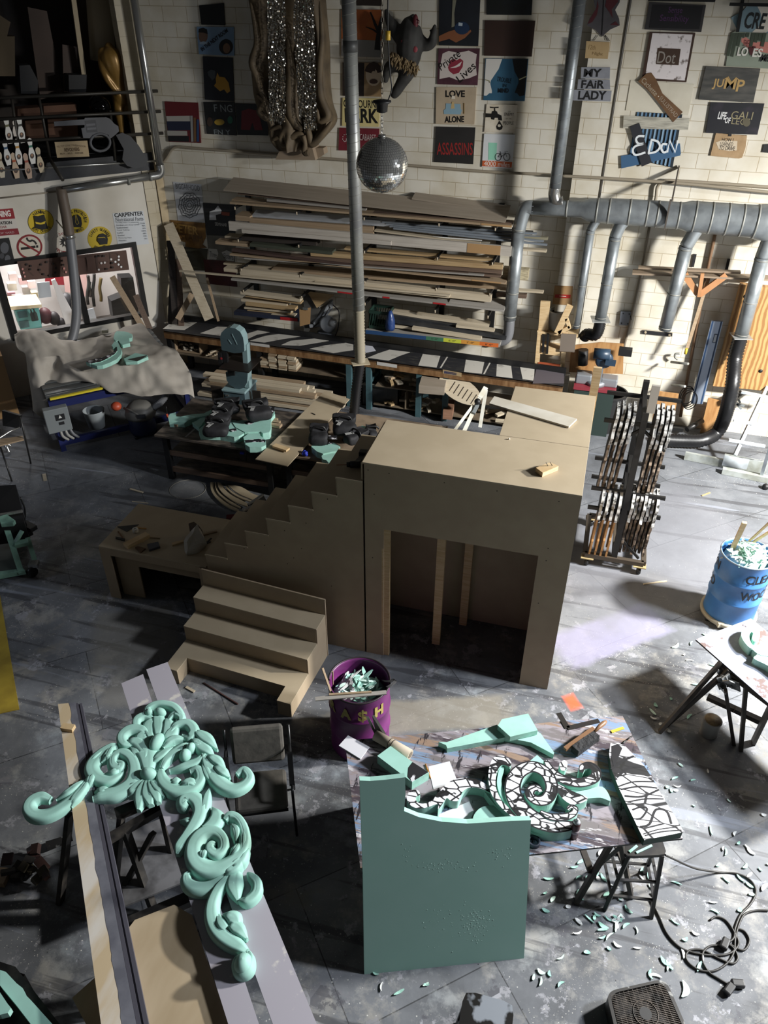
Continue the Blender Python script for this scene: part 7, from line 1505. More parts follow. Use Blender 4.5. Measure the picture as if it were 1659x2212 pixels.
o=MB().cyl(rp(420,440,12.28),rp(415,560,12.28),.08,n=12).build('dark_bottle',BLK);tag(o,'dark cylinder in front of the plywood back board left of the blue saw','cylinder')
p=V(pz(*kZ(235,850),0));p=V((p.x+.02,p.y+.18,0));t=thing('rubbish_bin','black ribbed rubbish bin between the rear platform and the ornament cart','bin',p)
m=MB();N_=32;prof=[(.22,0),(.27,.62),(.29,.64),(.29,.68),(.265,.68),(.22,.05)];vs=[]
for r_,h in prof:
    for k in range(N_): a=2*PI*k/N_;q=r_*(1+(.03 if (k % 4 < 2 and h < .63) else 0));vs.append(p+V((q*math.cos(a),q*math.sin(a),h)))
m.add(vs,[(i*N_+k,i*N_+(k+1) % N_,(i+1)*N_+(k+1) % N_,(i+1)*N_+k) for i in range(5) for k in range(N_)]);m.build('body',mat('black_plastic','#1a1a1b',.5),t)
m=MB();m.lathe(p,[(.23,.4),(.12,.5),(.02,.52)],16);m.build('rubbish',pm('#8d857a'),t)
# ornament cart
t=thing('ornament_cart','black steel cart on casters with a centre post and arms holding flat ornaments','cart',V((.68,8.9,0)))
CB=mat('cart_black','#161514',.5);cb0=V(pz(1262,1205,.16));x0,x1,y0,y1=cb0.x,cb0.x+.74,8.42,9.32
for a,b in (((x0,y0,.16),(x1,y0,.16)),((x0,y1,.16),(x1,y1,.16)),((x0,y0,.16),(x0,y1,.16)),((x1,y0,.16),(x1,y1,.16)),((x0+.37,y0,.16),(x0+.37,y1,.16))):
    m=MB();m.beam(a,b,.06,.06);m.build('base_beam',mat('brown_steel','#3d352c',.55),t)
for x,y in ((x0+.04,y0),(x1-.04,y0),(x0+.04,y1),(x1-.04,y1)):
    m=MB();m.lo((x-.08,y-.05,.115),(x+.08,y+.05,.128));plabel(m.build('caster_plate',mat('tan_plate','#a08e68',.6),t),'tan plate');m=MB();m.cyl((x-.025,y,.052),(x+.025,y,.052),.052,n=16);m.build('caster',BLK,t)
xp=x0+.37;ztop=2.28
for y in (y0+.03,y1-.03): m=MB();m.lo((xp-.035,y-.035,.19),(xp+.035,y+.035,ztop));m.build('post',CB,t)
for z in (2.15,1.72,1.22,.95,.45):
    m=MB();m.beam((xp,y0+.03,z),(xp,y1-.03,z),.05,.05);m.build('post_rail',CB,t)
for z,s_ in ((2.10,-1),(2.10,1),(1.15,-1),(1.15,1),(.86,-1),(.86,1)):
    for y in (y0+.06,y1-.1): m=MB();m.beam((xp,y,z),(xp+s_*.44,y,z),.035,.045);m.build('arm',CB,t)
for s_,z0 in ((-1,1.75),(1,1.75),(1,.2),(-1,.62)):
    m=MB();m.beam((xp,y0+.05,z0+.3 if z0 > .3 else .5),(xp+s_*.30,y0+.05,z0 if z0 < .3 else z0+.05),.03,.03);m.build('brace',CB,t)
m=MB();m.lo((xp+.0,y0+.01,2.28),(xp+.09,y0+.05,2.62));plabel(m.build('post_board',mat('grey_board','#8f8b84',.6),t),'grey board at the top')
SILV=mat('silver_leaf','#c9c9c7',.35,.4,col2='#4a4947',scale=22,lo=.5,hi=.66,detail=3);DKF=mat('blackened_face','#211d19',.6,col2='#3a3027',scale=9);EDGB=mat('distressed_edge','#8a7a6a',.6,col2='#3a3029',scale=18,detail=3,lo=.42,hi=.6,stretch=(1,1,.5));TANW=mat('tan_stick_wood','#a87f50',.6,col2='#8c653a',scale=10,stretch=(3,3,1))
def ornament(label,x,zt,zb,yf,kind,dx):
    t=thing('flat_ornament',label,'ornament',V((x,yf+.25,zb)),'flat ornaments on the cart')
    def wav(z,a=0): return .028*math.sin(z*23+x*40+a)+.016*math.sin(z*51+x*90)
    zc=zt-(zt-zb)*.36;n=18
    fr=[(yf+wav(zt+(zc-zt)*i/n)-.03*math.sin(PI*i/n),zt+(zc-zt)*i/n) for i in range(n+1)];bk=[(yf+.36+wav(q,2)*.8,q) for y,q in fr[::-1]]
    top=[(yf+.10,zt+.06),(yf+.2,zt+.02),(yf+.27,zt+.05)]
    m=MB();P=[(x+dx*(zt-z),y,z) for y,z in fr]+[(x+dx*(zt-z),y,z) for y,z in bk]+[(x,y,z) for y,z in top[::-1]];m.prism(P,(.034,0,0),mi=0,mis=1);m.build('crest',[DKF,SILV],t)
    if kind == 'stick':
        for k in range(2):
            yy=yf+.05+.22*k;m=MB()
            P=[(yy-.02,zc),(yy-.02,zb+.32),(yy-.035,zb+.29),(yy-.035,zb+.13),(yy-.015,zb+.10),(yy-.015,zb),(yy+.015,zb),(yy+.015,zb+.10),(yy+.035,zb+.13),(yy+.035,zb+.29),(yy+.02,zb+.32),(yy+.02,zc)]
            m.prism([(x+dx*(zt-z),y,z) for y,z in P],(.024,0,0));m.build('stick',TANW,t)
        m=MB();m.prism([(x+dx*(zt-z),y,z) for y,z in ((yf,zc+.02),(yf+.3,zc+.02),(yf+.27,zc-.12),(yf+.03,zc-.12))],(.022,0,0));m.build('collar',TANW,t)
    else:
        f2=[(yf+.04+.7*wav(zc+(zb-zc)*i/n,1)+.06*(i/n),zc+(zb-zc)*i/n) for i in range(n+1)];b2=[(yf+.34-.12*(zc-z)/(zc-zb)+wav(z,3),z) for y,z in f2[::-1]]
        m=MB();m.prism([(x+dx*(zt-z),y,z) for y,z in f2+b2],(.030,0,0),mi=0,mis=1);m.build('tail',[DKF,EDGB],t)
    return t
W4=['farthest left','second from left','third from left','nearest the post']
for i in range(4): ornament('flat silver and black ornament, upper left bay of the cart, '+W4[i],xp-.32+.062*i,2.22,1.13,y0-.04+.06*(i % 2),'x',-.06)
for i in range(4): ornament('flat silver and black ornament, upper right bay of the cart, '+['nearest the post','second from the post','third from the post','farthest right'][i],xp+.12+.055*i,2.24,1.10,y0-.02+.03*(i % 2),'x',-.02)
for i in range(4): ornament('flat ornament with bare tan sticks, lower left bay of the cart, '+W4[i],xp-.30+.07*i,1.10,.12+.02*i,y0-.06,'stick',-.03)
for i in range(7): ornament('flat silver and brown ornament, lower right bay of the cart, '+['nearest the post','second','third','fourth','fifth','sixth','outermost'][i]+(' from the post' if 0 < i < 6 else ''),xp+.06+.048*i,1.12-.03*(i > 4),.22,y0-.03+.03*(i % 3),'x',-.02)
# ladder and beams at the right edge
ALU=mat('pale_aluminium','#c3cad0',.4,.35,col2='#a9b0b5',scale=6);ALUD=mat('dirty_aluminium','#a9aeab',.45,.3,col2='#8f9289',scale=7)
def ky(x,y,z): return V(pz(*kY(x,y),z))
t=thing('ladder','pale aluminium ladder leaning against the wall at the right edge','ladder',ky(640,885,.22))
bot=ky(640,885,.24);topp=py(*kY(960,200),12.5);
m=MB();m.beam(bot,topp,.05,.05,(0,-1,0));m.build('side_rail',ALU,t)
def at_y(y): 
    lo_,hi_=0,1
    for _ in range(30):
        f=(lo_+hi_)/2;p=bot.lerp(topp,f);c=p-CAMP;yy=1106-FPX*c.dot(_u)/c.dot(_f)
        if yy > y: lo_=f
        else: hi_=f
    return bot.lerp(topp,lo_)
for (xa,ya),(xb,yb) in (((700,288),(1080,365)),((628,558),(1080,628)),((583,740),(925,800))):
    xm=(xa+xb)/2;ymid=ya+(yb-ya)*.45;c=at_y(kY(0,ymid)[1]);m=MB();m.beam(py(*kY(xa,ya),c.y-.03),py(*kY(xb,yb),c.y-.03),.05,.035);m.build('rung',ALU,t)
t=thing('scaffold_deck','pale aluminium deck beam lying on the floor at the right edge','beam',ky(700,1000,0))
m=MB();m.prism([ky(548,868,.24),ky(900,932,.24),ky(900,945,.24),ky(545,885,.24)],(0,.0,-.18));m.build('top_channel',ALU,t)
m=MB();A=ky(548,875,.24);B=ky(960,950,.24);m.beam(A+V((0,0,-.1)),B+V((0,0,-.1)),.05,.2);m.build('side_plate',ALUD,t)
A=ky(530,1000,.1);B=ky(960,1085,.1);m=MB();m.beam(A+V((0,0,-.05)),B+V((0,0,-.05)),.09,.09);m.build('lower_beam',ALUD,t)
m=MB();m.beam(ky(885,1095,.02),ky(1000,720,.9),.05,.05);m.build('end_post',ALU,t)
A=ky(180,850,.14);B=ky(560,925,.14);m=MB();m.beam(A+V((0,0,-.07)),B+V((0,0,-.07)),.05,.13);tag(m.build('aluminium_beam',ALUD),'dusty pale beam lying on the floor left of the deck beam','beam')
m=MB();m.sphere(ky(930,1180,.04),.05,10,8);tag(m.build('caster_wheel',BLK),'small black wheel on the floor at the right edge','wheel')

# ------------------------------------------------------------------ drums
def cyl_text(parent,txt,c,r,a_deg,z,h,wdeg,m,name='lettering',bold=.0):
    ob=text(parent,txt,rootloc(parent),(1,0,0),(0,1,0),1.0,m,name,'LEFT',0.0,bold=bold);me=ob.data
    xs=[v.co.x for v in me.vertices];ys=[v.co.y for v in me.vertices];x0,x1,y0,y1=min(xs),max(xs),min(ys),max(ys);ro=rootloc(parent)
    for v in me.vertices:
        a=math.radians(a_deg+((v.co.x-x0)/(x1-x0)-.5)*wdeg);zz=z+((v.co.y-y0)/(y1-y0)-.5)*h;v.co=V(c)+V((r*math.cos(a),r*math.sin(a),zz))-ro
    return ob
def drum(label,c,z0,body,rim,r=.292,h=.87):
    t=thing('steel_drum',label,'drum',V((c.x,c.y,z0)))
    p=V((c.x,c.y,z0));prof=[(r-.01,0),(r+.004,.012),(r,.03)]
    for q in (.30,.585): prof += [(r,q-.022),(r+.010,q-.008),(r+.010,q+.008),(r,q+.022)]
    prof += [(r,h-.03),(r+.006,h-.015),(r+.006,h),(r-.012,h),(r-.014,h-.03),(r-.014,.05)]
    m=MB();m.lathe(p,prof,48,capt=False);o=m.build('body',body,t)
    m=MB();m.lathe(p,[(r-.02,.05),(r-.02,.07)],30);m.build('floor_plate',BLK,t)
    m=MB();m.tube([p+V(((r+.002)*math.cos(a),(r+.002)*math.sin(a),h)) for a in [2*PI*i/48 for i in range(48)]],.009,8,closed=True);m.build('rim',rim,t)
    return t,p
dc=V(pz(1521,1322,.06));dc=V((dc.x+.281,dc.y+.079+.02,0))
t,dp=drum('blue steel drum lettered CLEAN WOOD, heaped with mint scraps',dc,.08,mat('blue_drum_paint','#3f74ae',.4,col2='#33639b',scale=4,detail=6),mat('pale_rim','#8d9aa6',.4,.4))
for txt,z,hh in (('CLEAN',.71,.12),('WOOD',.46,.12)):
    cyl_text(t,txt,dp,.299,-48,z,hh,88,pm('#111216'),bold=.02);cyl_text(t,txt,dp,.299,-48-155,z,hh,88,pm('#111216'),bold=.02)
m=MB();m.lathe(V((dc.x,dc.y,.05)),[(.30,0),(.325,.0),(.325,.045),(.30,.045)],36,capt=True);o=m.build('drum_dolly',mat('cream_dolly','#a89f8b',.6));
t2=thing('drum_dolly','cream round dolly under the blue drum','dolly',V((dc.x,dc.y,0)));bpy.data.objects.remove(o);m.build('ring',mat('cream_dolly','#a89f8b'),t2)
for i in range(4):
    a=.6+i*PI/2;m=MB();m.cyl(V((dc.x+.3*math.cos(a)-.015,dc.y+.3*math.sin(a),.025)),V((dc.x+.3*math.cos(a)+.015,dc.y+.3*math.sin(a),.025)),.025,n=12);m.build('caster',BLK,t2)
m=MB();q=V(pz(1556,1349,.07));m.box(q,(.07,.04,.06),.4);m.build('bracket',mat('cream_dolly','#a89f8b'),t2)
SHAV=[FOAM,mat('pale_mint_scrap','#c3ddd2',.7),mat('white_scrap','#d9dbd9',.65),FOAM2]
def chips(c,r,z,n,group,label,smax=.2,hump=.06,pal=None):
    for i in range(n):
        a=rn.uniform(0,2*PI);q=r*math.sqrt(rn.random());L=rn.uniform(.06,smax);w_=rn.uniform(.02,.05)
        p=V((c.x+q*math.cos(a),c.y+q*math.sin(a),z+hump*(1-(q/r)**2)+rn.uniform(-.01,.03)))
        R=Euler((rn.uniform(-.5,.5),rn.uniform(-.45,.45),rn.uniform(0,PI*2))).to_matrix();k=7
        vs=[];bend_=rn.uniform(-.35,.35)
        for j in range(k):
            f=j/(k-1)-.5;ww=w_*math.sqrt(max(.05,1-(2*f)**2))
            for s_ in (-1,1):
                for h_ in (0,.006): vs.append(p+R @ V((L*f,s_*ww/2+bend_*L*f*f*1.5,h_+bend_*L*(f*f)*.8)))
        fs=[]
        for j in range(k-1):
            o=j*4;fs += [(o,o+4,o+5,o+1),(o+3,o+7,o+6,o+2),(o+1,o+5,o+7,o+3),(o,o+2,o+6,o+4)]
        fs += [(0,1,3,2),((k-1)*4,(k-1)*4+2,(k-1)*4+3,(k-1)*4+1)]
        m=MB();m.add(vs,fs);ob=m.build('foam_scrap',(pal or SHAV)[rn.randrange(len(pal or SHAV))]);tag(ob,label,'foam scrap',group)
chips(V((dc.x,dc.y,0)),.235,.08+.83,70,'foam scraps in the blue drum','mint or white foam scrap heaped in the blue CLEAN WOOD drum',.22,.10)
m=MB();m.lathe(V((dc.x,dc.y,.08)),[(.26,.62),(.25,.78),(.12,.86),(.01,.88)],24);o=m.build('packed_scraps',SHAV[1]);tag(o,'packed mint offcuts filling the blue drum below the loose scraps','foam scraps',None,'stuff')
kD6=K(1480,1100,.2048)
for i,(a,b,z0,z1,w_) in enumerate((((500,415),(628,140),.93,1.42,.05),((640,370),(900,130),.95,1.35,.022),((700,360),(910,225),.95,1.25,.026))):
    p=V(pz(*kD6(*a),z0));q=V(pz(*kD6(*b),z1));o=MB().beam(p,q,w_,.022 if i else .03,(0,-1,.3)).build('wood_stick',PINE);tag(o,('thick pine stick standing in the blue drum','thin pine stick slanting right out of the blue drum','lower pine stick slanting right out of the blue drum')[i],'stick')

kD8=K(670,1380,.22059);pc=V(pz(776,1468,.875));pc=V((pc.x,pc.y,0))
t,dp=drum('purple steel drum lettered TRASH beside the front table',pc,0,mat('purple_drum_paint','#6f2a68',.45,col2='#5a2056',scale=4,detail=6),mat('dark_rim','#2a2226',.5))
ca=math.degrees(math.atan2(-pc.y,-pc.x))
for ch,d_,w_ in (('T',-93,20),('R',-60,20),('A',-27,22),('S',5,18),('H',38,20)): cyl_text(t,ch,dp,.299,ca+d_,.70,.14,w_,mat('yellow_stencil','#b3a45e',.6,col2='#9a8a4e',scale=14),bold=.05)
cyl_text(t,'I',dp,.3,ca+5,.70,.18,3.0,MATS['yellow_stencil'])
chips(pc,.20,.74,55,'foam scraps in the purple drum','mint or white foam scrap in the purple TRASH drum',.24,.05)
m=MB();m.lathe(pc,[(.27,.40),(.265,.66),(.15,.74),(.01,.76)],24);tag(m.build('packed_scraps',FOAM2),'packed offcuts filling the purple drum below the loose scraps','foam scraps',None,'stuff')
for i,(a,b,z0,z1,w_,mm) in enumerate((((50,590),(745,525),.90,.885,.045,W_GREY),((185,545),(600,520),.915,.90,.02,W_TAN),((120,285),(200,510),1.1,.88,.02,W_TAN),((220,320),(222,445),1.0,.80,.012,W_TAN))):
    o=MB().beam(V(pz(*kD8(*a),z0)),V(pz(*kD8(*b),z1)),w_,.012).build('wood_strip',mm);tag(o,('grey strip lying across the rim of the purple drum','tan strip behind the grey one on the purple drum','thin stick sticking up at the left of the purple drum','short upright stick inside the purple drum')[i],'strip')
m=MB()
for i in range(3): m.tube(crom([tuple(V(pz(*kD8(x+8*i,y+6*i),.9))) for x,y in ((700,405),(760,410),(815,395),(825,410),(780,450),(740,470))],4),.004,5)
tag(m.build('wire_tangle',BLK),'black wire tangle over the right rim of the purple drum','wire')

# ------------------------------------------------------------------ right work table
kR7=K(1420,1320,.25184);ZR=.78
def paint_top(name,cols,seed):
    m=bpy.data.materials.new(name);m.use_nodes=True;nt=m.node_tree;N=nt.nodes;L=nt.links;b=N['Principled BSDF'];b.inputs['Roughness'].default_value=.5
    g=N.new('ShaderNodeNewGeometry');c=None
    for i,(col,sc,st,rz,lo_,hi_) in enumerate(cols):
        q=N.new('ShaderNodeMapping');q.inputs['Rotation'].default_value=(0,0,rz);q.inputs['Scale'].default_value=(st[0],st[1],1);q.inputs['Location'].default_value=(seed+i*3.1,i*1.7,0);L.new(g.outputs['Position'],q.inputs[0])
        n=N.new('ShaderNodeTexNoise');n.inputs['Scale'].default_value=sc;n.inputs['Detail'].default_value=7;n.inputs['Roughness'].default_value=.68;L.new(q.outputs[0],n.inputs['Vector'])
        r=N.new('ShaderNodeValToRGB');r.color_ramp.elements[0].position=lo_;r.color_ramp.elements[1].position=hi_;r.color_ramp.elements[0].color=(0,0,0,1);r.color_ramp.elements[1].color=(1,1,1,1);L.new(n.outputs[0],r.inputs[0])
        x=N.new('ShaderNodeMix');x.data_type='RGBA';L.new(r.outputs[0],x.inputs[0])
        if c is None: x.inputs[6].default_value=(*srgb(col),1)
        else: L.new(c,x.inputs[6])
        x.inputs[7].default_value=(*srgb(col),1);c=x.outputs[2]
    L.new(c,b.inputs['Base Color']);bp=N.new('ShaderNodeBump');bp.inputs['Strength'].default_value=.15;bp.inputs['Distance'].default_value=.004;L.new(n.outputs[0],bp.inputs['Height']);L.new(bp.outputs[0],b.inputs['Normal']);return m
r20=math.radians(-22)
PAINT=paint_top('paint_layered_top',[('#716b6c',1,(1,1),0,0,.01),('#918a90',2.5,(.5,2.6),r20,.45,.51),('#453c43',3,(.6,2.8),r20,.52,.57),('#7389a5',2.0,(.3,3.4),r20,.54,.58),('#8d7767',2.6,(.4,3),r20,.58,.62),('#c2bfc3',5,(.5,2.6),r20,.59,.63),('#2b272c',7,(2.6,.6),r20,.58,.62),('#6b4440',5,(.4,3.8),r20,.66,.70)],2.0)
PAINT2=paint_top('paint_layered_top_grey',[('#8d93a4',1,(1,1),0,0,.01),('#a2a8b6',2.5,(1,1),.5,.45,.55),('#6b5a57',2.2,(1,1),.5,.54,.58),('#b9b0a8',5,(1,1),.5,.58,.62),('#4a3f44',5,(1,1),.5,.62,.66)],7.0)
A=V(pz(1503,1381,ZR));B=V(pz(1622,1336,ZR));C_=V(pz(1659,1518,ZR));vv=(C_-A)*1.9
t=thing('work_table','paint crusted plywood table on trestles cut by the right edge','table',V((A.x+.9,A.y-.2,0)))
m=MB();m.prism([q+V((0,0,-.02)) for q in (A,B,B+vv,A+vv)],(0,0,.02),mi=0,mis=1);m.build('tabletop',[PAINT2,BLK],t)
DW=mat('dark_trestle_wood','#3a332c',.6,col2='#26211c',scale=8)
def k7(x,y,z): return V(pz(*kR7(x,y),z))
for a,b in (((545,440,.76),(20,1035,0)),((612,500,.76),(75,975,0)),((762,615,.76),(715,1190,0)),((585,680,.62),(655,1140,0)),((985,790,.76),(820,1130,0))):
    m=MB();m.beam(k7(*a),k7(*b),.07,.035,(1,0,0));m.build('leg',DW,t)
for a,b in (((540,470,.72),(980,800,.72)),((430,735,.3),(890,945,.3)),((660,840,.32),(890,950,.25))):
    m=MB();m.beam(k7(*a),k7(*b),.06,.05);m.build('stretcher',DW,t)
m=MB();c=k7(600,640,.60);R=Euler((.3,.5,.2)).to_matrix()
for i in range(14): m.box(c+V((rn.uniform(-.10,.08),rn.uniform(-.08,.08),rn.uniform(-.12,.12))),(rn.uniform(.05,.13),.012,rn.uniform(.06,.14)),Euler((rn.uniform(-1,1),rn.uniform(-1,1),rn.uniform(-3,3))).to_matrix())
o=m.build('plastic_wrap',mat('crinkled_plastic','#8f9192',.25,col2='#4c4d4e',scale=20));tag(o,'crinkled grey plastic stuffed under the right work table','plastic')
p=k7(437,1060,0);p=V((p.x,p.y+.02,0));t=thing('paint_can','pale paint can with rusty lid on the floor under the right work table','paint can',p)
m=MB();m.lathe(p,[(.085,0),(.088,.005),(.088,.19),(.092,.195),(.092,.205)],26);m.build('can',mat('can_grey','#94938f',.45),t);m=MB();m.lathe(p,[(.08,.205),(.08,.208)],26);plabel(m.build('lid',mat('rusty_lid','#8b7a5a',.6,col2='#5f4d36',scale=12),t),'rusty lid')
t=thing('foam_scroll','pale mint carved foam scroll on the right work table','foam',k7(850,300,ZR))
for nm,poly,h in (('curl',[(735,160),(800,122),(852,135),(878,180),(872,240),(835,262),(812,232),(822,190),(800,182),(790,222),(803,270),(825,300),(800,318),(750,270),(720,210)],.1),('leaf',[(805,310),(850,290),(949,320),(1060,380),(1060,425),(949,390),(880,375),(840,350)],.085),('leaf',[(830,408),(850,378),(890,352),(1060,440),(1060,545),(949,468)],.08)):
    P=crom(poly,4,True);m=MB();m.prism([k7(x,y,ZR+h)-V((0,0,h)) for x,y in P],(0,0,h),mi=0,mis=1);m.build(nm,[FOAM,FOAM2],t)
# ================================================================== FRONT TABLE WITH THE SCROLL BEING CUT
kD=K(680,1380,.38577);kE=K(1100,1500,.33695);ZF=.92
fBL,fBR,fFR=V(pz(745,1600,ZF)),V(pz(1345,1546,ZF)),V(pz(1475,1811,ZF));fFL=fBL+(fFR-fBR)
fx=(fBR-fBL).normalized();fy=(fBL-fFL).normalized()
t=thing('work_table','paint crusted plywood table on sawhorses holding the inked foam scroll','table',V(((fBL+fFR)/2).to_tuple()[:2]+(0,)))
m=MB();m.prism([q+V((0,0,-.02)) for q in (fBL,fBR,fFR,fFL)],(0,0,.02),mi=0,mis=1);m.build('tabletop',[PAINT,BLK],t)
L_=(fBR-fBL).length;Dp=(fBL-fFL).length
def fp(u,v,z): p=fFL+fx*u+fy*v;return V((p.x,p.y,z))
for u in (.35,L_-.45):
    m=MB();m.beam(fp(u,.08,ZF-.07),fp(u,Dp-.08,ZF-.07),.09,.09);m.build('sawhorse_beam',DW,t)
    for v in (.15,Dp-.15):
        for s_ in (-1,1): m=MB();m.beam(fp(u,v,ZF-.06),fp(u+s_*.24,v+(-.08 if v < .5 else .08),0),.07,.035,(1,0,0));m.build('sawhorse_leg',DW,t)
    for s_ in (-1,1): m=MB();m.beam(fp(u+s_*.15,.12,.35),fp(u+s_*.15,Dp-.12,.35),.05,.03);m.build('stretcher',DW,t)
def ft(k,poly,z,h,name,mm,label=None,cat=None,parent=None,sm=0,ms=None,group=None):
    P=crom(poly,sm,True) if sm else poly
    mb=MB();mb.prism([V(pz(*k(x,y),z+h))-V((0,0,h)) for x,y in P],(0,0,h),mi=0,mis=1 if ms else 0);o=mb.build(name,[mm,ms] if ms else mm,parent)
    if label: tag(o,label,cat,group)
    return o
PAPER=mat('white_paper','#d3d3d8',.6)
ft(kD,[(186,540),(306,605),(256,672),(135,597)],ZF+.002,.012,'paper_sheet',PAPER,'white paper block hanging over the left back corner of the front table','paper')
ft(kD,[(635,715),(755,685),(800,800),(665,842)],ZF+.001,.002,'paper_sheet',PAPER,'white paper sheet beside the short foam block','paper')
ft(kD,[(690,985),(865,910),(890,965),(870,1022),(700,1022)],ZF+.001,.002,'paper_sheet',PAPER,'white paper sheet under the scroll near the green panel','paper')
t=thing('foam_block','short mint foam block with an inked end on the left of the front table','foam',V(pz(*kD(480,760),ZF)))
ft(kD,[(350,655),(425,600),(545,688),(640,748),(545,803)],ZF,.10,'block',FOAM,parent=t,ms=FOAM2);ft(kD,[(520,770),(525,720),(548,690),(636,746),(545,800)],ZF+.1005,.002,'inked_paper',INKD,parent=t)
t=thing('cardboard_roll','cream cardboard roll tied with string at the back left of the front table','roll',V(pz(*kD(430,600),ZF)))
a=V(pz(*kD(340,540),ZF+.05));b=V(pz(*kD(535,650),ZF+.05));m=MB();m.cyl(a,b,.048,n=16);m.build('roll',mat('cream_card','#a99d8b',.7),t)
for f in (.42,.5): q=a.lerp(b,f);m=MB();m.cyl(q,q+(b-a).normalized()*.008,.0505,n=16);m.build('string',pm('#5b5145'),t)
m=MB();m.cyl(b,b+(b-a).normalized()*.003,.03,n=12);m.build('core',pm('#6b5f50'),t)
for i,(p0,p1,p2) in enumerate((((285,435),(300,460),(340,545)),((320,430),(385,535),(345,540)))):
    m=MB();q=[V(pz(*kD(*p0),ZF+.24)),V(pz(*kD(*p1),ZF+.05)),V(pz(*kD(*p2),ZF+.003))];m.prism(q,(.02,.012,0));tag(m.build('metal_offcut',mat('grey_offcut','#55524e',.55)),('left','right')[i]+' pointed grey offcut standing at the back edge of the front table','offcut')
m=MB();m.cyl(V(pz(*kD(620,702),ZF+.006)),V(pz(*kD(648,780),ZF+.006)),.006,n=8);tag(m.build('pencil',pm('#a9742f')),'orange pencil beside the short foam block','pencil')
t=thing('foam_plank','long notched mint foam strip at the back of the front table','foam',V(pz(*kD(880,580),ZF)))
ft(kD,[(693,577),(740,578),(1020,480),(1062,545),(1062,553),(742,613),(735,595)],ZF,.06,'strip',FOAM,parent=t,ms=FOAM2)
ft(kD,[(1030,545),(1100,555),(1240,515),(1265,530),(1340,636),(1338,648),(1290,622),(1210,580),(1120,562)],ZF,.055,'foam_piece',FOAM,'curved mint foam corner piece under the five sided block','foam',ms=FOAM2)
ft(kD,[(1025,485),(1048,450),(1195,418),(1248,512),(1095,548)],ZF+.062,.06,'foam_block',FOAM,'five sided mint foam block stacked at the back of the front table','foam',ms=FOAM2)
m=MB();A,B,C_=(V(pz(*kD(*q),ZF+.004)) for q in ((1365,415),(1415,500),(1592,458)));m.beam(A,B,.05,.004);m.beam(B,C_,.045,.004);tag(m.build('framing_square',mat('dark_steel','#3b3836',.4,.5)),'dark steel framing square at the back right of the front table','square')
t=thing('bench_brush','black bristle bench brush with wooden handle on the front table','brush',V(pz(*kE(480,330),ZF)))
a,b=V(pz(*kE(420,365),ZF+.05)),V(pz(*kE(555,265),ZF+.05));m=MB();d=(b-a).normalized()
m.beam(a,b,.075,.075);m.build('bristles',mat('black_bristle','#17171a',.8,col2='#27282b',scale=30,bump=.8),t);m=MB();a2,b2=V(pz(*kE(378,368),ZF+.06)),V(pz(*kE(555,235),ZF+.08));m.beam(a2+V((-.03,.02,0)),b2+V((-.02,.02,0)),.035,.03);m.build('back',mat('brush_wood','#7a5a40',.5),t)
m=MB();m.tube([V(pz(*kE(545,240),ZF+.08)),V(pz(*kE(580,205),ZF+.08)),V(pz(*kE(605,185),ZF+.08)),V(pz(*kE(622,172),ZF+.08))],[.012,.02,.022,.012],10);m.build('handle',MATS['brush_wood'],t)
m=MB();m.beam(V(pz(*kE(655,240),ZF+.006)),V(pz(*kE(733,214),ZF+.006)),.025,.008);tag(m.build('yellow_marker',pm('#c9b13a')),'yellow marker at the right back of the front table','marker')
m=MB();m.cyl(V(pz(*kE(718,322),ZF+.007)),V(pz(*kE(750,295),ZF+.007)),.008,n=8);m.cyl(V(pz(*kE(750,295),ZF+.007)),V(pz(*kE(790,266),ZF+.007)),.006,n=8);tag(m.build('black_marker',BLK),'black marker pen at the tip of the tall inked foam piece','marker')
# inked foam scroll: cut pieces, tops covered with inked paper
t=thing('foam_scroll','big mint foam scroll with inked paper pattern on top, half cut','foam',V(pz(*kD(1100,880),ZF)))
def path_poly(k,pts,z,name,mt,msd,h,n=7):
    """flat topped strip along a path; pts = (x, y, width) in crop units"""
    P=crom(pts,n);W_=[V(pz(*k(x,y),z+h)) for x,y,w_ in P];U=.38577/246 if k is kD else .30139/262
    Lf,Rt=[],[]
    for i,p in enumerate(W_):
        d=(W_[min(i+1,len(W_)-1)]-W_[max(i-1,0)]).normalized();sd=V((-d.y,d.x,0));w_=P[i][2]*U/2;Lf.append(p+sd*w_);Rt.append(p-sd*w_)
    mb=MB();vs=[]
    for a,b in zip(Lf,Rt): vs += [a,b,b-V((0,0,h)),a-V((0,0,h))]
    ns=len(Lf)
    for i in range(ns-1):
        o=i*4;q=o+4
        mb_f=[(o,q,q+1,o+1),(o+1,q+1,q+2,o+2),(o+2,q+2,q+3,o+3),(o+3,q+3,q,o)]
        if i == 0: mb.add(vs,[])
        for j,f in enumerate(mb_f): mb.f.append(list(f));mb.mi.append(0 if j == 0 else 1);mb.sm.append(False)
    mb.f += [[0,1,2,3],[(ns-1)*4+3,(ns-1)*4+2,(ns-1)*4+1,(ns-1)*4]];mb.mi += [1,1];mb.sm += [False,False]
    mb.build(name,[mt,msd],t)
    for E_ in (Lf,Rt):
        m2=MB();vs=[]
        for i,p in enumerate(E_):
            o_=Rt[i] if E_ is Lf else Lf[i];q_=p.lerp(o_,min(.16,.012/max(.005,(o_-p).length)));vs += [p+V((0,0,.0012)),q_+V((0,0,.0012))]
        m2.add(vs,[(2*i,2*i+1,2*i+3,2*i+2) for i in range(len(E_)-1)]);m2.build('ink_rim',pm('#131318'),t)
SC_H=.115
def piece(poly,h,mt,name='scroll_piece',sm=5): ft(kD,poly,ZF,h,name,mt,parent=t,sm=sm,ms=FOAM2)
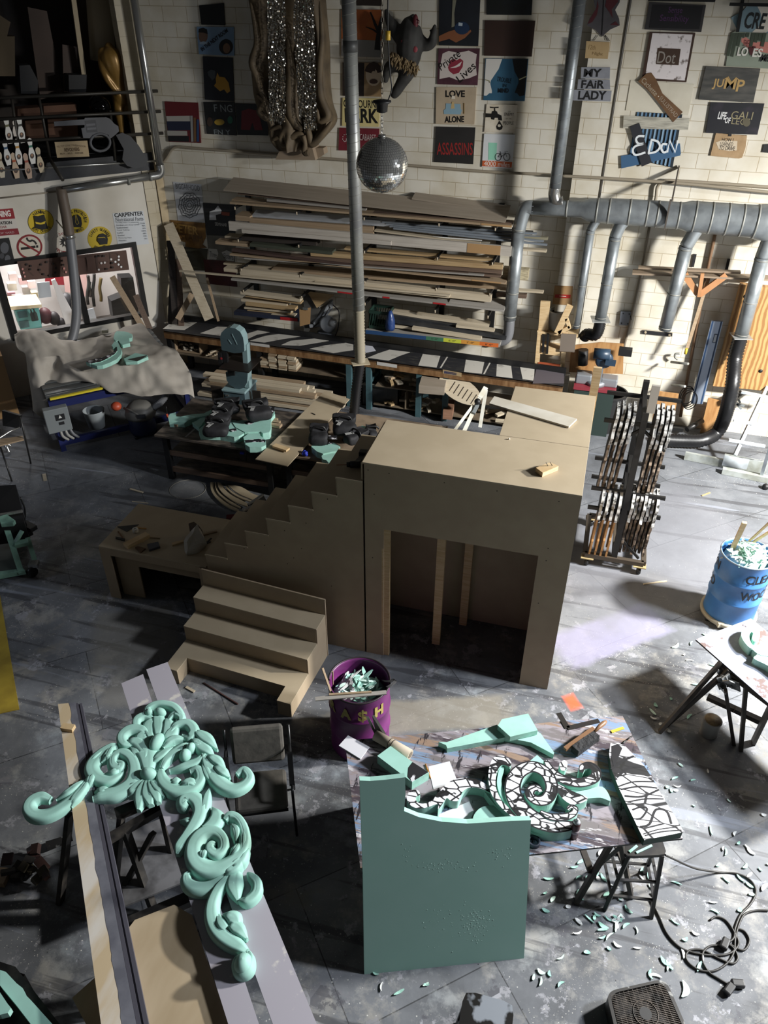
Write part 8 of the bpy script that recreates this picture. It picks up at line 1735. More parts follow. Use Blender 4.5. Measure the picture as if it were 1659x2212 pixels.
path_poly(kD,[(1480,1035,30),(1400,1048,62),(1310,1040,84),(1215,1000,92),(1140,930,90),(1108,840,84),(1135,755,78),(1215,715,72),(1295,750,70),(1328,830,66),(1300,895,62),(1245,905,58),(1205,875,50),(1215,840,44),(1250,835,36),(1265,855,24)],ZF,'spiral',INKP,FOAM2,SC_H)
piece([(515,893),(530,855),(572,845),(590,870),(566,888),(575,915),(612,922),(655,903),(700,850),(760,797),(830,778),(900,785),(960,815),(1005,858),(985,862),(930,838),(870,832),(832,852),(815,885),(800,908),(762,906),(738,892),(715,925),(690,955),(690,925),(640,940),(590,950),(540,935)],.10,INKP)
piece([(935,825),(985,838),(1060,915),(1135,985),(1135,1005),(1075,985),(1000,920)],.08,FOAM)
piece([(1005,662),(1058,655),(1098,685),(1092,716),(1056,705),(1032,722),(1016,765),(1014,830),(1044,900),(1100,960),(1135,1000),(1118,1005),(1050,950),(990,870),(972,780),(980,710)],.12,INKP)
piece([(1040,720),(1060,725),(1045,800),(1070,880),(1130,965),(1150,1000),(1125,985),(1050,895),(1022,820),(1025,760)],.10,FOAM)
path_poly(kD,[(1292,680,22),(1335,750,50),(1400,790,58),(1490,805,56),(1565,780,54),(1575,735,50),(1540,708,44),(1500,718,36),(1492,748,20)],ZF,'upper_scroll',INKP,FOAM2,.11)
piece([(1370,700),(1395,680),(1415,695),(1405,735),(1380,735)],.11,INKP)
piece([(1350,790),(1410,835),(1500,850),(1610,828),(1657,905),(1600,890),(1500,893),(1420,872),(1370,830)],.07,FOAM)
piece([(1330,755),(1375,815),(1450,855),(1525,888),(1508,912),(1440,928),(1375,880),(1335,810)],.10,INKP)
path_poly(kD,[(1262,965,16),(1320,995,40),(1395,998,42),(1445,980,34),(1460,950,28),(1435,938,24),(1415,955,16)],ZF,'lower_scroll',INKP,FOAM2,.12)
piece([(890,990),(930,945),(1000,933),(1060,958),(1115,1002),(1000,1012),(900,1018)],.06,FOAM)
piece([(1195,692),(1245,650),(1292,692),(1240,712)],.07,FOAM,sm=0)
piece([(1140,985),(1230,1035),(1330,1065),(1440,1062),(1430,1090),(1330,1102),(1230,1090),(1150,1035)],.06,FOAM)
# tall inked board
t=thing('foam_board','tall pointed foam board with inked paper pattern at the right end of the front table','foam',V(pz(*kE(870,650),ZF)))
sp_=[(650,312),(700,310),(742,330),(800,390),(860,450),(920,540),(980,650),(1050,760),(1115,872),(1112,884),(866,934),(850,905),(782,765),(705,605),(655,480),(640,380)]
ft(kE,sp_,ZF,.075,'board',INKB,parent=t,ms=mat('dark_green_side','#2c4038',.7))
def stroke(pts,w_): 
    P=[V(pz(*kE(x,y),ZF+.0765)) for x,y in crom(pts,6)];mb=MB();vs=[]
    for i,p in enumerate(P): d=(P[min(i+1,len(P)-1)]-P[max(i-1,0)]).normalized();sd=V((-d.y,d.x,0))*w_/2;vs += [p+sd,p-sd]
    mb.add(vs,[(2*i,2*i+1,2*i+3,2*i+2) for i in range(len(P)-1)]);mb.build('ink_line',pm('#131318'),t)
for pts,w_ in (([(655,480),(720,430),(800,395)],.02),([(690,530),(770,470),(850,460)],.02),([(700,590),(800,560),(930,560)],.012),([(715,610),(830,590),(950,600)],.014),([(740,650),(850,655),(960,610)],.016),([(790,740),(850,720),(885,735),(850,790),(815,800)],.014),([(840,850),(900,830),(940,740),(1010,750),(1040,830)],.018),([(760,690),(870,670),(990,670)],.012),([(870,905),(980,880),(1105,870)],.01),([(860,895),(960,865),(1080,850)],.008)): stroke(pts,w_)
ft(kE,[(655,330),(700,318),(725,345),(690,430),(668,460),(655,400)],ZF+.0755,.001,'ink_patch',pm('#131318'),parent=t)
# spray can, lid
p=V(pz(*kE(410,910),ZF));t=thing('spray_can','dark red spray can with a white label and bare top on the front table','spray can',p)
m=MB();m.lathe(p,[(.032,0),(.034,.004),(.034,.175),(.030,.19)],20);m.build('can',mat('dark_red_can','#3d2023',.35,.2),t);m=MB();m.lathe(p,[(.0345,.07),(.0345,.11)],20);plabel(m.build('label',pm('#8a8086'),t),'pale label band')
m=MB();m.lathe(p,[(.030,.19),(.02,.205),(.012,.207),(.012,.225),(.008,.23)],16);m.build('nozzle',mat('pale_nozzle','#b7bcc0',.35,.5),t)
p=V(pz(*kE(155,955),ZF));t=thing('tape_roll','dark blue tape roll at the front edge of the front table','tape',p);m=MB();m.lathe(p,[(.032,0),(.05,0),(.05,.04),(.032,.04),(.032,0)],24,capb=False,capt=False);m.build('roll',pm('#1c2432'),t)
# green panel leaning on the table front
b0,b1=V(pz(787,2105)),V(pz(1132,2070));d=(b1-b0).normalized();bk=V((-d.y,d.x,0));gap=abs((fFL-b0).dot(bk));tl=.92;
upv=(bk*(gap-.015)+V((0,0,ZF))).normalized();nn=d.cross(upv)
if nn.y > 0: nn=-nn
edge=[(787,2105),(784,1900),(777,1686),(800,1687),(835,1684),(875,1679),(876,1715),(873,1752),(905,1765),(955,1775),(1010,1779),(1060,1776),(1105,1773),(1147,1772),(1141,1900),(1132,2070)]
P=[ppl(x,y,b0,nn) for x,y in edge]
t=thing('foam_sheet','tall mint green foam panel with a curved cut top leaning on the front table','foam',(b0+b1)/2)
GP=mat('green_foam_face','#8fb5a9',.7,col2='#94b8ad',scale=2.5,detail=4)
m=MB();m.prism([p-nn*.05 for p in P],nn*.05,mi=0,mis=1);m.build('panel',[GP,FOAM],t)
m=MB()
for cx,cy,sx,sy,n_ in ((965,1870,60,12,55),(1030,1995,22,30,120),(1080,1850,30,16,25),(880,1840,14,16,12),(960,1990,70,50,40)):
    for i in range(n_):
        c=ppl(rn.gauss(cx,sx*.6),rn.gauss(cy,sy*.6),b0,nn)+nn*.002;r_=rn.uniform(.0008,.0028);m.box(c-nn*.0015,(r_*2,r_,r_*2),rn.random())
o=m.build('foam_crumbs',mat('pale_mint_scrap','#c3ddd2'),t);o['kind']='stuff'
# stool by the front table
ST=mat('stool_black','#17161a',.45,col2='#2d2b28',scale=9)
def stool(label,sq,zs,feet,seat_m,rungs=(.18,.36)):
    c=sum((V(pz(x,y,zs)) for x,y in sq),V((0,0,0)))/4;t=thing('stool',label,'stool',V((c.x,c.y,0)))
    S=[V(pz(x,y,zs)) for x,y in sq];rp_=[]
    for i in range(4):
        a,b,e=S[i-1],S[i],S[(i+1) % 4];rp_ += [b.lerp(a,.22),b.lerp(a,.09).lerp(b.lerp(e,.09),.5),b.lerp(e,.22)]
    m=MB();m.prism([p-V((0,0,.035)) for p in rp_],(0,0,.035));m.build('seat',seat_m,t)
    F_=[V(pz(x,y)) if not isinstance(x,V) else x for x,y in feet];T_=[c.lerp(s_,.82)-V((0,0,.03)) for s_ in S]
    for f,s_ in zip(F_,T_): m=MB();m.beam(s_,f,.03,.03);m.build('leg',ST,t)
    for z in rungs:
        for i in range(4):
            g=lambda k: F_[k].lerp(T_[k],z/zs);m=MB();m.beam(g(i),g((i+1) % 4),.022,.015);m.build('rung',ST,t)
    return t
stool('black paint marked metal stool under the right front corner of the front table',[(1338,1818),(1430,1812),(1441,1846),(1352,1850)],.62,[(1290,1874),(1391,1886),(1406,1983),(1306,1966)],ST)
m=MB();m.beam(V(pz(*kE(770,1010),.626)),V(pz(*kE(820,970),.626)),.02,.006);m.beam(V(pz(*kE(815,1015),.626)),V(pz(*kE(915,968),.626)),.018,.006);tag(m.build('foam_scrap',FOAM2),'pair of narrow foam slivers on the seat of the black stool','foam scrap')
SILVP=mat('silver_painted_seat','#8e949c',.4,.3,col2='#1d1c1b',scale=3.5,lo=.48,hi=.52)
q0,q1=V(pz(1003,2138,.62)),V(pz(1112,2168,.62));e=(q1-q0);pr=V((e.y,-e.x,0));S4=[q0,q1,q1+pr,q0+pr]
def toPix(p): c=V(p)-CAMP;return (829.5+FPX*c.dot(_r)/c.dot(_f),1106-FPX*c.dot(_u)/c.dot(_f))
cm=(S4[0]+S4[2])/2
stool('black stool with a silver paint patched seat at the bottom edge',[toPix(p) for p in S4],.62,[toPix(cm+(p-cm)*1.1-V((0,0,.62))) for p in S4],SILVP)
# box fan lying on the floor
kF2=[(1309,2142),(1437,2113),(1492,2238),(1340,2272)];zf=.16
F4=[V(pz(x,y,zf)) for x,y in kF2];c=sum(F4,V((0,0,0)))/4;t=thing('box_fan','dark box fan with dusty grille lying face up at the bottom right','fan',V((c.x,c.y,0)))
def rounded(Q,f): 
    out=[]
    for i in range(4):
        a,b,e_=Q[i-1],Q[i],Q[(i+1) % 4];p0,p2=b.lerp(a,f),b.lerp(e_,f)
        for k in range(6): s_=k/5;out.append(p0*(1-s_)**2+b*2*s_*(1-s_)+p2*s_*s_)
    return out
O_=rounded(F4,.18);I_=rounded([c.lerp(p,.90) for p in F4],.18);n=len(O_);m=MB()
vs=O_+I_+[p-V((0,0,zf-.01)) for p in O_]+[p-V((0,0,zf-.01)) for p in I_]
fs=[]
for i in range(n): j=(i+1) % n;fs += [(i,j,n+j,n+i),(2*n+i,2*n+j,j,i),(n+i,n+j,3*n+j,3*n+i)]
m.add(vs,fs);m.build('frame',mat('scuffed_black_frame','#2a2826',.45,col2='#9a9a98',scale=12,lo=.6,hi=.68),t)
m=MB();m.prism([p-V((0,0,.13)) for p in I_],(0,0,.004));m.build('back_plate',pm('#0c0b0b'),t)
GR=mat('dusty_grille','#4a4037',.6,col2='#1f1b18',scale=9)
ux_,uy_=(F4[1]-F4[0]),(F4[3]-F4[0])
m=MB()
for i in range(1,30):
    a=F4[0].lerp(F4[3],.06+.88*i/30);b=F4[1].lerp(F4[2],.06+.88*i/30);m.beam(a.lerp(b,.06),a.lerp(b,.94),.004,.004)
for i in range(1,12):
    a=F4[0].lerp(F4[1],.06+.88*i/12);b=F4[3].lerp(F4[2],.06+.88*i/12);m.beam(a.lerp(b,.06)-V((0,0,.006)),a.lerp(b,.94)-V((0,0,.006)),.004,.004)
m.build('grille',GR,t)
for i in range(5):
    a=2*PI*i/5;m=MB();d1=V((math.cos(a),math.sin(a),0));d2=V((math.cos(a+.9),math.sin(a+.9),0));m.prism([c-V((0,0,.07))+d1*.05,c-V((0,0,.06))+d1*.2,c-V((0,0,.09))+d2*.2,c-V((0,0,.09))+d2*.05],(0,0,-.003));m.build('blade',mat('grey_blade','#3b3a39',.4),t)
m=MB();m.cyl(c-V((0,0,.08)),c+V((0,0,.004)),.045);m.build('hub',pm('#1c1b1b'),t);m=MB();m.tube([c+V((.09*math.cos(a),.09*math.sin(a),.004)) for a in [2*PI*i/24 for i in range(24)]],.004,5,closed=True);m.build('grille_ring',GR,t)
# extension cord
def floor_cord(label,k,pts,r=.0085,name='extension_cord',zs=None):
    P=[V(pz(*k(x,y),.012+(.0 if not zs else zs[i]))) for i,(x,y) in enumerate(pts)];o=MB().tube([V(p) for p in crom([tuple(p) for p in P],8)],r,8).build(name,mat('cord_black','#24221f',.5));tag(o,label,'cord');return o
floor_cord('black cord looping from the stool round the right side of the floor into the tangle',kE,[(1000,1030),(1080,1068),(1200,1118),(1350,1140),(1470,1152),(1550,1195),(1582,1265),(1550,1340),(1485,1410),(1448,1500),(1440,1560),(1400,1595)],zs=[.45,.3,.12,0,0,0,0,0,0,0,0,0])
floor_cord('black cord running from under the stool into the tangle and off the right edge',kE,[(905,1310),(960,1420),(1010,1530),(1080,1610),(1160,1650),(1290,1672),(1410,1662),(1470,1600),(1440,1520),(1390,1450),(1330,1425),(1290,1445)])
floor_cord('thick cord coil lying in loops right of the stool',kE,[(1660,1385),(1580,1385),(1510,1410),(1475,1470),(1450,1560),(1440,1650),(1400,1720),(1320,1770),(1230,1770),(1160,1730),(1132,1680),(1160,1640),(1240,1640),(1340,1690),(1430,1725),(1465,1690),(1440,1630),(1390,1590)])
floor_cord('lowest cord loop ending in a black plug',kE,[(1385,1620),(1300,1610),(1245,1650),(1240,1710),(1280,1780),(1340,1820),(1390,1850),(1430,1870)])
floor_cord('thin cord end curling on the right of the tangle',kE,[(1410,1600),(1500,1640),(1540,1580),(1510,1520),(1460,1500)])
for i,(x,y,rz) in enumerate(((1382,1600,1.2),(1410,1890,1.0),(1465,1855,.2))):
    m=MB();m.box(V(pz(*kE(x,y),.03)),(.10,.06,.05),rz);tag(m.build('plug',BLK,bevel=.012),('big black socket block in the middle of the cord tangle','black plug at the bottom of the cord tangle','black adaptor beside the lowest plug')[i],'plug')
# shavings on the floor
def shaving(x,y,L,w_,a,mm,bend_=.3):
    p=V(pz(x,y,.004));k=6;vs=[];R=Matrix.Rotation(a,3,'Z')
    for j in range(k):
        f=j/(k-1)-.5;ww=w_*math.sqrt(max(.06,1-(2*f)**2))
        for s_ in (-1,1):
            for h_ in (0,.008): vs.append(p+R @ V((L*f,s_*ww/2+bend_*L*f*f*2,h_+abs(f)*.01)))
    fs=[]
    for j in range(k-1): o=j*4;fs += [(o,o+4,o+5,o+1),(o+3,o+7,o+6,o+2),(o+1,o+5,o+7,o+3),(o,o+2,o+6,o+4)]
    fs += [(0,1,3,2),((k-1)*4,(k-1)*4+2,(k-1)*4+3,(k-1)*4+1)]
    m=MB();m.add(vs,fs);tag(m.build('foam_shaving',mm),'mint foam shaving dropped on the floor around the front table','foam shaving','foam shavings on the floor')
for x,y,n_,sx,sy in ((1310,1990,26,45,45),(1350,1900,16,60,60),(1580,1830,16,60,90),(1530,1950,12,90,60),(1480,1690,10,80,40),(1210,1930,12,40,60),(1480,2080,8,50,30),(1430,1550,8,40,40),(1500,1440,8,30,60),(860,2130,5,60,20),(1180,2100,6,40,30)):
    for i in range(n_):
        xx,yy=rn.gauss(x,sx*.7),rn.gauss(y,sy*.7)
        if 790 < xx < 1140 and yy < 2100: continue
        shaving(xx,yy,rn.uniform(.03,.10),rn.uniform(.012,.035),rn.uniform(0,6.3),SHAV[rn.randrange(4)],rn.uniform(-.4,.4))
shaving(1483,2140,.13,.05,1.5,SHAV[1],.5);shaving(1461,1397,.12,.035,.9,SHAV[1])
# ================================================================== LEFT TABLE WITH CARVED ORNAMENTS
kG=K(0,1380,.36166);kH=K(300,1650,.30139);kJ=K(0,1700,.27728);ZL=.90
LILAC=mat('lilac_grey_paint','#a7a3ac',.55,col2='#cdc8c3',scale=7,lo=.62,hi=.68,detail=6)
def tp(x,y,z): return V(pz(x,y,z))
t=thing('trestle_frame','dark trestle frame under the carved ornaments on the left','trestle',V((tp(330,1850,.8).x,tp(330,1850,.8).y,0)))
TB=mat('trestle_black','#1c1a19',.55,col2='#38342f',scale=9)
for a,b,w_ in (((250,1760,.86),(360,1715,.86),.08),((250,2010,.80),(425,1935,.80),.09),((205,1830,.80),(360,1740,.80),.06)):
    m=MB();m.beam(tp(*a),tp(*b),w_,.07);m.build('rail',TB,t)
for a,b in (((262,1765,.84),(240,1990,0)),((345,1725,.84),(385,1900,0)),((270,1790,.8),(330,1960,.1)),((330,1800,.7),(250,1950,.15)),((430,1945,.78),(470,2120,0)),((240,2010,.78),(210,2190,0)),((150,1760,.84),(130,1950,0))):
    m=MB();m.beam(tp(*a),tp(*b),.07,.04,(1,0,0));m.build('leg',TB,t)
m=MB();m.prism([tp(*q,.30) for q in ((250,1810),(400,1750),(440,1890),(270,1960))],(0,0,.02));m.build('lower_shelf',mat('grey_lower_shelf','#6d6d70',.6,col2='#3b3a3b',scale=5),t)
# beam: pine face with torn grey paint, moulded edge
ZBm=.95
t=thing('wood_beam','long pine beam with a torn strip of grey paint and moulded edge','beam',V((tp(180,1800,.9).x,tp(180,1800,.9).y,ZL-.05)))
TLb,TRb,BLb,BRb=tp(125,1521,ZBm),tp(163,1517,ZBm),tp(222,2240,ZBm),tp(300,2240,ZBm)
def lerp2(u,v,z=0): a=TLb.lerp(TRb,u);b=BLb.lerp(BRb,u);p=a.lerp(b,v);return p+V((0,0,z))
m=MB();m.prism([lerp2(0,0,-.10),lerp2(.98,0,-.10),lerp2(.98,1,-.10),lerp2(0,1,-.10)],(0,0,.10),mi=0,mis=1);m.build('body',[mat('beam_pine','#c4b08f',.6,col2='#d6d0c6',scale=2.5,lo=.45,hi=.65,stretch=(2,.5,1),detail=6),mat('beam_side','#3c2f27',.6)],t)
m=MB();R_=random.Random(9);n_=70;Lp=[lerp2(.62+.10*(MN.noise(V((i*.23,1,0)))+.5*MN.noise(V((i*.9,4,0)))),.0+i/n_,.0012) for i in range(n_+1)];Rp=[lerp2(1.0,i/n_,.0012) for i in range(n_+1)]
m.add([q for ab in zip(Lp,Rp) for q in ab],[(2*i,2*i+2,2*i+3,2*i+1) for i in range(n_)]);plabel(m.build('torn_paint',mat('slate_paint','#5f6069',.55,col2='#75767e',scale=6),t),'torn slate grey paint')
for u0,u1,dz in ((1.0,1.13,-.012),(1.13,1.2,-.03),(1.2,1.34,-.02)):
    m=MB();m.prism([lerp2(u0,.0,-.1),lerp2(u1,.0,-.1),lerp2(u1,1,-.1),lerp2(u0,1,-.1)],(0,0,.10+dz));m.build('moulding',mat('slate_moulding','#4d4c55',.5),t)
o=MB().box(tp(147,1572,ZBm+.02),(.11,.06,.04),.1).build('wood_block',PINE);tag(o,'small pine block on the upper end of the long pine beam','wood block')
# two lilac planks
for i,q in enumerate((((262,1476),(309,1456),(572,2250),(505,2250)),((316,1446),(362,1430),(700,2250),(603,2250)))):
    m=MB();m.prism([tp(x,y,ZL+.02)-V((0,0,.02)) for x,y in q],(0,0,.02),mi=0,mis=1);tag(m.build('painted_plank',[LILAC,mat('dark_plank_edge','#4d474c',.6)]),('left','right')[i]+' of the two long lilac grey planks under the carved ornaments','plank')
m=MB();m.prism([tp(x,y,ZL-.03) for x,y in ((432,1962),(560,1935),(572,1965),(450,1995))],(0,0,.02));tag(m.build('cross_batten',MATS['dark_plank_edge']),'dark batten crossing under the lilac planks','batten')
m=MB();m.prism([tp(x,y,.845) for x,y in ((268,2022),(292,1990),(377,1957),(416,1980),(520,2290),(230,2290),(230,2200),(240,2100))],(0,0,.018));tag(m.build('plywood_sheet',mat('smooth_plywood','#b5a387',.6,col2='#ab987b',scale=1.8,stretch=(3,1,1))),'smooth tan plywood sheet with clipped corners below the planks','sheet')
m=MB();m.prism([tp(x,y,.60) for x,y in ((157,2158),(222,2100),(260,2200),(240,2250),(200,2240))],(0,0,.018));tag(m.build('plywood_sheet',MATS['smooth_plywood']),'corner of tan plywood showing left of the long pine beam','sheet')
# carved ornaments
def carve(parent,k,pts,h,name='scroll',z=None,n=7,groove=.16):
    """rounded carved strip; pts = (x, y, half width) in crop units"""
    P=crom(pts,n);U=(.36166 if k is kG else .30139)/250;z=ZL+.022 if z is None else z
    W_=[V(pz(*k(x,y),z+h*.7)) for x,y,w_ in P];prof=[(-1,0),(-1,.55),(-.86,.85),(-.55,1.0),(-.05,1.0-groove),(.2,.9),(.55,.80),(.86,.62),(1,.42),(1,0)];vs=[];N_=len(prof)
    for i,p in enumerate(W_):
        d=(W_[min(i+1,len(W_)-1)]-W_[max(i-1,0)]);d.z=0;d.normalize();sd=V((-d.y,d.x,0));w_=max(.004,P[i][2]*U);hh=h*min(1.0,.45+.55*w_/(.04))
        for a,b in prof: vs.append(V((p.x,p.y,z))+sd*(a*w_)+V((0,0,b*hh)))
    mb=MB();mb.add(vs,[(i*N_+j,i*N_+j+1,(i+1)*N_+j+1,(i+1)*N_+j) for i in range(len(W_)-1) for j in range(N_-1)],0,True)
    mb.f += [[j for j in range(N_)],[(len(W_)-1)*N_+j for j in range(N_)][::-1]];mb.mi += [0,0];mb.sm += [False,False]
    return mb.build(name,FOAMC,parent)
FOAMC=mat('carved_mint_foam','#9fcdc1',.65,col2='#93c1b4',scale=6,detail=5)
def bead(parent,k,x,y,rx,ry,h,name='bead',z=None):
    U=(.36166 if k is kG else .30139)/250;z=ZL+.022 if z is None else z;p=V(pz(*k(x,y),z+h*.6));mb=MB();mb.sphere(V((p.x,p.y,z+h*.45)),1,18,10,sc=(rx*U,ry*U*1.15,h*.6));return mb.build(name,FOAMC,parent)
t=thing('carved_ornament','carved mint foam crest ornament with scrolls, shell fan and two leaf tails','ornament',V(pz(*kG(880,800),ZL+.02)))
Z0=ZL+.022
C1=lambda pts,h=.075,name='scroll',z=None: carve(t,kG,[(x,y,w_*(1.4 if name in ('leaf','petal') else 1.15)) for x,y,w_ in pts],h*.85,name,z)
# backing
for pts in ([(1000,480,60),(930,600,110),(900,720,90),(890,850,60)],): C1(pts,.035,'backing')
C1([(300,955,16),(245,940,26),(190,965,30),(172,1010,32),(205,1045,34),(275,1045,36),(350,1010,36),(430,950,34),(490,885,28),(545,830,14)],.09,'tail_scroll')
for p in ([(420,1000,6),(445,950,26),(500,880,22),(520,840,6)],[(330,950,4),(400,915,20),(460,870,18),(510,830,5)],[(520,880,6),(535,840,24),(545,800,6)]): C1(p,.10,'leaf')
C1([(700,725,14),(728,745,22),(712,772,24),(672,755,26),(672,705,26),(725,672,28),(790,710,32),(812,785,40),(785,865,44),(705,915,40),(630,930,32),(552,952,14)],.095)
C1([(710,630,10),(660,650,28),(590,700,36),(548,760,38),(570,815,38),(640,840,32),(705,815,22),(738,780,8)],.085)
for p in ([(600,730,6),(640,690,22),(660,640,10)],[(650,690,18),(655,700,20),(660,712,16)],[(560,910,6),(610,900,22),(660,905,8)],[(520,740,4),(560,700,16),(640,640,6)],[(620,800,6),(680,790,20),(715,770,6)]): C1(p,.10,'leaf')
C1([(870,670,55),(880,700,50),(885,745,40),(885,775,30)],.09,'bell');bead(t,kG,885,805,52,34,.12,'knot');C1([(845,805,10),(885,800,12),(928,806,10)],.125,'band')
for p in ([(875,840,12),(810,900,30),(762,935,6)],[(878,840,12),(848,920,34),(825,1015,8)],[(885,840,14),(890,920,36),(900,985,10)],[(892,840,12),(925,900,30),(945,970,8)],[(898,840,12),(945,880,26),(978,935,5)],[(870,845,10),(800,880,20),(750,900,5)]): C1(p,.09,'leaf')
bead(t,kG,935,612,40,56,.11,'pearl')
C1([(868,452,14),(885,405,22),(950,382,26),(1030,396,26),(1078,440,20),(1090,470,10)],.09,'crest_rim');bead(t,kG,955,437,40,26,.09);bead(t,kG,890,440,28,22,.09)
for p in ([(945,465,26),(950,520,30),(945,570,16)],[(925,480,10),(890,520,32),(905,590,14)],[(1000,475,12),(1010,530,30),(985,590,12)],[(880,560,10),(850,590,36),(880,640,14)],[(1060,520,12),(1020,570,30),(990,610,10)]): C1(p,.075,'petal')
C1([(920,478,12),(865,458,22),(820,480,24),(818,520,22),(848,528,14)],.085);C1([(885,572,12),(840,540,26),(775,540,30),(730,578,30),(740,622,26),(790,628,12)],.09)
C1([(1000,480,10),(1040,442,22),(1082,458,22),(1078,490,14),(1050,480,8)],.085);C1([(1000,565,10),(1055,508,26),(1125,500,30),(1160,548,28),(1130,588,22),(1085,572,10)],.09);C1([(970,645,10),(1030,595,24),(1100,592,10)],.09,'leaf')
C1([(850,730,16),(855,665,28),(810,618,26),(755,618,10)],.085,'leaf');C1([(905,735,10),(960,690,24),(1030,640,8)],.09,'leaf');C1([(785,640,8),(820,690,24),(840,740,10)],.08,'leaf')
C1([(960,770,16),(1000,705,30),(1075,650,30),(1130,612,8)],.085);bead(t,kG,1105,690,34,34,.10);bead(t,kG,1140,650,28,30,.10)
C1([(960,775,14),(975,845,36),(1050,897,42),(1140,885,36),(1192,835,32),(1178,782,26),(1135,790,16)],.095)
C1([(1010,780,10),(1100,755,26),(1185,722,26),(1232,660,10)],.085);C1([(1000,870,6),(1050,845,22),(1080,835,6)],.10,'leaf');C1([(1060,880,6),(1130,850,24),(1185,880,5)],.11,'leaf')
for p in ([(1155,540,8),(1225,585,30),(1298,652,4)],[(1150,590,10),(1210,640,32),(1275,690,6)],[(1170,610,10),(1190,625,24),(1205,640,10)]): C1(p,.09,'leaf')
C1([(1215,680,14),(1250,765,34),(1305,845,40),(1380,890,36),(1450,872,32),(1486,825,28),(1455,782,22),(1415,805,14)],.09,'tail_scroll')
for p in ([(1235,690,8),(1290,720,26),(1345,770,5)],[(1275,750,8),(1325,785,24),(1372,820,5)],[(1210,720,6),(1240,800,22),(1270,850,4)]): C1(p,.10,'leaf')
t=thing('carved_ornament','carved mint foam acanthus scroll with a long drooping tail on the lilac planks','ornament',V(pz(*kH(560,750),ZL+.02)))
C2=lambda pts,h=.08,name='scroll',z=None: carve(t,kH,[(x,y,w_*(1.35 if name == 'leaf' else 1.12)) for x,y,w_ in pts],h*.9,name,z)
C2([(345,310,20),(312,290,36),(320,245,42),(380,232,46),(430,275,48),(440,345,46),(405,430,44),(345,520,38),(295,590,34),(275,640,12)],.09)
for p in ([(505,165,4),(490,230,20),(475,310,22),(455,380,10)],[(525,300,5),(560,370,36),(535,430,40),(470,475,26)],[(290,395,4),(350,400,22),(400,410,10)],[(300,520,4),(340,500,18),(390,470,8)]): C2(p,.085,'leaf')
C2([(548,570,14),(520,575,24),(512,612,30),(555,640,36),(600,605,34),(595,535,34),(540,488,38),(460,500,44),(402,570,50),(398,660,56),(450,730,58),(540,752,58),(640,712,50),(718,640,42),(755,550,36),(742,450,32),(700,385,28),(648,368,26),(618,395,18)],.10)
for p in ([(690,560,6),(690,480,24),(660,420,6)],[(640,665,6),(690,610,24),(715,550,6)],[(440,690,6),(455,640,26),(460,605,4)],[(720,640,8),(745,540,22),(730,440,8)],[(640,740,10),(720,690,34),(780,600,12)],[(600,800,10),(680,740,34),(760,660,12)]): C2(p,.11,'leaf')
C2([(710,705,24),(610,825,38),(510,885,40),(410,890,38),(345,855,34),(335,800,28),(365,765,14)],.085)
for p in ([(700,770,26),(685,870,40),(712,980,6)],[(640,860,10),(670,860,24),(690,940,5)]): C2(p,.085,'leaf')
C2([(715,965,12),(775,975,32),(835,920,34),(842,850,30),(800,800,22),(775,770,6)],.085)
C2([(650,800,22),(570,900,30),(525,1020,38),(535,1130,44),(595,1215,48),(690,1285,42),(775,1340,18)],.09,'tail')
for p in ([(600,1070,8),(680,1100,36),(715,1165,8)],[(630,1150,8),(700,1170,34),(775,1245,6)],[(560,1060,8),(600,1150,26),(660,1210,8)]): C2(p,.095,'leaf')
C2([(790,1330,8),(800,1390,24),(775,1450,40),(735,1455,46),(705,1400,34),(690,1370,10)],.11,'tail_tip');bead(t,kH,745,1425,50,50,.13,'tail_bulb')
# foam at the lower left corner, yellow board, heap, chair
for i,(poly,z,h) in enumerate((([(0,1425),(45,1440),(130,1530),(175,1565),(200,1620),(240,1660),(420,1860),(250,1860),(120,1690),(0,1545)],.72,.08),([(-60,1560),(0,1600),(60,1690),(85,1720),(60,1760),(0,1775),(-60,1780)],.78,.06))):
    P=[tp(*kJ(x,y),z+h)-V((0,0,h)) for x,y in poly];m=MB();m.prism(P,(0,0,h),mi=0,mis=1);tag(m.build('foam_piece',[FOAM,FOAM2]),('long carved mint foam piece at the bottom left corner','short mint foam piece over the long one at the bottom left corner')[i],'foam')
m=MB();m.prism([tp(x,y,.62) for x,y in ((-80,2060),(40,2100),(140,2230),(-80,2260))],(0,0,.08));
t=thing('low_stand','dark stand under the mint foam at the bottom left corner','stand',tp(0,2180,0));m.build('top',TB,t);m=MB();m.box(tp(10,2180,.31),(.3,.3,.6));m.build('base',TB,t)
m=MB();m.prism([tp(x,y,.002) for x,y in ((-60,1265),(0,1285),(42,1533),(-60,1555))],(0,0,.012));tag(m.build('yellow_board',mat('scuffed_yellow','#a08a2e',.55,col2='#8a7526',scale=4)),'scuffed yellow board lying on the floor at the left edge','board')
for i in range(16):
    o=MB().box(tp(rn.uniform(20,110),rn.uniform(1838,1905),.04)+V((0,0,.05*(i//6))),(rn.uniform(.06,.14),rn.uniform(.04,.09),rn.uniform(.02,.06)),Euler((rn.uniform(-.4,.4),rn.uniform(-.4,.4),rn.uniform(0,3))).to_matrix()).build('dark_scrap',pm(('#2a1717','#1d1a18','#33201c','#4a4436')[i % 4]));tag(o,'small dark scrap in the heap on the floor at the left edge','scrap','dark scrap heap')
o=MB().box(tp(5,1895,.04),(.1,.14,.06),.2).build('wood_block',W_TAN);tag(o,'pale block on the floor at the left edge beside the dark heap','wood block')
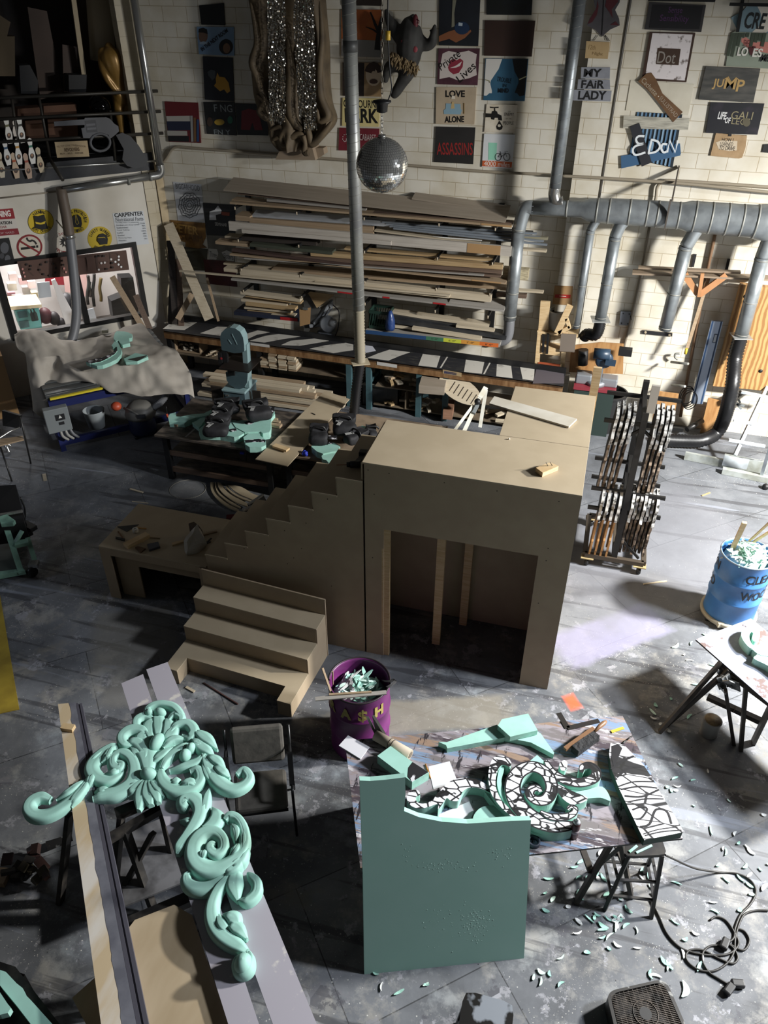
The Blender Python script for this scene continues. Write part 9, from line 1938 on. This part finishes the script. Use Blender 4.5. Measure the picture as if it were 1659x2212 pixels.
m=MB();m.prism([tp(*kJ(*q),.02) for q in ((360,440),(560,380),(570,420),(375,500))],(0,0,.03));tag(m.build('dark_plank',mat('black_flecked_board','#1a1919',.6,col2='#6a6a6a',scale=14,lo=.58,hi=.64)),'dark flecked board on the floor left of the long pine beam','board')
# grey office chair between the tables
t=thing('padded_chair','grey padded armchair with black frame between the two front tables','chair',V((tp(560,1700,.46).x,tp(560,1700,.46).y,0)))
UPH=mat('grey_upholstery','#57534d',.8,col2='#4b4843',scale=10,bump=.2);kN=lambda x,y,z: V(pz(x,y,z))
S0,S1,S2,S3=kN(504,1668,.47),kN(617,1658,.47),kN(622,1738,.47),kN(508,1752,.47)
m=MB();m.prism([p-V((0,0,.09)) for p in (S0,S1,S2,S3)],(0,0,.09));m.build('seat',UPH,t,bevel=.03)
bx=(S1-S0).normalized();bb=V((-bx.y,bx.x,0));Bc=[S0+bb*.02+V((0,0,.06)),S1+bb*.02+V((0,0,.06)),S1+bb*.13+V((0,0,.42)),S0+bb*.13+V((0,0,.42))]
m=MB();m.prism(Bc,bb*.06+V((0,0,-.01)));m.build('backrest',UPH,t,bevel=.03)
FRB=mat('black_tube','#151516',.35)
for e,s_ in ((S0,-1),(S1,1)):
    o_=bx*.05*s_;fr_=(S3 if s_ < 0 else S2)
    m=MB();m.tube(crom([tuple(v) for v in (fr_+o_+V((0,0,-.47)),fr_+o_+V((0,0,.1)),fr_+o_+bb*.05+V((0,0,.19)),e+o_+bb*.0+V((0,0,.20)),e+o_+bb*.1+V((0,0,.2)))],5),.013,8);m.build('arm_frame',FRB,t)
    m=MB();m.tube([e+o_+bb*.16+V((0,0,.40)),e+o_+bb*.05,e+o_+bb*.1+V((0,0,-.47))],.013,8);m.build('rear_leg',FRB,t)
    m=MB();m.beam(fr_+o_+bb*.05+V((0,0,.2)),e+o_+V((0,0,.21)),.045,.02);m.build('armrest',FRB,t)
m=MB();m.beam(S2+V((0,0,-.07)),S3+V((0,0,-.07)),.02,.02);m.build('cross_bar',FRB,t)
for i,(x0,y0,x1,y1,w_,mm,lb) in enumerate(((440,1475,514,1521,.012,pm('#4a3330'),'thin dark red stick on the floor in front of the step unit'),(402,1484,420,1494,.03,W_PALE,'pale splinter on the floor in front of the step unit'),(281,1056,309,1064,.03,W_PALE,'pale splinter on the dark floor behind the bench'),(95,1024,98,1038,.05,W_PALE,'pale wedge on the floor by the left machine'),(285,1083,320,1087,.01,W_PALE,'long pale splinter on the dark floor behind the bench'),(1390,1262,1440,1255,.02,W_PALE,'pale splinter on the floor left of the blue drum'),(1516,1071,1534,1064,.02,W_YEL,'yellow splinter on the floor right of the ornament cart'))):
    o=MB().beam(tp(x0,y0,.008),tp(x1,y1,.008),w_,.012).build('splinter',mm);tag(o,lb,'splinter')
